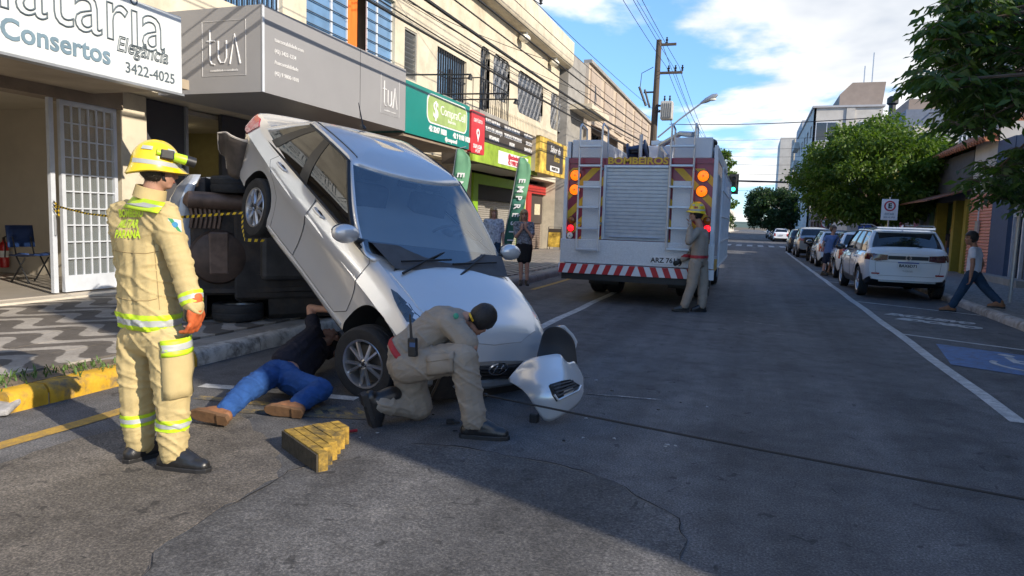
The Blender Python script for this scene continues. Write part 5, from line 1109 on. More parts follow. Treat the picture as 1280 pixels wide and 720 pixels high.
    # black seal lines and B pillar covers
    for sd in (1, -1):
        dk = MB()
        for jj in (i_s0+bp_, i_s0+cp_):
            rows_ = []
            for i in range(tb, tt+1):
                a = V(G_[i][jj]); b = V(G_[i][jj+1]); rows_.append([V((a.x+.03, sd*(a.y+.006), a.z)), V((b.x-.03, sd*(b.y+.006), b.z))])
            dk.grid(rows_)
        lo = [V((G_[tb][j][0], sd*(G_[tb][j][1]+.006), G_[tb][j][2])) for j in range(i_s0, i_s0+(cp_ if qp_ > 50 else qp_)+1)]; dk.tube(lo, .011, 5); dk.tube([V((G_[i][i_s0+1][0]+.02, sd*(G_[i][i_s0+1][1]+.005), G_[i][i_s0+1][2])) for i in range(tb, tt+1)], .020, 5); dk.tube([V((G_[tt][j][0], sd*(G_[tt][j][1]+.004), G_[tt][j][2])) for j in range(i_s0, i_s0+(cp_ if qp_ > 50 else qp_)+1)], .012, 5); mk('window_trim', dk, M_blk, root, local=True, fix=False)
    # interior
    bz = gz0+.004
    it = MB(); it.add([(gxf(0)-.30, -gw(0)*.93, gz0+.10), (gxf(0)-.30, gw(0)*.93, gz0+.10), (gxf(0)-.02, gw(0)*.8, gz0+.03), (gxf(0)-.02, -gw(0)*.8, gz0+.03), (gxf(0)-.5, -gw(0)*.93, gz0+.02), (gxf(0)-.5, gw(0)*.93, gz0+.02)], [(0, 1, 2, 3), (4, 5, 1, 0)])
    mk('dashboard', it, M_inter, root, local=True)
    if detail > 1:
        for s_ in (-1, 1):
            sx_ = gxf(0)-1.15; se = MB(); se.box((sx_, s_*.36, gz0+.10), (.16, .42, .34), Matrix.Rotation(-.25, 3, 'Y')).box((sx_-.07, s_*.36, gz0+.36), (.10, .24, .15), Matrix.Rotation(-.2, 3, 'Y')); mk('seat', se, M_inter, root, local=True, bevel=.05)
        sw = MB(); cc_ = V((gxf(0)-.72, P.get('swy', .36), gz0+.07)); ax_ = V((-.8, 0, .55)).normalized(); u = ax_.orthogonal().normalized(); v_ = ax_.cross(u)
        sw.tube([cc_+(u*math.cos(q)+v_*math.sin(q))*.18 for q in np.linspace(0, 2*math.pi, 25)], .016, 6); sw.tube([cc_+u*.17, cc_, cc_-u*.17], .018, 5); sw.ell(cc_, (.06, .06, .06)); mk('steering_wheel', sw, mat('steer', (.20, .20, .21), .5), root, local=True, sm=True)
        mk('rear_mirror', MB().box((gxf(.8)-.30, 0, zof(gxf(.8), .74)), (.03, .22, .06)), M_blk, root, local=True, bevel=.01)
    # wheels
    c.wheels = []
    for i, (ax_x, s_) in enumerate(((0, 1), (0, -1), (-P['WB'], 1), (-P['WB'], -1))):
        dz = P.get('wdz', {}).get(i, (0, 0, 0)); c.wheels.append(wheel(root, (ax_x+dz[0], s_*(W-.115)+dz[1], P['wr']+dz[2]), P['wr'], .2, P.get('steer', 0) if i < 2 else 0, s_, 0, P.get('nsp', 5)))
    # ray-cast helper for panels on the skin
    bm_ = bmesh.new(); bm_.from_mesh(body.data); g2 = bmesh.new(); g2.from_mesh(gh.data); me_t = bpy.data.meshes.new('t'); g2.to_mesh(me_t); bm_.from_mesh(me_t)
    c.bvh = BVHTree.FromBMesh(bm_); bm_.free(); g2.free(); bpy.data.meshes.remove(me_t); c.paint = paint; return c
def patch(c, name, poly, d, ma, parent=None, off=.004, th=.012, step=.06, sm=True, seam=False):
    """panel: 2-D polygon projected on the car skin along direction d ('L','R','F','B','T')"""
    ax = {'L': (0, 2, 1, 1), 'R': (0, 2, 1, -1), 'F': (1, 2, 0, 1), 'B': (1, 2, 0, -1), 'T': (0, 1, 2, 1)}[d]; ia, ib, ic, sg = ax
    b = bmesh.new(); vs_ = [b.verts.new((p[0], p[1], 0)) for p in poly]; b.faces.new(vs_)
    xs = [p[0] for p in poly]; ys = [p[1] for p in poly]
    for k, (lo, hi) in enumerate(((min(xs), max(xs)), (min(ys), max(ys)))):
        q = lo+step
        while q < hi-1e-4:
            bmesh.ops.bisect_plane(b, geom=b.verts[:]+b.edges[:]+b.faces[:], plane_co=(q if k == 0 else 0, q if k else 0, 0), plane_no=(1, 0, 0) if k == 0 else (0, 1, 0)); q += step
    bad = []
    dirv = V((0, 0, 0)); dirv[ic] = -sg; last = None
    for v in b.verts:
        o = V((0, 0, 0)); o[ia] = v.co.x; o[ib] = v.co.y; o[ic] = sg*6
        hit = c.bvh.ray_cast(o, dirv)
        if hit[0] is None: bad.append(v); continue
        v.co = hit[0]+dirv*(-off)
    good = [v for v in b.verts if v not in bad]
    for v in bad:
        q = V((0, 0, 0)); q[ia] = v.co.x; q[ib] = v.co.y
        nn_ = min(good, key=lambda w_: (w_.co[ia]-q[ia])**2+(w_.co[ib]-q[ib])**2); q[ic] = nn_.co[ic]; v.co = q
    if th:
        r_ = bmesh.ops.extrude_face_region(b, geom=b.faces[:])
        for e in r_['geom']:
            if isinstance(e, bmesh.types.BMVert): e.co += dirv*th
    bmesh.ops.recalc_face_normals(b, faces=b.faces); me = bpy.data.meshes.new(name); b.to_mesh(me); b.free(); me.materials.append(ma)
    if sm: smooth(me, 40)
    o = bpy.data.objects.new(name, me); COL.objects.link(o); o.parent = parent or c.root
    if name in ('door', 'tailgate'):
        P_ = []; n_ = len(poly)
        for i in range(n_):
            p, q = poly[i], poly[(i+1) % n_]; k_ = max(1, int(math.hypot(q[0]-p[0], q[1]-p[1])/.04))
            for j in range(k_):
                v = V((0, 0, 0)); v[ia] = p[0]+(q[0]-p[0])*j/k_; v[ib] = p[1]+(q[1]-p[1])*j/k_; v[ic] = sg*6; h = c.bvh.ray_cast(v, dirv)[0]
                if h: P_.append(h-dirv*(off*.8))
        if len(P_) > 3: mk('panel_gap', MB().tube(P_+[P_[0]], .003, 4), mat('panel_gap', (.05, .05, .05), .9, var=0), o, local=True)
    return o
def handle(c, par, x, z, side, ma):
    s_ = 1 if side == 'L' else -1
    o = V((x, s_*6, z)); h = c.bvh.ray_cast(o, V((0, -s_, 0)))[0]; y = h.y if h else s_*c.cfg['W']
    mb = MB(); mb.tube([(x-.09, y+s_*.003, z), (x-.075, y+s_*.03, z+.004), (x, y+s_*.036, z+.004), (x+.075, y+s_*.03, z+.002), (x+.09, y+s_*.003, z-.002)], [.012, .015, .016, .015, .012], 8); mk('handle', mb, ma, par, local=True, sm=True)
    mk('handle_cup', MB().ell((x, y, z-.01), (.07, .006, .025)), M_blk, par, local=True, sm=True)
def mirror(c, x, z, side, ma):
    s_ = 1 if side == 'L' else -1; y = c.cfg['W']*.97
    o = mk('mirror', MB().ell((x, s_*(y+.13), z), (.075, .125, .08)), ma, c.root, local=True, sm=True); mk('mirror_stalk', MB().tube([(x+.02, s_*(y-.08), z-.05), (x, s_*(y+.05), z-.04)], [.03, .02], 8), M_blk, o, local=True); mk('mirror_glass', MB().ell((x-.055, s_*(y+.13), z), (.03, .105, .062)), M_dglass, o, local=True, sm=True); return o
def plate(c, s, x, y, z, dirx, par=None):
    o = mk('number_plate', MB().box((x, y, z), (.012, .42, .14)), M_plate, c.root, local=True)
    fr_ = (V((x+dirx*.008, y, z-.015)), V((0, dirx, 0)), V((0, 0, 1)))
    text(s, .085, fr_, M_sig, parent=o, local=True, ext=.001, bold=.003); mk('plate_band', MB().box((x+dirx*.007, y, z+.055), (.004, .41, .026)), M_plb, o, local=True); return o
# ---------------------------------------------------------------- the tipped silver saloon
SED = dict(nocorner=True, arf=.40, afz=-.01, afx=.02, prof=[(0, 0), (.72, 0), (.90, .03), (.972, .11), (.985, .20), (.966, .33), (.962, .48), (.972, .60), (1.0, .705), (.988, .735), (.955, .83), (.92, .92), (.86, .985), (.74, 1.015), (.5, 1.045), (.25, 1.06), (0, 1.065)], xf=.60, xr=-3.44, W=.835, WB=2.5, wr=.305, ar=.37,
    top=[(-3.44, .93), (-3.36, 1.02), (-3.1, 1.065), (-2.6, 1.06), (-2.0, 1.02), (-1.2, .985), (-.4, .945), (0, .90), (.3, .83), (.48, .74), (.60, .60)],
    bot=[(-3.44, .50), (-3.3, .36), (-2.9, .28), (-2.5, .22), (-1.2, .19), (0, .20), (.4, .26), (.60, .30)],
    plan=[(-3.44, .80), (-3.38, .87), (-3.15, .945), (-2.5, .995), (-1.2, 1.0), (-.2, .99), (.2, .97), (.45, .91), (.60, .80)],
    gz=(.93, 1.405), gxf=[(0, -.22), (.4, -.62), (.75, -.98), (1, -1.26)], gxr=[(0, -3.22), (.3, -2.98), (.7, -2.68), (1, -2.42)], gw=[(0, .80), (.35, .775), (.7, .705), (1, .62)], rc=.10, fw=12, roofdrop=.07, roofpeak=-1.5, rcrown=.06, bf=.22, bpil=10, cpil=17, qpil=20, steer=R(20), crown=.5, wdz={1: (.0, -.0, -.10)}, glass=M_tint, rt0=3)
M_silver = carpaint('silver_paint', (.66, .665, .67), .38, .25)
PR = Matrix(((.778, .443, .446), (-.433, .892, -.132), (-.456, -.090, .885))); PT = V((-2.664, 5.606, .042))
PR = PR.to_quaternion().normalized().to_matrix()
hc = car('silver_car', 'silver saloon car tipped nose down with its rear up on another car', SED, PT, PR, M_silver, detail=2)
for s_ in 'LR':
    dF = patch(hc, 'door', [(-.42, .42), (-.42, .93), (-1.46, .99), (-1.46, .34), (-.56, .32)], s_, M_silver, off=.0035); handle(hc, dF, -1.32, .87, s_, M_silver)
    dR = patch(hc, 'door', [(-1.475, .34), (-1.475, .99), (-2.30, 1.02), (-2.46, .86), (-2.12, .62), (-2.02, .34)], s_, M_silver, off=.0035); handle(hc, dR, -2.2, .905, s_, M_silver)
    patch(hc, 'side_skirt', [(-.42, .215), (-.42, .30), (-2.08, .32), (-2.08, .235)], s_, M_silver, off=.010)
    patch(hc, 'tail_light', [(-3.42, .92), (-3.20, .82), (-3.02, .99), (-3.16, 1.03), (-3.40, 1.02)], s_, M_tail, off=.012, step=.04)
    mirror(hc, -.62, 1.035, s_, M_silver)
def px_local(c, pts, side):
    R3 = c.root.rotation_euler.to_matrix(); o = R3.transposed() @ (V(CC.tolist())-c.root.location); out = []
    for p in pts:
        d = (R3.transposed() @ V(ray(*p).tolist())).normalized(); h = c.bvh.ray_cast(o, d)[0]; out.append((h.x, h.z) if h else None)
    return [q for q in out if q]
hp = px_local(hc, [(489, 361), (497, 366), (512, 380), (526, 396), (522, 404), (509, 402), (498, 384)], 'R')
for s_ in 'RL':
    hl_ = patch(hc, 'headlight', hp, s_, M_head, off=.006, step=.03)
patch(hc, 'bonnet', [(.52, 0), (.50, .32), (.41, .54), (.20, .64), (-.22, .69), (-.30, .45), (-.33, 0), (-.30, -.45), (-.22, -.69), (.20, -.64), (.41, -.54), (.50, -.32)], 'T', M_silver, off=.007, step=.07)
wp = MB()
for a, b in (((-.18, -.60), (-.34, -.02)), ((-.20, .02), (-.38, .50))):
    za = .955; P_ = [V((a[0], a[1], za)), V(((a[0]+b[0])/2-.06, (a[1]+b[1])/2, za+.055)), V((b[0]-.12, b[1], za+.085))]; wp.tube(P_, [.012, .010, .006], 6); wp.tube([P_[1]+V((.02, -.25, -.012)), P_[1]+V((-.03, .3, .02))], .009, 5)
mk('wiper', wp, M_blk, hc.root, local=True); patch(hc, 'cowl_panel', [(-.20, -.68), (-.20, .68), (-.30, .60), (-.345, 0), (-.30, -.60)], 'T', M_blk, off=.006, step=.1)
mk('antenna', MB().tube([(-2.38, 0, 1.42), (-2.62, 0, 1.60)], [.010, .004], 6).ell((-2.38, 0, 1.425), (.05, .025, .02)), M_blk, hc.root, local=True, sm=True)
# exposed front end: grille, radiator support, badge, dark plastic
fe = MB(); fe.box((.575, 0, .44), (.10, 1.05, .30)); mk('radiator', fe, M_under, hc.root, local=True)
mk('crash_beam', MB().tube([(.50, -.62, .40), (.60, -.3, .42), (.62, 0, .42), (.60, .3, .42), (.50, .62, .40)], .045, 8), M_metal, hc.root, local=True)
for i in range(4): mk('grille_bar', MB().tube([(.55, -.5, .50+i*.03), (.64, -.2, .50+i*.03), (.66, 0, .50+i*.03), (.64, .2, .50+i*.03), (.55, .5, .50+i*.03)], .010, 5), M_blk, hc.root, local=True)
bd = MB(); bd.tube([V((.665, .10*math.cos(q), .60+.055*math.sin(q))) for q in np.linspace(0, 2*math.pi, 24)], .008, 5); bd.tube([(.668, -.045, .565), (.668, -.02, .635)], .008, 5); bd.tube([(.668, .02, .565), (.668, .045, .635)], .008, 5); bd.tube([(.668, -.032, .60), (.668, .032, .60)], .008, 5); mk('badge', bd, M_chrome, hc.root, local=True)
mk('splash_shield', MB().prism([(.58, -.6, .33), (.58, .6, .33), (-.1, .55, .19), (-.1, -.55, .19)], (0, 0, -.02)), M_blk, hc.root, local=True)
hl = MB()
for k in range(5): hl.tube([(.55-.1*k, .4-.2*k, .5), (.6, .35-.2*k, .42), (.52, .3-.2*k, .32)], .012, 5)
mk('hanging_wiring', hl, M_blk, hc.root, local=True)
# torn rear bumper flap (visible side)
tb_ = MB(); rows_ = []
for i in range(9):
    u = i/8; rows_.append([V((-3.08-.36*u-.10*v_*u, -.80+.02*v_-.22*u*(1-v_)-.05*math.sin(5*u), .78-.44*v_-.10*u+.06*math.sin(v_*6+u*3)*u)) for v_ in np.linspace(0, 1, 8)])
tb_.grid(rows_); o = mk('torn_bumper', tb_, mat('torn_bumper', (.07, .055, .045), .7, var=.5, scale=6), hc.root, local=True, sm=True, fix=False); o.modifiers.new('s', 'SOLIDIFY').thickness = .008
ed_ = MB(); ed_.tube([r_[0] for r_ in rows_]+[r for r in rows_[-1][1:]], .012, 5); mk('torn_edge', ed_, mat('torn_edge', (.42, .38, .33), .6, var=.3), o, local=True)
for sg_ in (-1, 1):
    P_ = []
    for x in np.linspace(-1.42, -2.55, 14):
        h = hc.bvh.ray_cast(V((x, sg_*(.565-.02*abs(x+1.5)), 3)), V((0, 0, -1)))[0]
        if h: P_.append(h+V((0, 0, .002)))
    mk('roof_strip', MB().tube(P_, .006, 5), M_blk, hc.root, local=True)
# ---------------------------------------------------------------- second car lying on its side, underside towards us
SED2 = dict(SED); SED2.update(nocorner=False, arf=.36, afz=.01, afx=0, clad=.30, W=.875, xf=.72, xr=-3.05, WB=2.4, steer=0, wdz={}, wr=.30, ar=.36,
    top=[(-3.05, .85), (-2.95, .98), (-2.6, 1.02), (-2.0, 1.0), (-1.2, .97), (-.4, .94), (0, .90), (.4, .83), (.72, .62)], bot=[(-3.05, .48), (-2.9, .32), (-2.4, .22), (-1.2, .19), (0, .20), (.5, .26), (.72, .34)],
    plan=[(-3.05, .80), (-2.95, .90), (-2.5, .99), (-1.2, 1.0), (-.2, .985), (.3, .93), (.55, .84), (.72, .70)], gxr=[(0, -2.9), (.3, -2.8), (.7, -2.65), (1, -2.4)])
M_pale = carpaint('pale_blue_paint', (.42, .47, .54), .2, .3, dirt=.4)
dirx = V((.71, .70, 0)).normalized()                 # car forward axis (away from the bumper we see)
upx = V((-dirx.y, dirx.x, 0)).normalized()           # car roof direction: away from the camera
lefty = upx.cross(dirx)                              # local y
R2 = Matrix((dirx, lefty, upx)).transposed()
p2 = V((-5.67, 6.70, 0))                             # under the rear axle
org = p2+dirx*2.4+upx*.0; org.z = .155+.875
oc = car('overturned_car', 'pale blue car lying on its side with its dark underbody facing the street', SED2, org, R2, M_pale, detail=0)
ub = oc.root
mk('floor_pan', MB().box((-1.1, 0, .165), (2.7, 1.2, .05)), M_under, ub, local=True, bevel=.03); mk('boot_floor', MB().box((-2.55, 0, .26), (.75, 1.1, .1)), M_under, ub, local=True, bevel=.04)
mk('spare_wheel_well', MB().lathe([(0, -.17), (.22, -.165), (.30, -.13), (.33, -.05), (.35, .04)], (-2.62, .10, .27), (0, 0, 1), 28), mat('well_brown', (.085, .055, .04), .55, .2, var=.4, scale=5), ub, local=True, sm=True)
for k in range(7): mk('floor_rib', MB().tube([(-2.92+k*.05, -.50, .20), (-2.90+k*.05, -.36, .19), (-2.92+k*.05, -.24, .20)], .02, 6), mat('rib_brown', (.15, .10, .075), .5, .3, var=.3), ub, local=True, sm=True)
for y_ in (-.52, .5): mk('chassis_rail', MB().tube([(-2.9, y_, .22), (-2.2, y_, .17), (-1.5, y_*.95, .13), (.3, y_*.8, .15)], .045, 6), M_under, ub, local=True, sm=True)
mk('muffler', MB().tube([(-2.98, -.58, .2), (-2.94, -.57, .19), (-2.2, -.55, .17), (-2.16, -.54, .17)], [.06, .10, .10, .06], 14), M_rust, ub, local=True, sm=True); mk('exhaust_pipe', MB().tube([(-2.16, -.54, .15), (-1.9, -.2, .10), (-1.7, .05, .12), (-.5, .04, .11), (.2, .0, .15)], .035, 8), M_rust, ub, local=True, sm=True)
mk('fuel_tank', MB().box((-1.85, -.1, .12), (.62, .95, .16)), mat('tank_plastic', (.05, .045, .042), .6, var=.3), ub, local=True, bevel=.06); mk('heat_shield', MB().box((-2.62, .05, .12), (.22, .5, .05)), M_rust, ub, local=True, bevel=.02)
mk('rear_axle', MB().tube([(-2.4, -.62, .28), (-2.25, -.45, .2), (-2.25, .45, .2), (-2.4, .62, .28)], .055, 8), M_under, ub, local=True, sm=True)
for s_ in (-1, 1):
    mk('spring', MB().tube([V((-2.38+.06*math.cos(q), s_*.5+.06*math.sin(q), .2+q*.008)) for q in np.linspace(0, 25, 80)], .012, 5), M_blk, ub, local=True); mk('trailing_arm', MB().tube([(-2.4, s_*.6, .27), (-1.95, s_*.56, .2)], .05, 8), M_under, ub, local=True)
mk('brake_lines', MB().tube([(-2.3, .3, .15), (-1.5, .34, .13), (.1, .33, .14)], .008, 5).tube([(-2.3, .27, .15), (-1.5, .31, .13), (.1, .30, .14)], .008, 5), M_rust, ub, local=True)
rb = MB(); rows_ = []
for i in range(13):
    y = -.86+1.72*i/12; q = (y/.86)**2
    rows_.append([(-3.13+.22*q**2, y, .78), (-3.17+.24*q**2, y, .60), (-3.15+.24*q**2, y, .42), (-3.05+.2*q**2, y, .27), (-2.92+.12*q**2, y, .24)])
rb.grid(rows_); o = mk('rear_bumper', rb, M_pale, ub, local=True, sm=True, fix=False); o.modifiers.new('s', 'SOLIDIFY').thickness = .01
# ---------------------------------------------------------------- the torn-off front bumper standing on the road
bp0 = G(690, 528); pc = [PD(638, 474, 5.12), PD(672, 531, 5.0), PD(728, 486, 5.75)]
bumper = empty('torn_front_bumper', (pc[1].x, pc[1].y, 0)); tag(bumper, 'silver front bumper torn off and standing on the asphalt by the car', 'bumper')
tx = [636, 642, 650, 658, 669, 680, 692, 701, 705, 711, 716, 720, 724, 727, 729]
ty_ = [474, 466, 457, 449, 447, 445, 443, 442, 451, 455, 450, 455, 461, 467, 474]; by2 = [477, 480, 485, 491, 508, 529, 525, 520, 518, 514, 510, 507, 502, 497, 489]
rows_ = []
for k in range(9):
    r_ = []
    for x, a_, b_ in zip(tx, ty_, by2):
        y = a_+(b_-a_)*k/8; d_ = 4.98+.00007*(x-692)**2*(1 if x < 692 else 2.6)+max(0, 492-y)*.0042+max(0, y-500)*.0022+.02*math.exp(-((y-463)/3.5)**2)
        p = PD(x, y, d_); p.z = max(p.z, .01); r_.append(p)
    rows_.append(r_)
sk = mk('skin', MB().grid(rows_), M_silver, bumper, sm=True, fix=False, ang=80); s_ = sk.modifiers.new('u', 'SUBSURF'); s_.levels = s_.render_levels = 1; sk.modifiers.new('s', 'SOLIDIFY').thickness = .006
fq_ = lambda x, y: PD(x, y, 4.955+.00007*(x-692)**2*2.6+max(0, 492-y)*.0042)
fog = [fq_(687, 481), fq_(700, 477), fq_(712, 475), fq_(725, 483), fq_(722, 489), fq_(697, 501), fq_(692, 494)]
nrm_ = (fog[2]-fog[0]).cross(fog[5]-fog[0]).normalized(); nrm_ = -nrm_ if nrm_.dot(CAMF) > 0 else nrm_
mk('fog_lamp_grille', MB().prism([p+nrm_*.012 for p in fog], nrm_*-.03), M_blk, bumper)
for k in range(4):
    a = fog[0].lerp(fog[5], .2+.2*k)+nrm_*.03; b = fog[2].lerp(fog[4], .2+.2*k)+nrm_*.03; mk('grille_slat', MB().tube([a, b], .007, 5), mat('slat_grey', (.06, .06, .065), .5), bumper)
mk('lip_trim', MB().tube([p+nrm_*.012 for p in (fog[6], fog[5], fog[4], fog[3])], .010, 6), M_silver, bumper)
# inner black liner / grille half standing behind it
lin_pts = [[PD(678, 412, 5.75), PD(690, 406, 5.85), PD(703, 408, 5.95), PD(718, 424, 6.0)], [PD(674, 430, 5.7), PD(690, 428, 5.8), PD(704, 430, 5.88), PD(720, 438, 5.95)], [PD(668, 450, 5.6), PD(688, 452, 5.66), PD(704, 452, 5.72), PD(722, 456, 5.85)], [PD(664, 500, 5.4), PD(688, 500, 5.45), PD(706, 490, 5.55), PD(726, 484, 5.72)]]
ln = mk('inner_liner', MB().grid(lin_pts), M_blk, bumper, sm=True, fix=False); ln.modifiers.new('s', 'SOLIDIFY').thickness = .01
mk('torn_rim', MB().tube([PD(696, 409, 5.93), PD(704, 409, 5.98), PD(714, 420, 6.0), PD(719, 428, 6.02), PD(718, 436, 6.0)], [.012, .022, .026, .022, .012], 6), M_silver, bumper, sm=True)
mk('rubber_block', MB().box(PD(668, 524, 5.15), (.06, .08, .1)), M_blk, bumper, bevel=.01); ln.modifiers.new('sub', 'SUBSURF').levels = 1
# ---------------------------------------------------------------- parked cars
M_wpaint = carpaint('white_paint', (.80, .82, .84), 0, .25); M_spaint = carpaint('silver_parked', (.42, .42, .43), .6, .3); M_dpaint = carpaint('dark_parked', (.025, .027, .032), .2, .25); M_gpaint = carpaint('grey_parked', (.16, .165, .17), .5, .3)
M_og = mat('parked_glass', (.012, .014, .017), .04, var=0, spec=1.0)
SUV = dict(xf=.82, xr=-3.42, W=.875, WB=2.65, wr=.335, ar=.40, clad=.46, sill=M_blk,
    top=[(-3.42, .98), (-3.36, 1.06), (-3.0, 1.08), (-2.0, 1.06), (-1.0, 1.03), (-.3, 1.0), (.2, .97), (.6, .90), (.75, .80), (.82, .68)], bot=[(-3.42, .42), (-3.3, .34), (-2.6, .25), (-1.2, .22), (0, .23), (.6, .30), (.82, .38)],
    plan=[(-3.42, .86), (-3.32, .92), (-3.0, .97), (-2.4, 1.0), (-1.2, 1.0), (-.2, .985), (.3, .95), (.6, .88), (.82, .74)],
    gz=(1.0, 1.52), gxf=[(0, -.18), (.4, -.50), (.75, -.80), (1, -1.02)], gxr=[(0, -3.36), (.3, -3.28), (.7, -3.12), (1, -2.98)], gw=[(0, .825), (.35, .80), (.7, .74), (1, .67)], rc=.14, roofdrop=.03, roofpeak=-1.6, rcrown=.07, bf=.2, br=.10, bpil=8, cpil=15, qpil=20, glass=M_og, rt0=2, rwin=1)
HAT = dict(SUV); HAT.update(xr=-3.12, W=.82, WB=2.42, wr=.295, ar=.35, clad=0, sill=M_under, top=[(-3.12, .88), (-3.05, .96), (-2.6, .98), (-1.6, .96), (-.6, .93), (-.1, .90), (.4, .82), (.7, .72), (.82, .58)], bot=[(-3.12, .40), (-3.0, .30), (-2.4, .22), (-1.2, .19), (0, .20), (.6, .25), (.82, .33)], plan=[(-3.12, .84), (-3.02, .92), (-2.6, .98), (-1.2, 1.0), (-.2, .985), (.3, .94), (.6, .86), (.82, .70)],
    gz=(.90, 1.40), gxf=[(0, -.22), (.4, -.55), (.75, -.85), (1, -1.05)], gxr=[(0, -3.05), (.3, -2.96), (.7, -2.78), (1, -2.60)], gw=[(0, .77), (.35, .74), (.7, .67), (1, .59)])
PK = Matrix.Rotation(R(90), 3, 'Z')
def dress(c, hatch=True, tail=M_taild, plate_s='BDX 4A17'):
    P = c.cfg; xr = P['xr']; zt = P['top'][1][1]
    for s_ in 'LR':
        d1 = patch(c, 'door', [(-.50, .42), (-.50, zt-.09), (-1.52, zt-.06), (-1.52, .40)], s_, c.paint, off=.003, step=.12); handle(c, d1, -1.38, zt-.2, s_, c.paint)
        d2 = patch(c, 'door', [(-1.54, .40), (-1.54, zt-.06), (-2.30, zt-.04), (-2.36, .80), (-2.12, .56), (-2.1, .40)], s_, c.paint, off=.003, step=.12); handle(c, d2, -2.18, zt-.18, s_, c.paint); mirror(c, -.55, P['gz'][0]+.06, s_, M_blk if not hatch else c.paint)
    return c
SUVY = 17.05
sv = car('parked_suv', 'white compact SUV with black bumper parked nearest the blue bay', SUV, (3.17, SUVY+3.42, 0), Matrix.Rotation(R(91.2), 3, 'Z'), M_wpaint, detail=0); dress(sv, False)
xr = SUV['xr']
for s_ in (-1, 1):
    a, b = (.47, .82) if s_ > 0 else (-.82, -.47)
    patch(sv, 'tail_light', [(s_*.40, .86), (s_*.40, .97), (s_*.80, 1.0), (s_*.805, .86), (s_*.60, .835)], 'B', M_taild, off=.012, step=.05)
    patch(sv, 'tail_light', [(-3.40, .86), (-3.40, 1.0), (-3.14, .97), (-3.22, .86)], 'L' if s_ > 0 else 'R', M_taild, off=.010, step=.05)
    mk('roof_rail', MB().tube([(-.95, s_*.60, 1.585), (-1.3, s_*.64, 1.63), (-2.6, s_*.62, 1.62), (-2.95, s_*.58, 1.56)], .018, 6), M_blk, sv.root, local=True); mk('rear_reflector', MB().box((-3.425, s_*.62, .56), (.02, .16, .03)), M_tail, sv.root, local=True)
patch(sv, 'lamp_band', [(-.39, .875), (-.39, .955), (.39, .955), (.39, .875)], 'B', M_blk, off=.012, step=.1); patch(sv, 'tailgate', [(-.56, .52), (-.62, .60), (-.64, .82), (.64, .82), (.62, .60), (.56, .52)], 'B', M_wpaint, off=.004, step=.08)
pl = plate(sv, 'BAX6D71', -3.475, 0, .76, -1); bdg = MB(); bdg.lathe([(.045, 0), (.055, 0), (.055, .006), (.045, .006)], (-3.455, 0, .915), (-1, 0, 0), 20); bdg.tube([(-3.46, .03, .94), (-3.46, .012, .885), (-3.46, 0, .92), (-3.46, -.012, .885), (-3.46, -.03, .94)], .005, 4); mk('badge', bdg, M_chrome, sv.root, local=True)
text('T-CROSS', .05, (V((-3.452, 0, .63)), V((0, -1, 0)), V((0, 0, 1))), M_chrome, parent=sv.root, local=True)
mk('rear_wiper', MB().tube([(-3.31, 0, 1.10), (-3.30, -.28, 1.15)], .009, 5), M_blk, sv.root, local=True); mk('spoiler', MB().prism([(-2.92, -.60, 1.555), (-2.92, .60, 1.555), (-3.10, .55, 1.52), (-3.10, -.55, 1.52)], (0, 0, .025)), M_wpaint, sv.root, local=True, bevel=.01); mk('roof_fin', MB().prism([(-2.5, 0, 1.57), (-2.7, 0, 1.57), (-2.72, 0, 1.64)], (0, .02, 0)), M_wpaint, sv.root, local=True)
mk('exhaust_trim', MB().box((-3.44, 0, .40), (.03, 1.1, .03)), M_metal, sv.root, local=True)
h1 = car('parked_hatchback', 'white hatchback parked in front of the white SUV', HAT, (3.27, 23.0+3.12, 0), PK, M_wpaint, detail=0); dress(h1)
for s_ in (-1, 1): patch(h1, 'tail_light', [(s_*.55, .62), (s_*.55, .92), (s_*.74, .92), (s_*.76, .62)], 'B', M_tail, off=.012, step=.06)
plate(h1, 'AVK 2389', -3.17, 0, .72, -1); mk('side_moulding', MB().bx(-2.0, -.5, .825, .84, .55, .60), M_blk, h1.root, local=True); mk('side_moulding', MB().bx(-2.0, -.5, -.84, -.825, .55, .60), M_blk, h1.root, local=True)
h2 = copy_tree(h1.root); h2.location = (3.27, 29.6+3.12, 0); tag(h2, 'white hatchback parked between the motorcycle and another hatchback', 'car')
h3 = car('parked_suv', 'silver SUV parked beyond the motorcycle', SUV, (3.1, 38.6+3.42, 0), PK, M_spaint, detail=0)
for s_ in (-1, 1): patch(h3, 'tail_light', [(s_*.45, .86), (s_*.45, .98), (s_*.80, 1.0), (s_*.80, .86)], 'B', M_tail, off=.012, step=.06)
plate(h3, 'BCE 5F02', -3.47, 0, .76, -1)
h4 = car('parked_hatchback', 'dark hatchback parked ahead of the silver SUV', HAT, (2.95, 45.2+3.12, 0), PK, M_dpaint, detail=0)
far_l = ['white car parked past the crosswalk, first of its row', 'grey car parked past the crosswalk, second of its row', 'white car parked past the crosswalk, third of its row', 'silver car parked past the crosswalk, fourth of its row']
h5 = car('parked_hatchback', far_l[1], HAT, (3.0, 88+3, 0), PK, M_gpaint, detail=0)
h6 = copy_tree(h1.root); h6.location = (3.0, 80+3.1, 0); tag(h6, far_l[0], 'car'); h7 = copy_tree(h1.root); h7.location = (2.9, 96+3.1, 0); tag(h7, far_l[2], 'car'); h8 = copy_tree(h3.root); h8.location = (2.8, 104+3.4, 0); tag(h8, far_l[3], 'car')
for i, (y, src, lb) in enumerate(((58, h4.root, 'dark car parked on the left beyond the fire truck, first in line'), (84, h4.root, 'dark car parked on the left past the junction, second in line'), (91, h5.root, 'grey car parked on the left past the junction, last in line'))): q = copy_tree(src); q.location = (-3.75, y, 0); tag(q, lb, 'car')
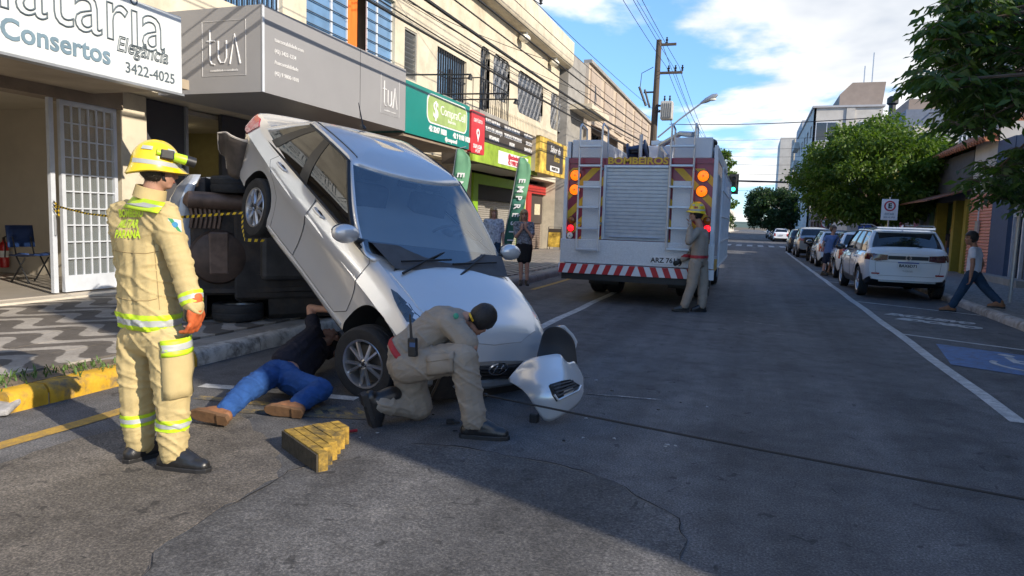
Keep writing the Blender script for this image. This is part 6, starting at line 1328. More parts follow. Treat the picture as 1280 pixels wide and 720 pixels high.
# motorcycle
mc = empty('motorcycle', (2.75, 36.2, 0), Matrix.Rotation(R(80), 3, 'Z')); tag(mc, 'black motorcycle parked between white hatchback and silver SUV', 'motorcycle')
for x in (0, -1.3): w_ = wheel(mc, (x, 0, .3), .3, .11, 0, 1)
mk('engine', MB().box((-.65, 0, .38), (.4, .26, .3)), M_under, mc, local=True, bevel=.04); mk('frame', MB().tube([(-1.3, .06, .3), (-.7, .06, .55), (-.2, 0, .85), (0, .05, .3)], .03, 6).tube([(-1.3, -.06, .3), (-.7, -.06, .55), (-.2, 0, .85), (0, -.05, .3)], .03, 6), M_bbar, mc, local=True)
mk('fuel_tank', MB().ell((-.45, 0, .82), (.28, .15, .14)), M_dpaint, mc, local=True, sm=True); mk('seat', MB().ell((-1.0, 0, .80), (.40, .14, .07)), M_blk, mc, local=True, sm=True); mk('handlebar', MB().tube([(-.3, .38, 1.02), (-.2, .2, 1.0), (-.15, 0, .95), (-.2, -.2, 1.0), (-.3, -.38, 1.02)], .016, 6), M_bbar, mc, local=True); mk('headlight', MB().ell((.02, 0, .92), (.09, .1, .1)), M_head, mc, local=True, sm=True); mk('mudguard', MB().tube([(-1.6, 0, .45), (-1.45, 0, .63), (-1.2, 0, .66)], .06, 6), M_blk, mc, local=True); mk('tail_box', MB().box((-1.45, 0, .95), (.35, .38, .3)), M_blk, mc, local=True, bevel=.05)
# ================================================================== fire truck
TYR = 12.6
def T(px, py, dy=0): p = AY(px, py, TYR); return V((p.x, TYR+dy, p.z))
x0, x1 = T(706, 250).x, T(894, 250).x; zt = T(800, 197).z; zm = T(780, 301).z; zl = T(780, 333).z; zb = T(780, 344).z
ft = empty('fire_truck', ((x0+x1)/2, TYR+2.4, 0)); tag(ft, 'white and maroon fire truck with rear ladders, roller shutter and BOMBEIROS lettering', 'fire truck')
M_maroon = mat('maroon_paint', (.27, .012, .04), .35, var=.06, coat=.4); M_fyel = mat('reflective_yellow', (.70, .42, .02), .4, var=.08); M_fwhite = mat('truck_white', (.62, .65, .68), .4, var=.06, scale=4); M_alu = mat('aluminium', (.55, .58, .62), .38, .6, var=.08, scale=8); M_tread = mat('tread_plate', (.60, .62, .64), .45, .35, var=.12, scale=60, bump=.6, bscale=70)
M_lampo = mat('lamp_orange', (1.0, .13, .003), .3, emit=.62, var=.3, scale=40); M_lampr = mat('lamp_red', (1.0, .012, .02), .3, emit=.6, var=.1); M_lampd = mat('lamp_amber_off', (.35, .10, .01), .2, var=.2)
mk('body', MB().bx(x0, x1, TYR+.05, TYR+4.9, zl, zt), M_maroon, ft, bevel=.03)
mk('cab', MB().prism([(x0+.05, TYR+5.0, .55), (x0+.05, TYR+6.9, .55), (x0+.05, TYR+7.0, 1.5), (x0+.05, TYR+6.6, 2.65), (x0+.05, TYR+5.0, 2.75)], (x1-x0-.1, 0, 0)), M_maroon, ft, bevel=.06)
mk('chassis', MB().bx(x0+.5, x1-.5, TYR+.3, TYR+6.6, .55, zl), M_blk, ft)
# lower white step panel with tread, chevron strip
mk('lower_panel', MB().bx(x0-.04, x1+.04, TYR-.06, TYR+.05, T(780, 331).z, zm), M_tread, ft, bevel=.01)
strip_z0, strip_z1 = zb, T(780, 332).z
mk('chevron_bar', MB().bx(x0-.05, x1+.05, TYR-.10, TYR+.05, strip_z0, strip_z1), M_fwhite, ft); nst = 26; xm = (x0+x1)/2
for i in range(nst):
    w_ = (x1-x0+.1)/nst
    if i % 2: continue
    a = x0-.05+i*w_; sk_ = .07 if a+w_/2 < xm else -.07
    mk('red_stripe', MB().prism([(max(x0-.05, a-sk_/2), TYR-.104, strip_z0), (min(x1+.05, a-sk_/2+w_), TYR-.104, strip_z0), (min(x1+.05, a+sk_/2+w_), TYR-.104, strip_z1), (max(x0-.05, a+sk_/2), TYR-.104, strip_z1)], (0, .004, 0)), M_lampd if False else mat('stripe_red', (.42, .02, .025), .4, var=.05), ft)
mk('under_bar', MB().bx(x0, x1, TYR-.05, TYR+.15, strip_z0-.12, strip_z0-.002), M_blk, ft); mk('mud_flap', MB().bx(x0+.25, x0+.85, TYR+1.2, TYR+1.23, .25, .7), M_blk, ft); mk('mud_flap', MB().bx(x1-.85, x1-.25, TYR+1.2, TYR+1.23, .25, .7), M_blk, ft)
# yellow diagonal stripes on the maroon uprights
sh0, sh1 = T(757, 250).x, T(834, 250).x; zs1 = T(795, 210).z; zs0 = T(795, 301).z
def diag(xa, xb, sgn, zs):
    for z in zs:
        h = .16; dz = (xb-xa)*1.0; pts = []
        pa = [(xa, z), (xa, z+h), (xb, z+h+sgn*dz), (xb, z+sgn*dz)]
        lo, hi = zs0, zs1+.0
        poly = pa
        for (zc, keep) in ((lo, 1), (hi, -1)):
            out_ = []
            for i in range(len(poly)):
                p, q = poly[i], poly[(i+1) % len(poly)]; ip = (p[1]-zc)*keep >= 0; iq = (q[1]-zc)*keep >= 0
                if ip: out_.append(p)
                if ip != iq: u = (zc-p[1])/(q[1]-p[1]); out_.append((p[0]+(q[0]-p[0])*u, zc))
            poly = out_
            if len(poly) < 3: break
        if len(poly) >= 3: mk('yellow_stripe', MB().prism([(x, TYR+.044, z_) for x, z_ in poly], (0, .004, 0)), M_fyel, ft)
diag(x0+.04, sh0-.04, 1, [zs0-.75+i*.36 for i in range(7)]); diag(sh1+.04, x1-.04, -1, [zs0-.1+i*.36 for i in range(7)])
# shutter
mk('shutter_frame', MB().bx(sh0-.05, sh0, TYR-.03, TYR+.05, zs0, zs1+.05).bx(sh1, sh1+.05, TYR-.03, TYR+.05, zs0, zs1+.05).bx(sh0, sh1, TYR-.03, TYR+.05, zs1, zs1+.05), M_alu, ft, bevel=.008)
sh = MB(); ns = 20; st = (zs1-zs0)/ns
for i in range(ns): z = zs0+i*st; sh.add([(sh0, TYR+.02, z), (sh1, TYR+.02, z), (sh1, TYR+.010, z+st*.12), (sh0, TYR+.010, z+st*.12), (sh1, TYR+.006, z+st*.88), (sh0, TYR+.006, z+st*.88), (sh1, TYR+.02, z+st), (sh0, TYR+.02, z+st)], [(0, 1, 2, 3), (3, 2, 4, 5), (5, 4, 6, 7)])
mk('roller_shutter', sh, M_alu, ft, fix=False); mk('shutter_handle', MB().tube([(sh0+.1, TYR-.03, zs0+.06), (sh1-.1, TYR-.03, zs0+.06)], .018, 6), M_metal, ft)
mk('name_band', MB().bx(sh0-.02, sh1+.02, TYR+.0, TYR+.05, zs1+.055, zt-.01), M_maroon, ft); text('BOMBEIROS', .165, (V(((sh0+sh1)/2, TYR-.006, (zs1+.05+zt)/2+.005)), V((1, 0, 0)), V((0, 0, 1))), M_fyel, parent=ft, bold=.006, sx=1.22)
mk('top_panel', MB().bx(x0+.02, sh0-.06, TYR+.02, TYR+.05, zt-.10, zt-.01), M_maroon, ft); mk('top_panel', MB().bx(sh1+.06, x1-.02, TYR+.02, TYR+.05, zt-.10, zt-.01), M_maroon, ft)
mk('corner_edge', MB().bx(x0-.015, x0+.05, TYR-.02, TYR+.06, zm, zt), M_fwhite, ft); mk('corner_edge', MB().bx(x1-.05, x1+.015, TYR-.02, TYR+.06, zm, zt), M_fwhite, ft)
# ladders
def ladder(xa, xb, nm):
    a, b = T(xa, 250).x, T(xb, 250).x; z0, z1 = T(xa, 313).z, T(xa, 160).z; ld = mk('ladder_rail', MB().tube([(a, TYR-.16, z0), (a, TYR-.16, z1), (a, TYR-.05, z1+.06), (a, TYR+.35, z1+.02), (a, TYR+.4, zt)], .018, 8), M_alu, ft, sm=True); mk('ladder_rail', MB().tube([(b, TYR-.16, z0), (b, TYR-.16, z1), (b, TYR-.05, z1+.06), (b, TYR+.35, z1+.02), (b, TYR+.4, zt)], .018, 8), M_alu, ft, sm=True)
    for py in (184, 208, 234, 259, 285, 311):
        z = T(xa, py).z; mk('ladder_rung', MB().bx(a, b, TYR-.21, TYR-.12, z-.02, z+.018), M_alu, ft, bevel=.006)
    for z in (zm+.3, zt-.2): mk('ladder_bracket', MB().bx(a-.01, a+.01, TYR-.16, TYR+.05, z-.02, z+.02).bx(b-.01, b+.01, TYR-.16, TYR+.05, z-.02, z+.02), M_alu, ft)
    mk('tread_panel', MB().bx(a+.05, b-.04, TYR+.0, TYR+.045, zm, T(xa, 226).z), M_tread, ft)
ladder(725, 752, 'l'); ladder(837, 866, 'r')
def lamp(px, py, r, ma):
    p = T(px, py); o = mk('lamp', MB().lathe([(0, .03), (r*.5, .03), (r*.9, .02), (r, 0), (r, -.03)], (p.x, TYR+.02, p.z), (0, -1, 0), 20), ma, ft, sm=True); mk('lamp_bezel', MB().lathe([(r, 0), (r*1.12, 0), (r*1.12, .02), (r, .02)], (p.x, TYR+.045, p.z), (0, -1, 0), 20), M_blk, o); mk('lamp_boss', MB().disc((p.x, TYR-.012, p.z), (0, -1, 0), r*.13, 10), M_blk, o)
for px, py, r, ma_ in ((719, 219, .095, M_lampo), (718, 237, .095, M_lampo), (714, 275, .065, M_lampd), (713, 285, .062, M_lampr), (712, 294, .06, M_bulb), (879, 220, .095, M_lampo), (877, 239, .095, M_lampo), (884, 276, .065, M_lampd), (884, 286, .062, M_lampr)): lamp(px, py, r, ma_)
pp = T(832, 325); npl = mk('number_plate', MB().bx(pp.x-.21, pp.x+.21, TYR-.08, TYR-.062, pp.z-.075, pp.z+.075), M_plate, ft, bevel=.004); text('ARZ 7613', .12, (V((pp.x, TYR-.083, pp.z-.01)), V((1, 0, 0)), V((0, 0, 1))), M_sig, parent=npl, ext=.001, bold=.003)
# roof gear
mk('roof_locker', MB().bx(x0+.08, x0+.65, TYR+.1, TYR+3.2, zt, zt+.33), M_tread, ft, bevel=.015); mk('roof_locker', MB().bx(x1-.75, x1-.1, TYR+.1, TYR+3.2, zt, zt+.36), M_fwhite, ft, bevel=.015); mk('side_coaming', MB().bx(x1-.06, x1, TYR+.08, TYR+4.8, zt, zt+.22), M_fwhite, ft); mk('side_coaming', MB().bx(x0, x0+.06, TYR+.08, TYR+4.8, zt, zt+.3), M_fwhite, ft)
p = T(787, 191); mk('hose_reel', MB().lathe([(.10, -.2), (.19, -.18), (.19, -.15), (.12, -.14), (.12, .14), (.19, .15), (.19, .18), (.10, .2)], (p.x, TYR+.9, zt+.2), (1, 0, .2), 20), mat('reel_blue', (.035, .06, .12), .5), ft, sm=True); mk('hose', MB().tube([V((p.x+.17*math.cos(q)*1, TYR+.9+.15*math.sin(q), zt+.2+.03*math.cos(q*.3))) for q in np.linspace(0, 20, 60)], .03, 6), M_blk, ft)
p = T(795, 170); mk('roof_post', MB().tube([(p.x, TYR+.6, zt), (p.x, TYR+.6, p.z+.1)], .035, 8), M_alu, ft); mk('monitor', MB().tube([(p.x+.3, TYR+1.2, zt), (p.x+.3, TYR+1.2, zt+.35), (p.x+.7, TYR+.7, zt+.5), (p.x+.95, TYR+.5, zt+.45)], [.07, .06, .05, .06], 8).box((p.x+.6, TYR+1.3, zt+.4), (1.0, .1, .08)), M_alu, ft, sm=True); mk('roof_ladder', MB().tube([(p.x+.55, TYR+.2, zt+.05), (p.x+.15, TYR+1.8, zt+.5)], .03, 6).tube([(p.x+.85, TYR+.2, zt+.05), (p.x+.5, TYR+1.8, zt+.5)], .03, 6), M_alu, ft)
p = T(889, 176); mk('work_light', MB().ell((p.x, TYR+.4, p.z), (.09, .1, .08)).tube([(p.x, TYR+.4, p.z-.08), (p.x, TYR+.4, zt+.3)], .02, 6), M_blk, ft, sm=True); mk('beacon', MB().lathe([(.1, 0), (.1, .15), (.06, .22), (0, .23)], (x1-.3, TYR+3.5, zt+.36)), mat('beacon', (.5, .05, .05), .2), ft, sm=True)
mk('hatch_box', MB().bx(sh0+.1, sh0+.9, TYR+2.2, TYR+4.4, zt, zt+.45), M_fwhite, ft, bevel=.02)
# right side: shutters behind a white lattice rack
for i in range(3): mk('side_shutter', MB().bx(x1-.01, x1+.012, TYR+.4+i*1.5, TYR+1.8+i*1.5, .9, zt-.25), M_alu, ft)
lt_ = MB()
for k in range(7): y = TYR+.15+k*.70; lt_.tube([(x1+.10, y, .75), (x1+.10, y, zt-.15)], .02, 6); lt_.tube([(x1+.10, y, .8), (x1+.10, y+.6, zt-.2)], .016, 5)
for z in (.78, 1.2, 1.65, 2.1, zt-.17): lt_.tube([(x1+.10, TYR+.12, z), (x1+.10, TYR+4.85, z)], .02, 6)
mk('side_rack', lt_, M_fwhite, ft); mk('rack_bracket', MB().bx(x1, x1+.1, TYR+.2, TYR+.26, .9, .95).bx(x1, x1+.1, TYR+3, TYR+3.06, 2, 2.06), M_fwhite, ft); mk('side_stripe', MB().bx(x1-.005, x1+.008, TYR+.05, TYR+4.9, .62, .85), M_fyel, ft)
for y in (TYR+2.2, TYR+5.9):
    for s_ in (-1, 1):
        xw = (x0+.28) if s_ < 0 else (x1-.28)
        w_ = mk('wheel', MB().lathe([(.30, -.14), (.44, -.15), (.48, -.11), (.485, 0), (.48, .11), (.44, .15), (.30, .14)], (xw, y, .485), (s_, 0, 0), 32), M_tyre, ft, sm=True); mk('rim', MB().lathe([(0, .02), (.12, .06), (.22, .02), (.30, .12), (.31, .14)], (xw, y, .485), (s_, 0, 0), 24), M_wbar, w_, sm=True)
        if y < TYR+4: w_ = mk('wheel', MB().lathe([(.30, -.14), (.44, -.15), (.48, -.11), (.485, 0), (.48, .11), (.44, .15), (.30, .14)], (xw-s_*.33, y, .485), (s_, 0, 0), 32), M_tyre, ft, sm=True)
mk('rear_axle', MB().tube([(x0+.3, TYR+2.2, .485), (x1-.3, TYR+2.2, .485)], .09, 8).ell((xm, TYR+2.2, .485), (.22, .2, .2)), M_under, ft); mk('tank_underside', MB().bx(x0+.3, x1-.3, TYR+.5, TYR+1.4, .38, .62), M_under, ft, bevel=.03)
# ================================================================== people
M_skin = mat('skin', (.42, .23, .16), .55, var=.12, scale=25, spec=.4); M_skin2 = mat('skin_tanned', (.30, .15, .095), .55, var=.12, scale=25, spec=.4); M_eye = mat('eye_dark', (.02, .015, .012), .2, var=0); M_lip = mat('lips', (.32, .12, .10), .5, var=0)
M_hair = mat('hair_dark', (.018, .014, .012), .55, var=.4, scale=60, bump=.5, bscale=120); M_blond = mat('hair_blond', (.36, .24, .12), .55, var=.4, scale=50, bump=.5, bscale=120)
def cloth(name, col, var=.10, sc=7, bump=.35, rough=.85): return mat(name, col, rough, var=var, scale=sc, bump=bump, bscale=240, spec=.25)
M_fire = cloth('fire_suit', (.52, .41, .20)); M_khaki = cloth('khaki_uniform', (.31, .265, .215)); M_jean = cloth('blue_denim', (.022, .075, .24), .25, 9); M_jeand = cloth('dark_denim', (.02, .045, .085), .25, 9); M_navyt = cloth('navy_shirt', (.018, .018, .028)); M_wshirt = cloth('white_shirt', (.66, .66, .72), .05); M_bshirt = cloth('blue_shirt', (.14, .20, .36)); M_short = cloth('navy_shorts', (.02, .025, .045)); M_skirt = cloth('black_skirt', (.014, .014, .015)); M_pattern = mat('patterned_blouse', (.17, .18, .20), .8, var=.95, scale=26); M_pattern2 = mat('pale_patterned_blouse', (.36, .38, .42), .8, var=.6, scale=22); M_dshirt = cloth('dark_shirt', (.03, .028, .035))
M_boot = mat('black_leather', (.016, .016, .017), .32, var=.2, scale=30, bump=.2, bscale=60, spec=.6); M_brownl = mat('brown_leather', (.22, .10, .045), .6, var=.25, scale=20); M_solec = mat('rubber_sole', (.14, .075, .035), .8, var=.25, scale=25); M_lime = mat('lime_reflective', (.50, .72, .02), .5, var=.08, scale=15); M_refl = mat('silver_reflective', (.42, .44, .43), .4, var=.08, scale=15); M_hely = mat('helmet_yellow', (.80, .56, .012), .28, var=.04, coat=.7); M_glove = mat('orange_glove', (.52, .11, .03), .7, var=.35, scale=22); M_redbelt = mat('red_belt', (.36, .02, .03), .6)
def blob(name, mb, ma, parent, vox=.010, it=6, amp=0.0, wsc=9.0, local=False, seed=0, fold=None):
    o = mk(name, mb, ma, parent, local=local)
    r_ = o.modifiers.new('r', 'REMESH'); r_.mode = 'VOXEL'; r_.voxel_size = vox; r_.adaptivity = 0
    s_ = o.modifiers.new('s', 'SMOOTH'); s_.factor = .55; s_.iterations = it
    bake(o); me = o.data
    if not me.materials: me.materials.append(ma)
    if amp:
        n = len(me.vertices); co = np.empty(n*3, np.float32); me.vertices.foreach_get('co', co); co = co.reshape(-1, 3); nr = np.empty(n*3, np.float32); me.vertices.foreach_get('normal', nr); nr = nr.reshape(-1, 3)
        for i in range(n):
            p = V(co[i].tolist()); q = noise.noise_vector(p*3.0+V((seed, 0, 0)))*.12
            s1_ = p.z+.45*(p.x+p.y)+q.z; a = noise.noise(V(((p.x+q.x)*wsc*.42, (p.y+q.y)*wsc*.42, s1_*wsc*1.25+seed))); b = noise.noise(V((p.x*wsc*.9, p.y*wsc*.9, (p.z-.5*p.x)*wsc*2.6+seed)))
            h = max(0, 1-abs(a)*6.5)*.95+max(0, 1-abs(b)*8)*.4-.3*abs(noise.noise(p*6))-.15
            co[i] += nr[i]*amp*h
        me.vertices.foreach_set('co', co.ravel())
    for p in me.polygons: p.use_smooth = True
    me.update(); return o
def basis(f, u):
    f = V(f).normalized(); u = (V(u)-f*V(u).dot(f)).normalized(); s_ = f.cross(u); return s_, f, u, Matrix((s_, f, u)).transposed()
def head(mb, c, f, u, k=1.0):
    s_, f, u, Rm = basis(f, u); c = V(c); P = lambda a, b, d: c+(s_*a+f*b+u*d)*k; S = lambda *r: tuple(q*k for q in r)
    mb.ell(P(0, -.012, .025), S(.074, .094, .098), Rm); mb.ell(P(0, .022, -.035), S(.062, .070, .083), Rm); mb.ell(P(0, .052, -.092), S(.036, .034, .026), Rm)
    mb.cap(P(0, .086, .008), P(0, .104, -.030), .010*k, .015*k); mb.ell(P(0, .072, .032), S(.055, .022, .014), Rm)
    for q in (-1, 1): mb.ell(P(q*.076, -.005, -.012), S(.012, .024, .033), Rm); mb.ell(P(q*.038, .062, -.025), S(.022, .02, .02), Rm)
    mb.ell(P(0, .083, -.066), S(.024, .012, .010), Rm)
    return P, Rm
def face_parts(par, P, Rm, k=1.0):
    for q in (-1, 1): mk('eye', MB().ell(P(q*.031, .083, .008), (.013*k, .007*k, .008*k), Rm, 10, 6), M_eye, par, sm=True); mk('eyebrow', MB().ell(P(q*.032, .089, .030), (.020*k, .006*k, .005*k), Rm, 8, 5), M_hair, par, sm=True)
    mk('mouth', MB().ell(P(0, .093, -.066), (.022*k, .006*k, .007*k), Rm, 10, 5), M_lip, par, sm=True)
def hair(par, c, f, u, ma, k=1.0, back=-.07, front=.055, long=0, seed=0):
    s_, f, u, Rm = basis(f, u); c = V(c); mb = MB(); r = (.084, .104, .108); n, m_ = 26, 18; vs = []; keep = []
    tmp = MB(); tmp.ell((0, -.012, .03), r, None, n, m_); out_ = []
    for fc in tmp.f:
        q = sum((V(tmp.v[i]) for i in fc), V())/len(fc)
        if q.y > .035 and q.z < front: continue
        if q.z < back+(.06 if q.y > 0 else 0): continue
        out_.append(fc)
    ids = sorted({i for fc in out_ for i in fc}); mp_ = {i: j for j, i in enumerate(ids)}
    P = []
    for i in ids:
        v = V(tmp.v[i]); v = v*(1+.05*noise.noise(v*30+V((seed, 0, 0)))); P.append(c+Rm @ (v*k))
    fs_ = [tuple(mp_[i] for i in fc) for fc in out_]; rh = random.Random(seed+5); st = MB()
    for fc in fs_:
        ctr = sum((P[i] for i in fc), V())/len(fc); nrm_ = (ctr-(c+u*.02*k)).normalized()
        for _ in range(7):
            a_ = P[fc[0]].lerp(P[fc[1 % len(fc)]], rh.random()).lerp(P[fc[-1]].lerp(P[fc[-2]], rh.random()), rh.random()); t1_ = nrm_.orthogonal().normalized()*rh.uniform(-1, 1)+nrm_.cross(nrm_.orthogonal()).normalized()*rh.uniform(-1, 1)
            e_ = a_+nrm_*rh.uniform(.008, .020)*k-u*rh.uniform(.0, .02)*k+t1_*.010*k; w__ = t1_.cross(nrm_).normalized()*.0022*k if t1_.length > .01 else V((.001, 0, 0)); st.add([a_-w__, a_+w__, e_], [(0, 1, 2)])
    o = mk('hair', (P, fs_), ma, par, sm=True, fix=True); mk('hair_strands', st, ma, o, fix=False)['kind'] = 'stuff'; o.modifiers.new('s', 'SOLIDIFY').thickness = -.012
    if long:
        h = MB()
        for a in np.linspace(-100, 100, 11):
            d = (s_*math.sin(R(a))-f*math.cos(R(a)))*k; p0 = c+d*.075+u*.05*k; h.cap(p0, c+d*.085-u*(.10+long)*k+f*.01, .028*k, .018*k)
        blob('long_hair', h, ma, o, .012, 3, .004, 40)
    return o
def hand(mb, w, d, n, k=1.0, curl=.5, thumb=1):
    w = V(w); d = V(d).normalized(); n = (V(n)-d*V(n).dot(d)).normalized(); l = d.cross(n); Rm = Matrix((l, d, n)).transposed()
    mb.ell(w+d*.045*k, (.041*k, .055*k, .018*k), Rm)
    for i, (o, ln) in enumerate(((-.031, .058), (-.011, .070), (.010, .074), (.031, .066))):
        b = w+d*.088*k+l*o*k; m_ = b+(d*math.cos(curl*.8)+n*math.sin(curl*.8))*ln*.5*k; e = m_+(d*math.cos(curl*1.9)+n*math.sin(curl*1.9))*ln*.5*k
        mb.cap(b, m_, .0095*k, .0088*k, 8); mb.cap(m_, e, .0088*k, .0075*k, 8)
    b = w+d*.025*k+l*thumb*.036*k; m_ = b+(d*.7+l*thumb*.6+n*.25).normalized()*.038*k; mb.cap(b, m_, .012*k, .0105*k, 8); mb.cap(m_, m_+(d*.9+l*thumb*.1+n*.4).normalized()*.032*k, .0105*k, .0085*k, 8)
def shoe(par, an, toe, ma, sole, k=1.0, boot=.0, name='boot', up=None, amp=.0, heel=.07):
    an, toe = V(an), V(toe); d = toe-an; u = V(up) if up is not None else V((0, 0, 1)); d = (d-u*d.dot(u)); L_ = d.length; d.normalize(); s_ = d.cross(u)
    zb = toe.dot(u) if up is not None else 0
    base = an-u*(heel*k); P = lambda a, b, c: base+d*a*k+s_*b*k+u*c*k
    mb = MB(); mb.cap(P(-.045, 0, .045), P(.06, 0, .050), .045*k, .046*k); mb.cap(P(.06, 0, .046), P(.165, .004, .034), .046*k, .036*k); mb.cap(P(.05, 0, .075), P(.10, 0, .055), .045*k, .04*k); mb.cap(P(-.01, 0, .06), P(-.01, 0, .10), .05*k, .05*k)
    if boot: mb.cap(P(-.005, 0, .08), P(-.005, 0, .08+boot), .058*k, .062*k)
    b = blob(name, mb, ma, par, .008*k, 4)
    out_ = [(-.095, 0), (-.08, .035), (0, .04), (.08, .046), (.15, .045), (.195, .028), (.207, 0), (.195, -.026), (.15, -.042), (.08, -.042), (0, -.037), (-.08, -.034)]
    so = MB(); so.prism([P(x, y, -.002) for x, y in out_], u*.028*k); mk('sole', so, sole, b, bevel=.004)
    hb = MB(); hb.prism([P(x, y, -.012) for x, y in ((-.093, 0), (-.08, .035), (-.01, .038), (-.01, -.036), (-.08, -.034))], u*.012*k); mk('heel', hb, sole, b)
    if boot:
        lc = MB()
        for i in range(6): q = P(.055-.008*i, 0, .10+.024*i) if i else P(.085, 0, .092); lc.tube([q-s_*.028*k, q+d*.012*k, q+s_*.028*k], .0035*k, 5)
        mk('laces', lc, M_blk, b)
    return b
def band(src, p, n, hw, mats, parent, test=None, off=.004, name='reflective_band'):
    p, n = V(p), V(n).normalized(); loc = V(root_loc(src)); pl_ = p-loc
    for i, (ma, h) in enumerate(mats):
        b = bmesh.new(); b.from_mesh(src.data)
        if test:
            dl_ = [f for f in b.faces if not test(f.calc_center_median()+loc)]; bmesh.ops.delete(b, geom=dl_, context='FACES')
        for sg in (-1, 1): bmesh.ops.bisect_plane(b, geom=b.verts[:]+b.edges[:]+b.faces[:], plane_co=pl_+n*sg*hw*h, plane_no=n*sg, clear_outer=True)
        b.normal_update()
        for v in b.verts: v.co += v.normal*(off+i*.002)
        me = bpy.data.meshes.new(name); b.to_mesh(me); b.free(); me.materials.clear(); me.materials.append(ma)
        for f in me.polygons: f.use_smooth = True
        o = bpy.data.objects.new(name if i == 0 else 'silver_stripe', me); COL.objects.link(o); o.parent = parent
        if i == 0: first = o; parent = o
    return first
LIME2 = ((M_lime, 1.0), (M_refl, .38))
def text_on(src, s, size, og, rt, up, ma, parent, depth_dir, bold=.0, sx=1.0, name='lettering', off=.005):
    o = text(s, size, (og, rt, up), ma, name, None, 0.0, local=True, bold=bold, sx=sx)
    if o is None: return
    b = bmesh.new(); b.from_mesh(src.data); loc = V(root_loc(src)); bv = BVHTree.FromBMesh(b); d = V(depth_dir).normalized()
    rt_, up_ = V(rt).normalized(), V(up).normalized(); smp = []
    for v in o.data.vertices:
        q = v.co-loc; h = bv.ray_cast(q-d*.5, d)[0]
        if h: smp.append(((q-(og-loc)).dot(rt_), (q-(og-loc)).dot(up_), (h-q).dot(d)))
    A_ = np.array([[1, a, b_, a*a, a*b_] for a, b_, _ in smp]); y_ = np.array([s_[2] for s_ in smp]); cf = np.linalg.lstsq(A_, y_, rcond=None)[0]; mr = float(np.min(y_-A_ @ cf))
    for v in o.data.vertices:
        q = v.co-loc; a, b_ = (q-(og-loc)).dot(rt_), (q-(og-loc)).dot(up_); v.co = q+d*(float(cf @ np.array([1, a, b_, a*a, a*b_]))+mr*.7-off)
    b.free(); o.parent = parent; return o
def helmet(par, c, f, u, num, k=1.0, torch=True):
    s_, f, u, Rm = basis(f, u); c = V(c); P = lambda a, b, d: c+(s_*a+f*b+u*d)*k
    rows = []; n = 36
    for t in np.linspace(0, 1, 12):
        a = R(90*t); row = []
        for j in range(n):
            b = 2*math.pi*j/n; r = math.sin(a); y = math.cos(b); x = math.sin(b)
            cr = 1+.05*math.exp(-(x*6)**2)*(1-t*.4); z = math.cos(a)*.150*cr
            r2 = r**.88; row.append(P(x*.122*r2, (y*.146-.005)*r2, z))
        rows.append(row)
    for e, dz in ((.004, -.015), (.012, -.034), (.018, -.042), (.012, -.045)):
        row = []
        for j in range(n):
            b = 2*math.pi*j/n; x = math.sin(b); y = math.cos(b); fr_ = max(0, y)**3; bk = max(0, -y)**2; row.append(P(x*(.122+e*.8), y*(.146+e*(.7+2.4*fr_+.8*bk))-.005, dz*(1+.9*bk)+.012*fr_))
        rows.append(row)
    hm = mk('helmet', MB().grid(rows, closed=True), M_hely, par, sm=True, ang=60, fix=False); hm.modifiers.new('s', 'SOLIDIFY').thickness = -.006
    for sg in (-1, 1):
        g1 = MB(); rr = []
        for q in np.linspace(20, 160, 12):
            b = R(q)*sg; x = math.sin(b); y = math.cos(b); rr.append([P(x*.1335, y*.1575-.005, -.010), P(x*.1325, y*.1565-.005, .018)])
        g1.grid(rr); mk('reflective_strip', g1, M_refl, hm, sm=True, fix=False)
        for (a0, a1) in ((45, 70), (110, 140)):
            g1 = MB(); rr = []
            for q in np.linspace(a0, a1, 6):
                b = R(q)*sg; x = math.sin(b); y = math.cos(b); rr.append([P(x*.119, y*.141-.005, .084), P(x*.108, y*.128-.005, .108)])
            g1.grid(rr); mk('reflective_strip', g1, M_refl, hm, sm=True, fix=False)
        if torch and sg == torch:
            t0, t1 = P(sg*.125, -.03, .075), P(sg*.115, .15, .050); mk('torch', MB().tube([t0, t0.lerp(t1, .55), t0.lerp(t1, .62), t1], [.018, .018, .026, .028], 12), mat('torch_lime', (.45, .72, .03), .4), hm, sm=True); mk('torch_head', MB().tube([t1, t1+(t1-t0).normalized()*.05], [.029, .03], 12), M_blk, hm, sm=True); mk('torch_clip', MB().box(t0.lerp(t1, .35), (.05, .07, .05), Rm), M_blk, hm, bevel=.006)
    if num:
        for sg in (-1, 1):
            b = R(80)*sg; og = P(math.sin(b)*.134, math.cos(b)*.14, .052); text(num, .052*k, (og, -f*(-1)*(-sg) if False else f*sg*(-1)*(-1), u), M_rink, parent=hm, ext=.004, bold=.002)
    mk('chin_strap', MB().tube([P(.085, .02, .0), P(.078, .035, -.09), P(.03, .075, -.125), P(-.03, .075, -.125), P(-.078, .035, -.09), P(-.085, .02, 0)], .008, 6).tube([P(.08, -.03, 0), P(.078, .02, -.075)], .008, 6).tube([P(-.08, -.03, 0), P(-.078, .02, -.075)], .008, 6), M_blk, hm)
    mk('neck_flap', MB().grid([[P(.098*math.sin(R(a)), -.115*math.cos(R(a)), z) for a in range(-75, 76, 15)] for z in (-.01, -.06)]), M_blk, hm, sm=True, fix=False)
    return hm
def mid(a, b, t=.5): return V(a).lerp(V(b), t)
def limbs(mb, pts, rad):
    for (a, b), (r0, r1) in zip(zip(pts[:-1], pts[1:]), zip(rad[:-1], rad[1:])): mb.cap(a, b, r0, r1)
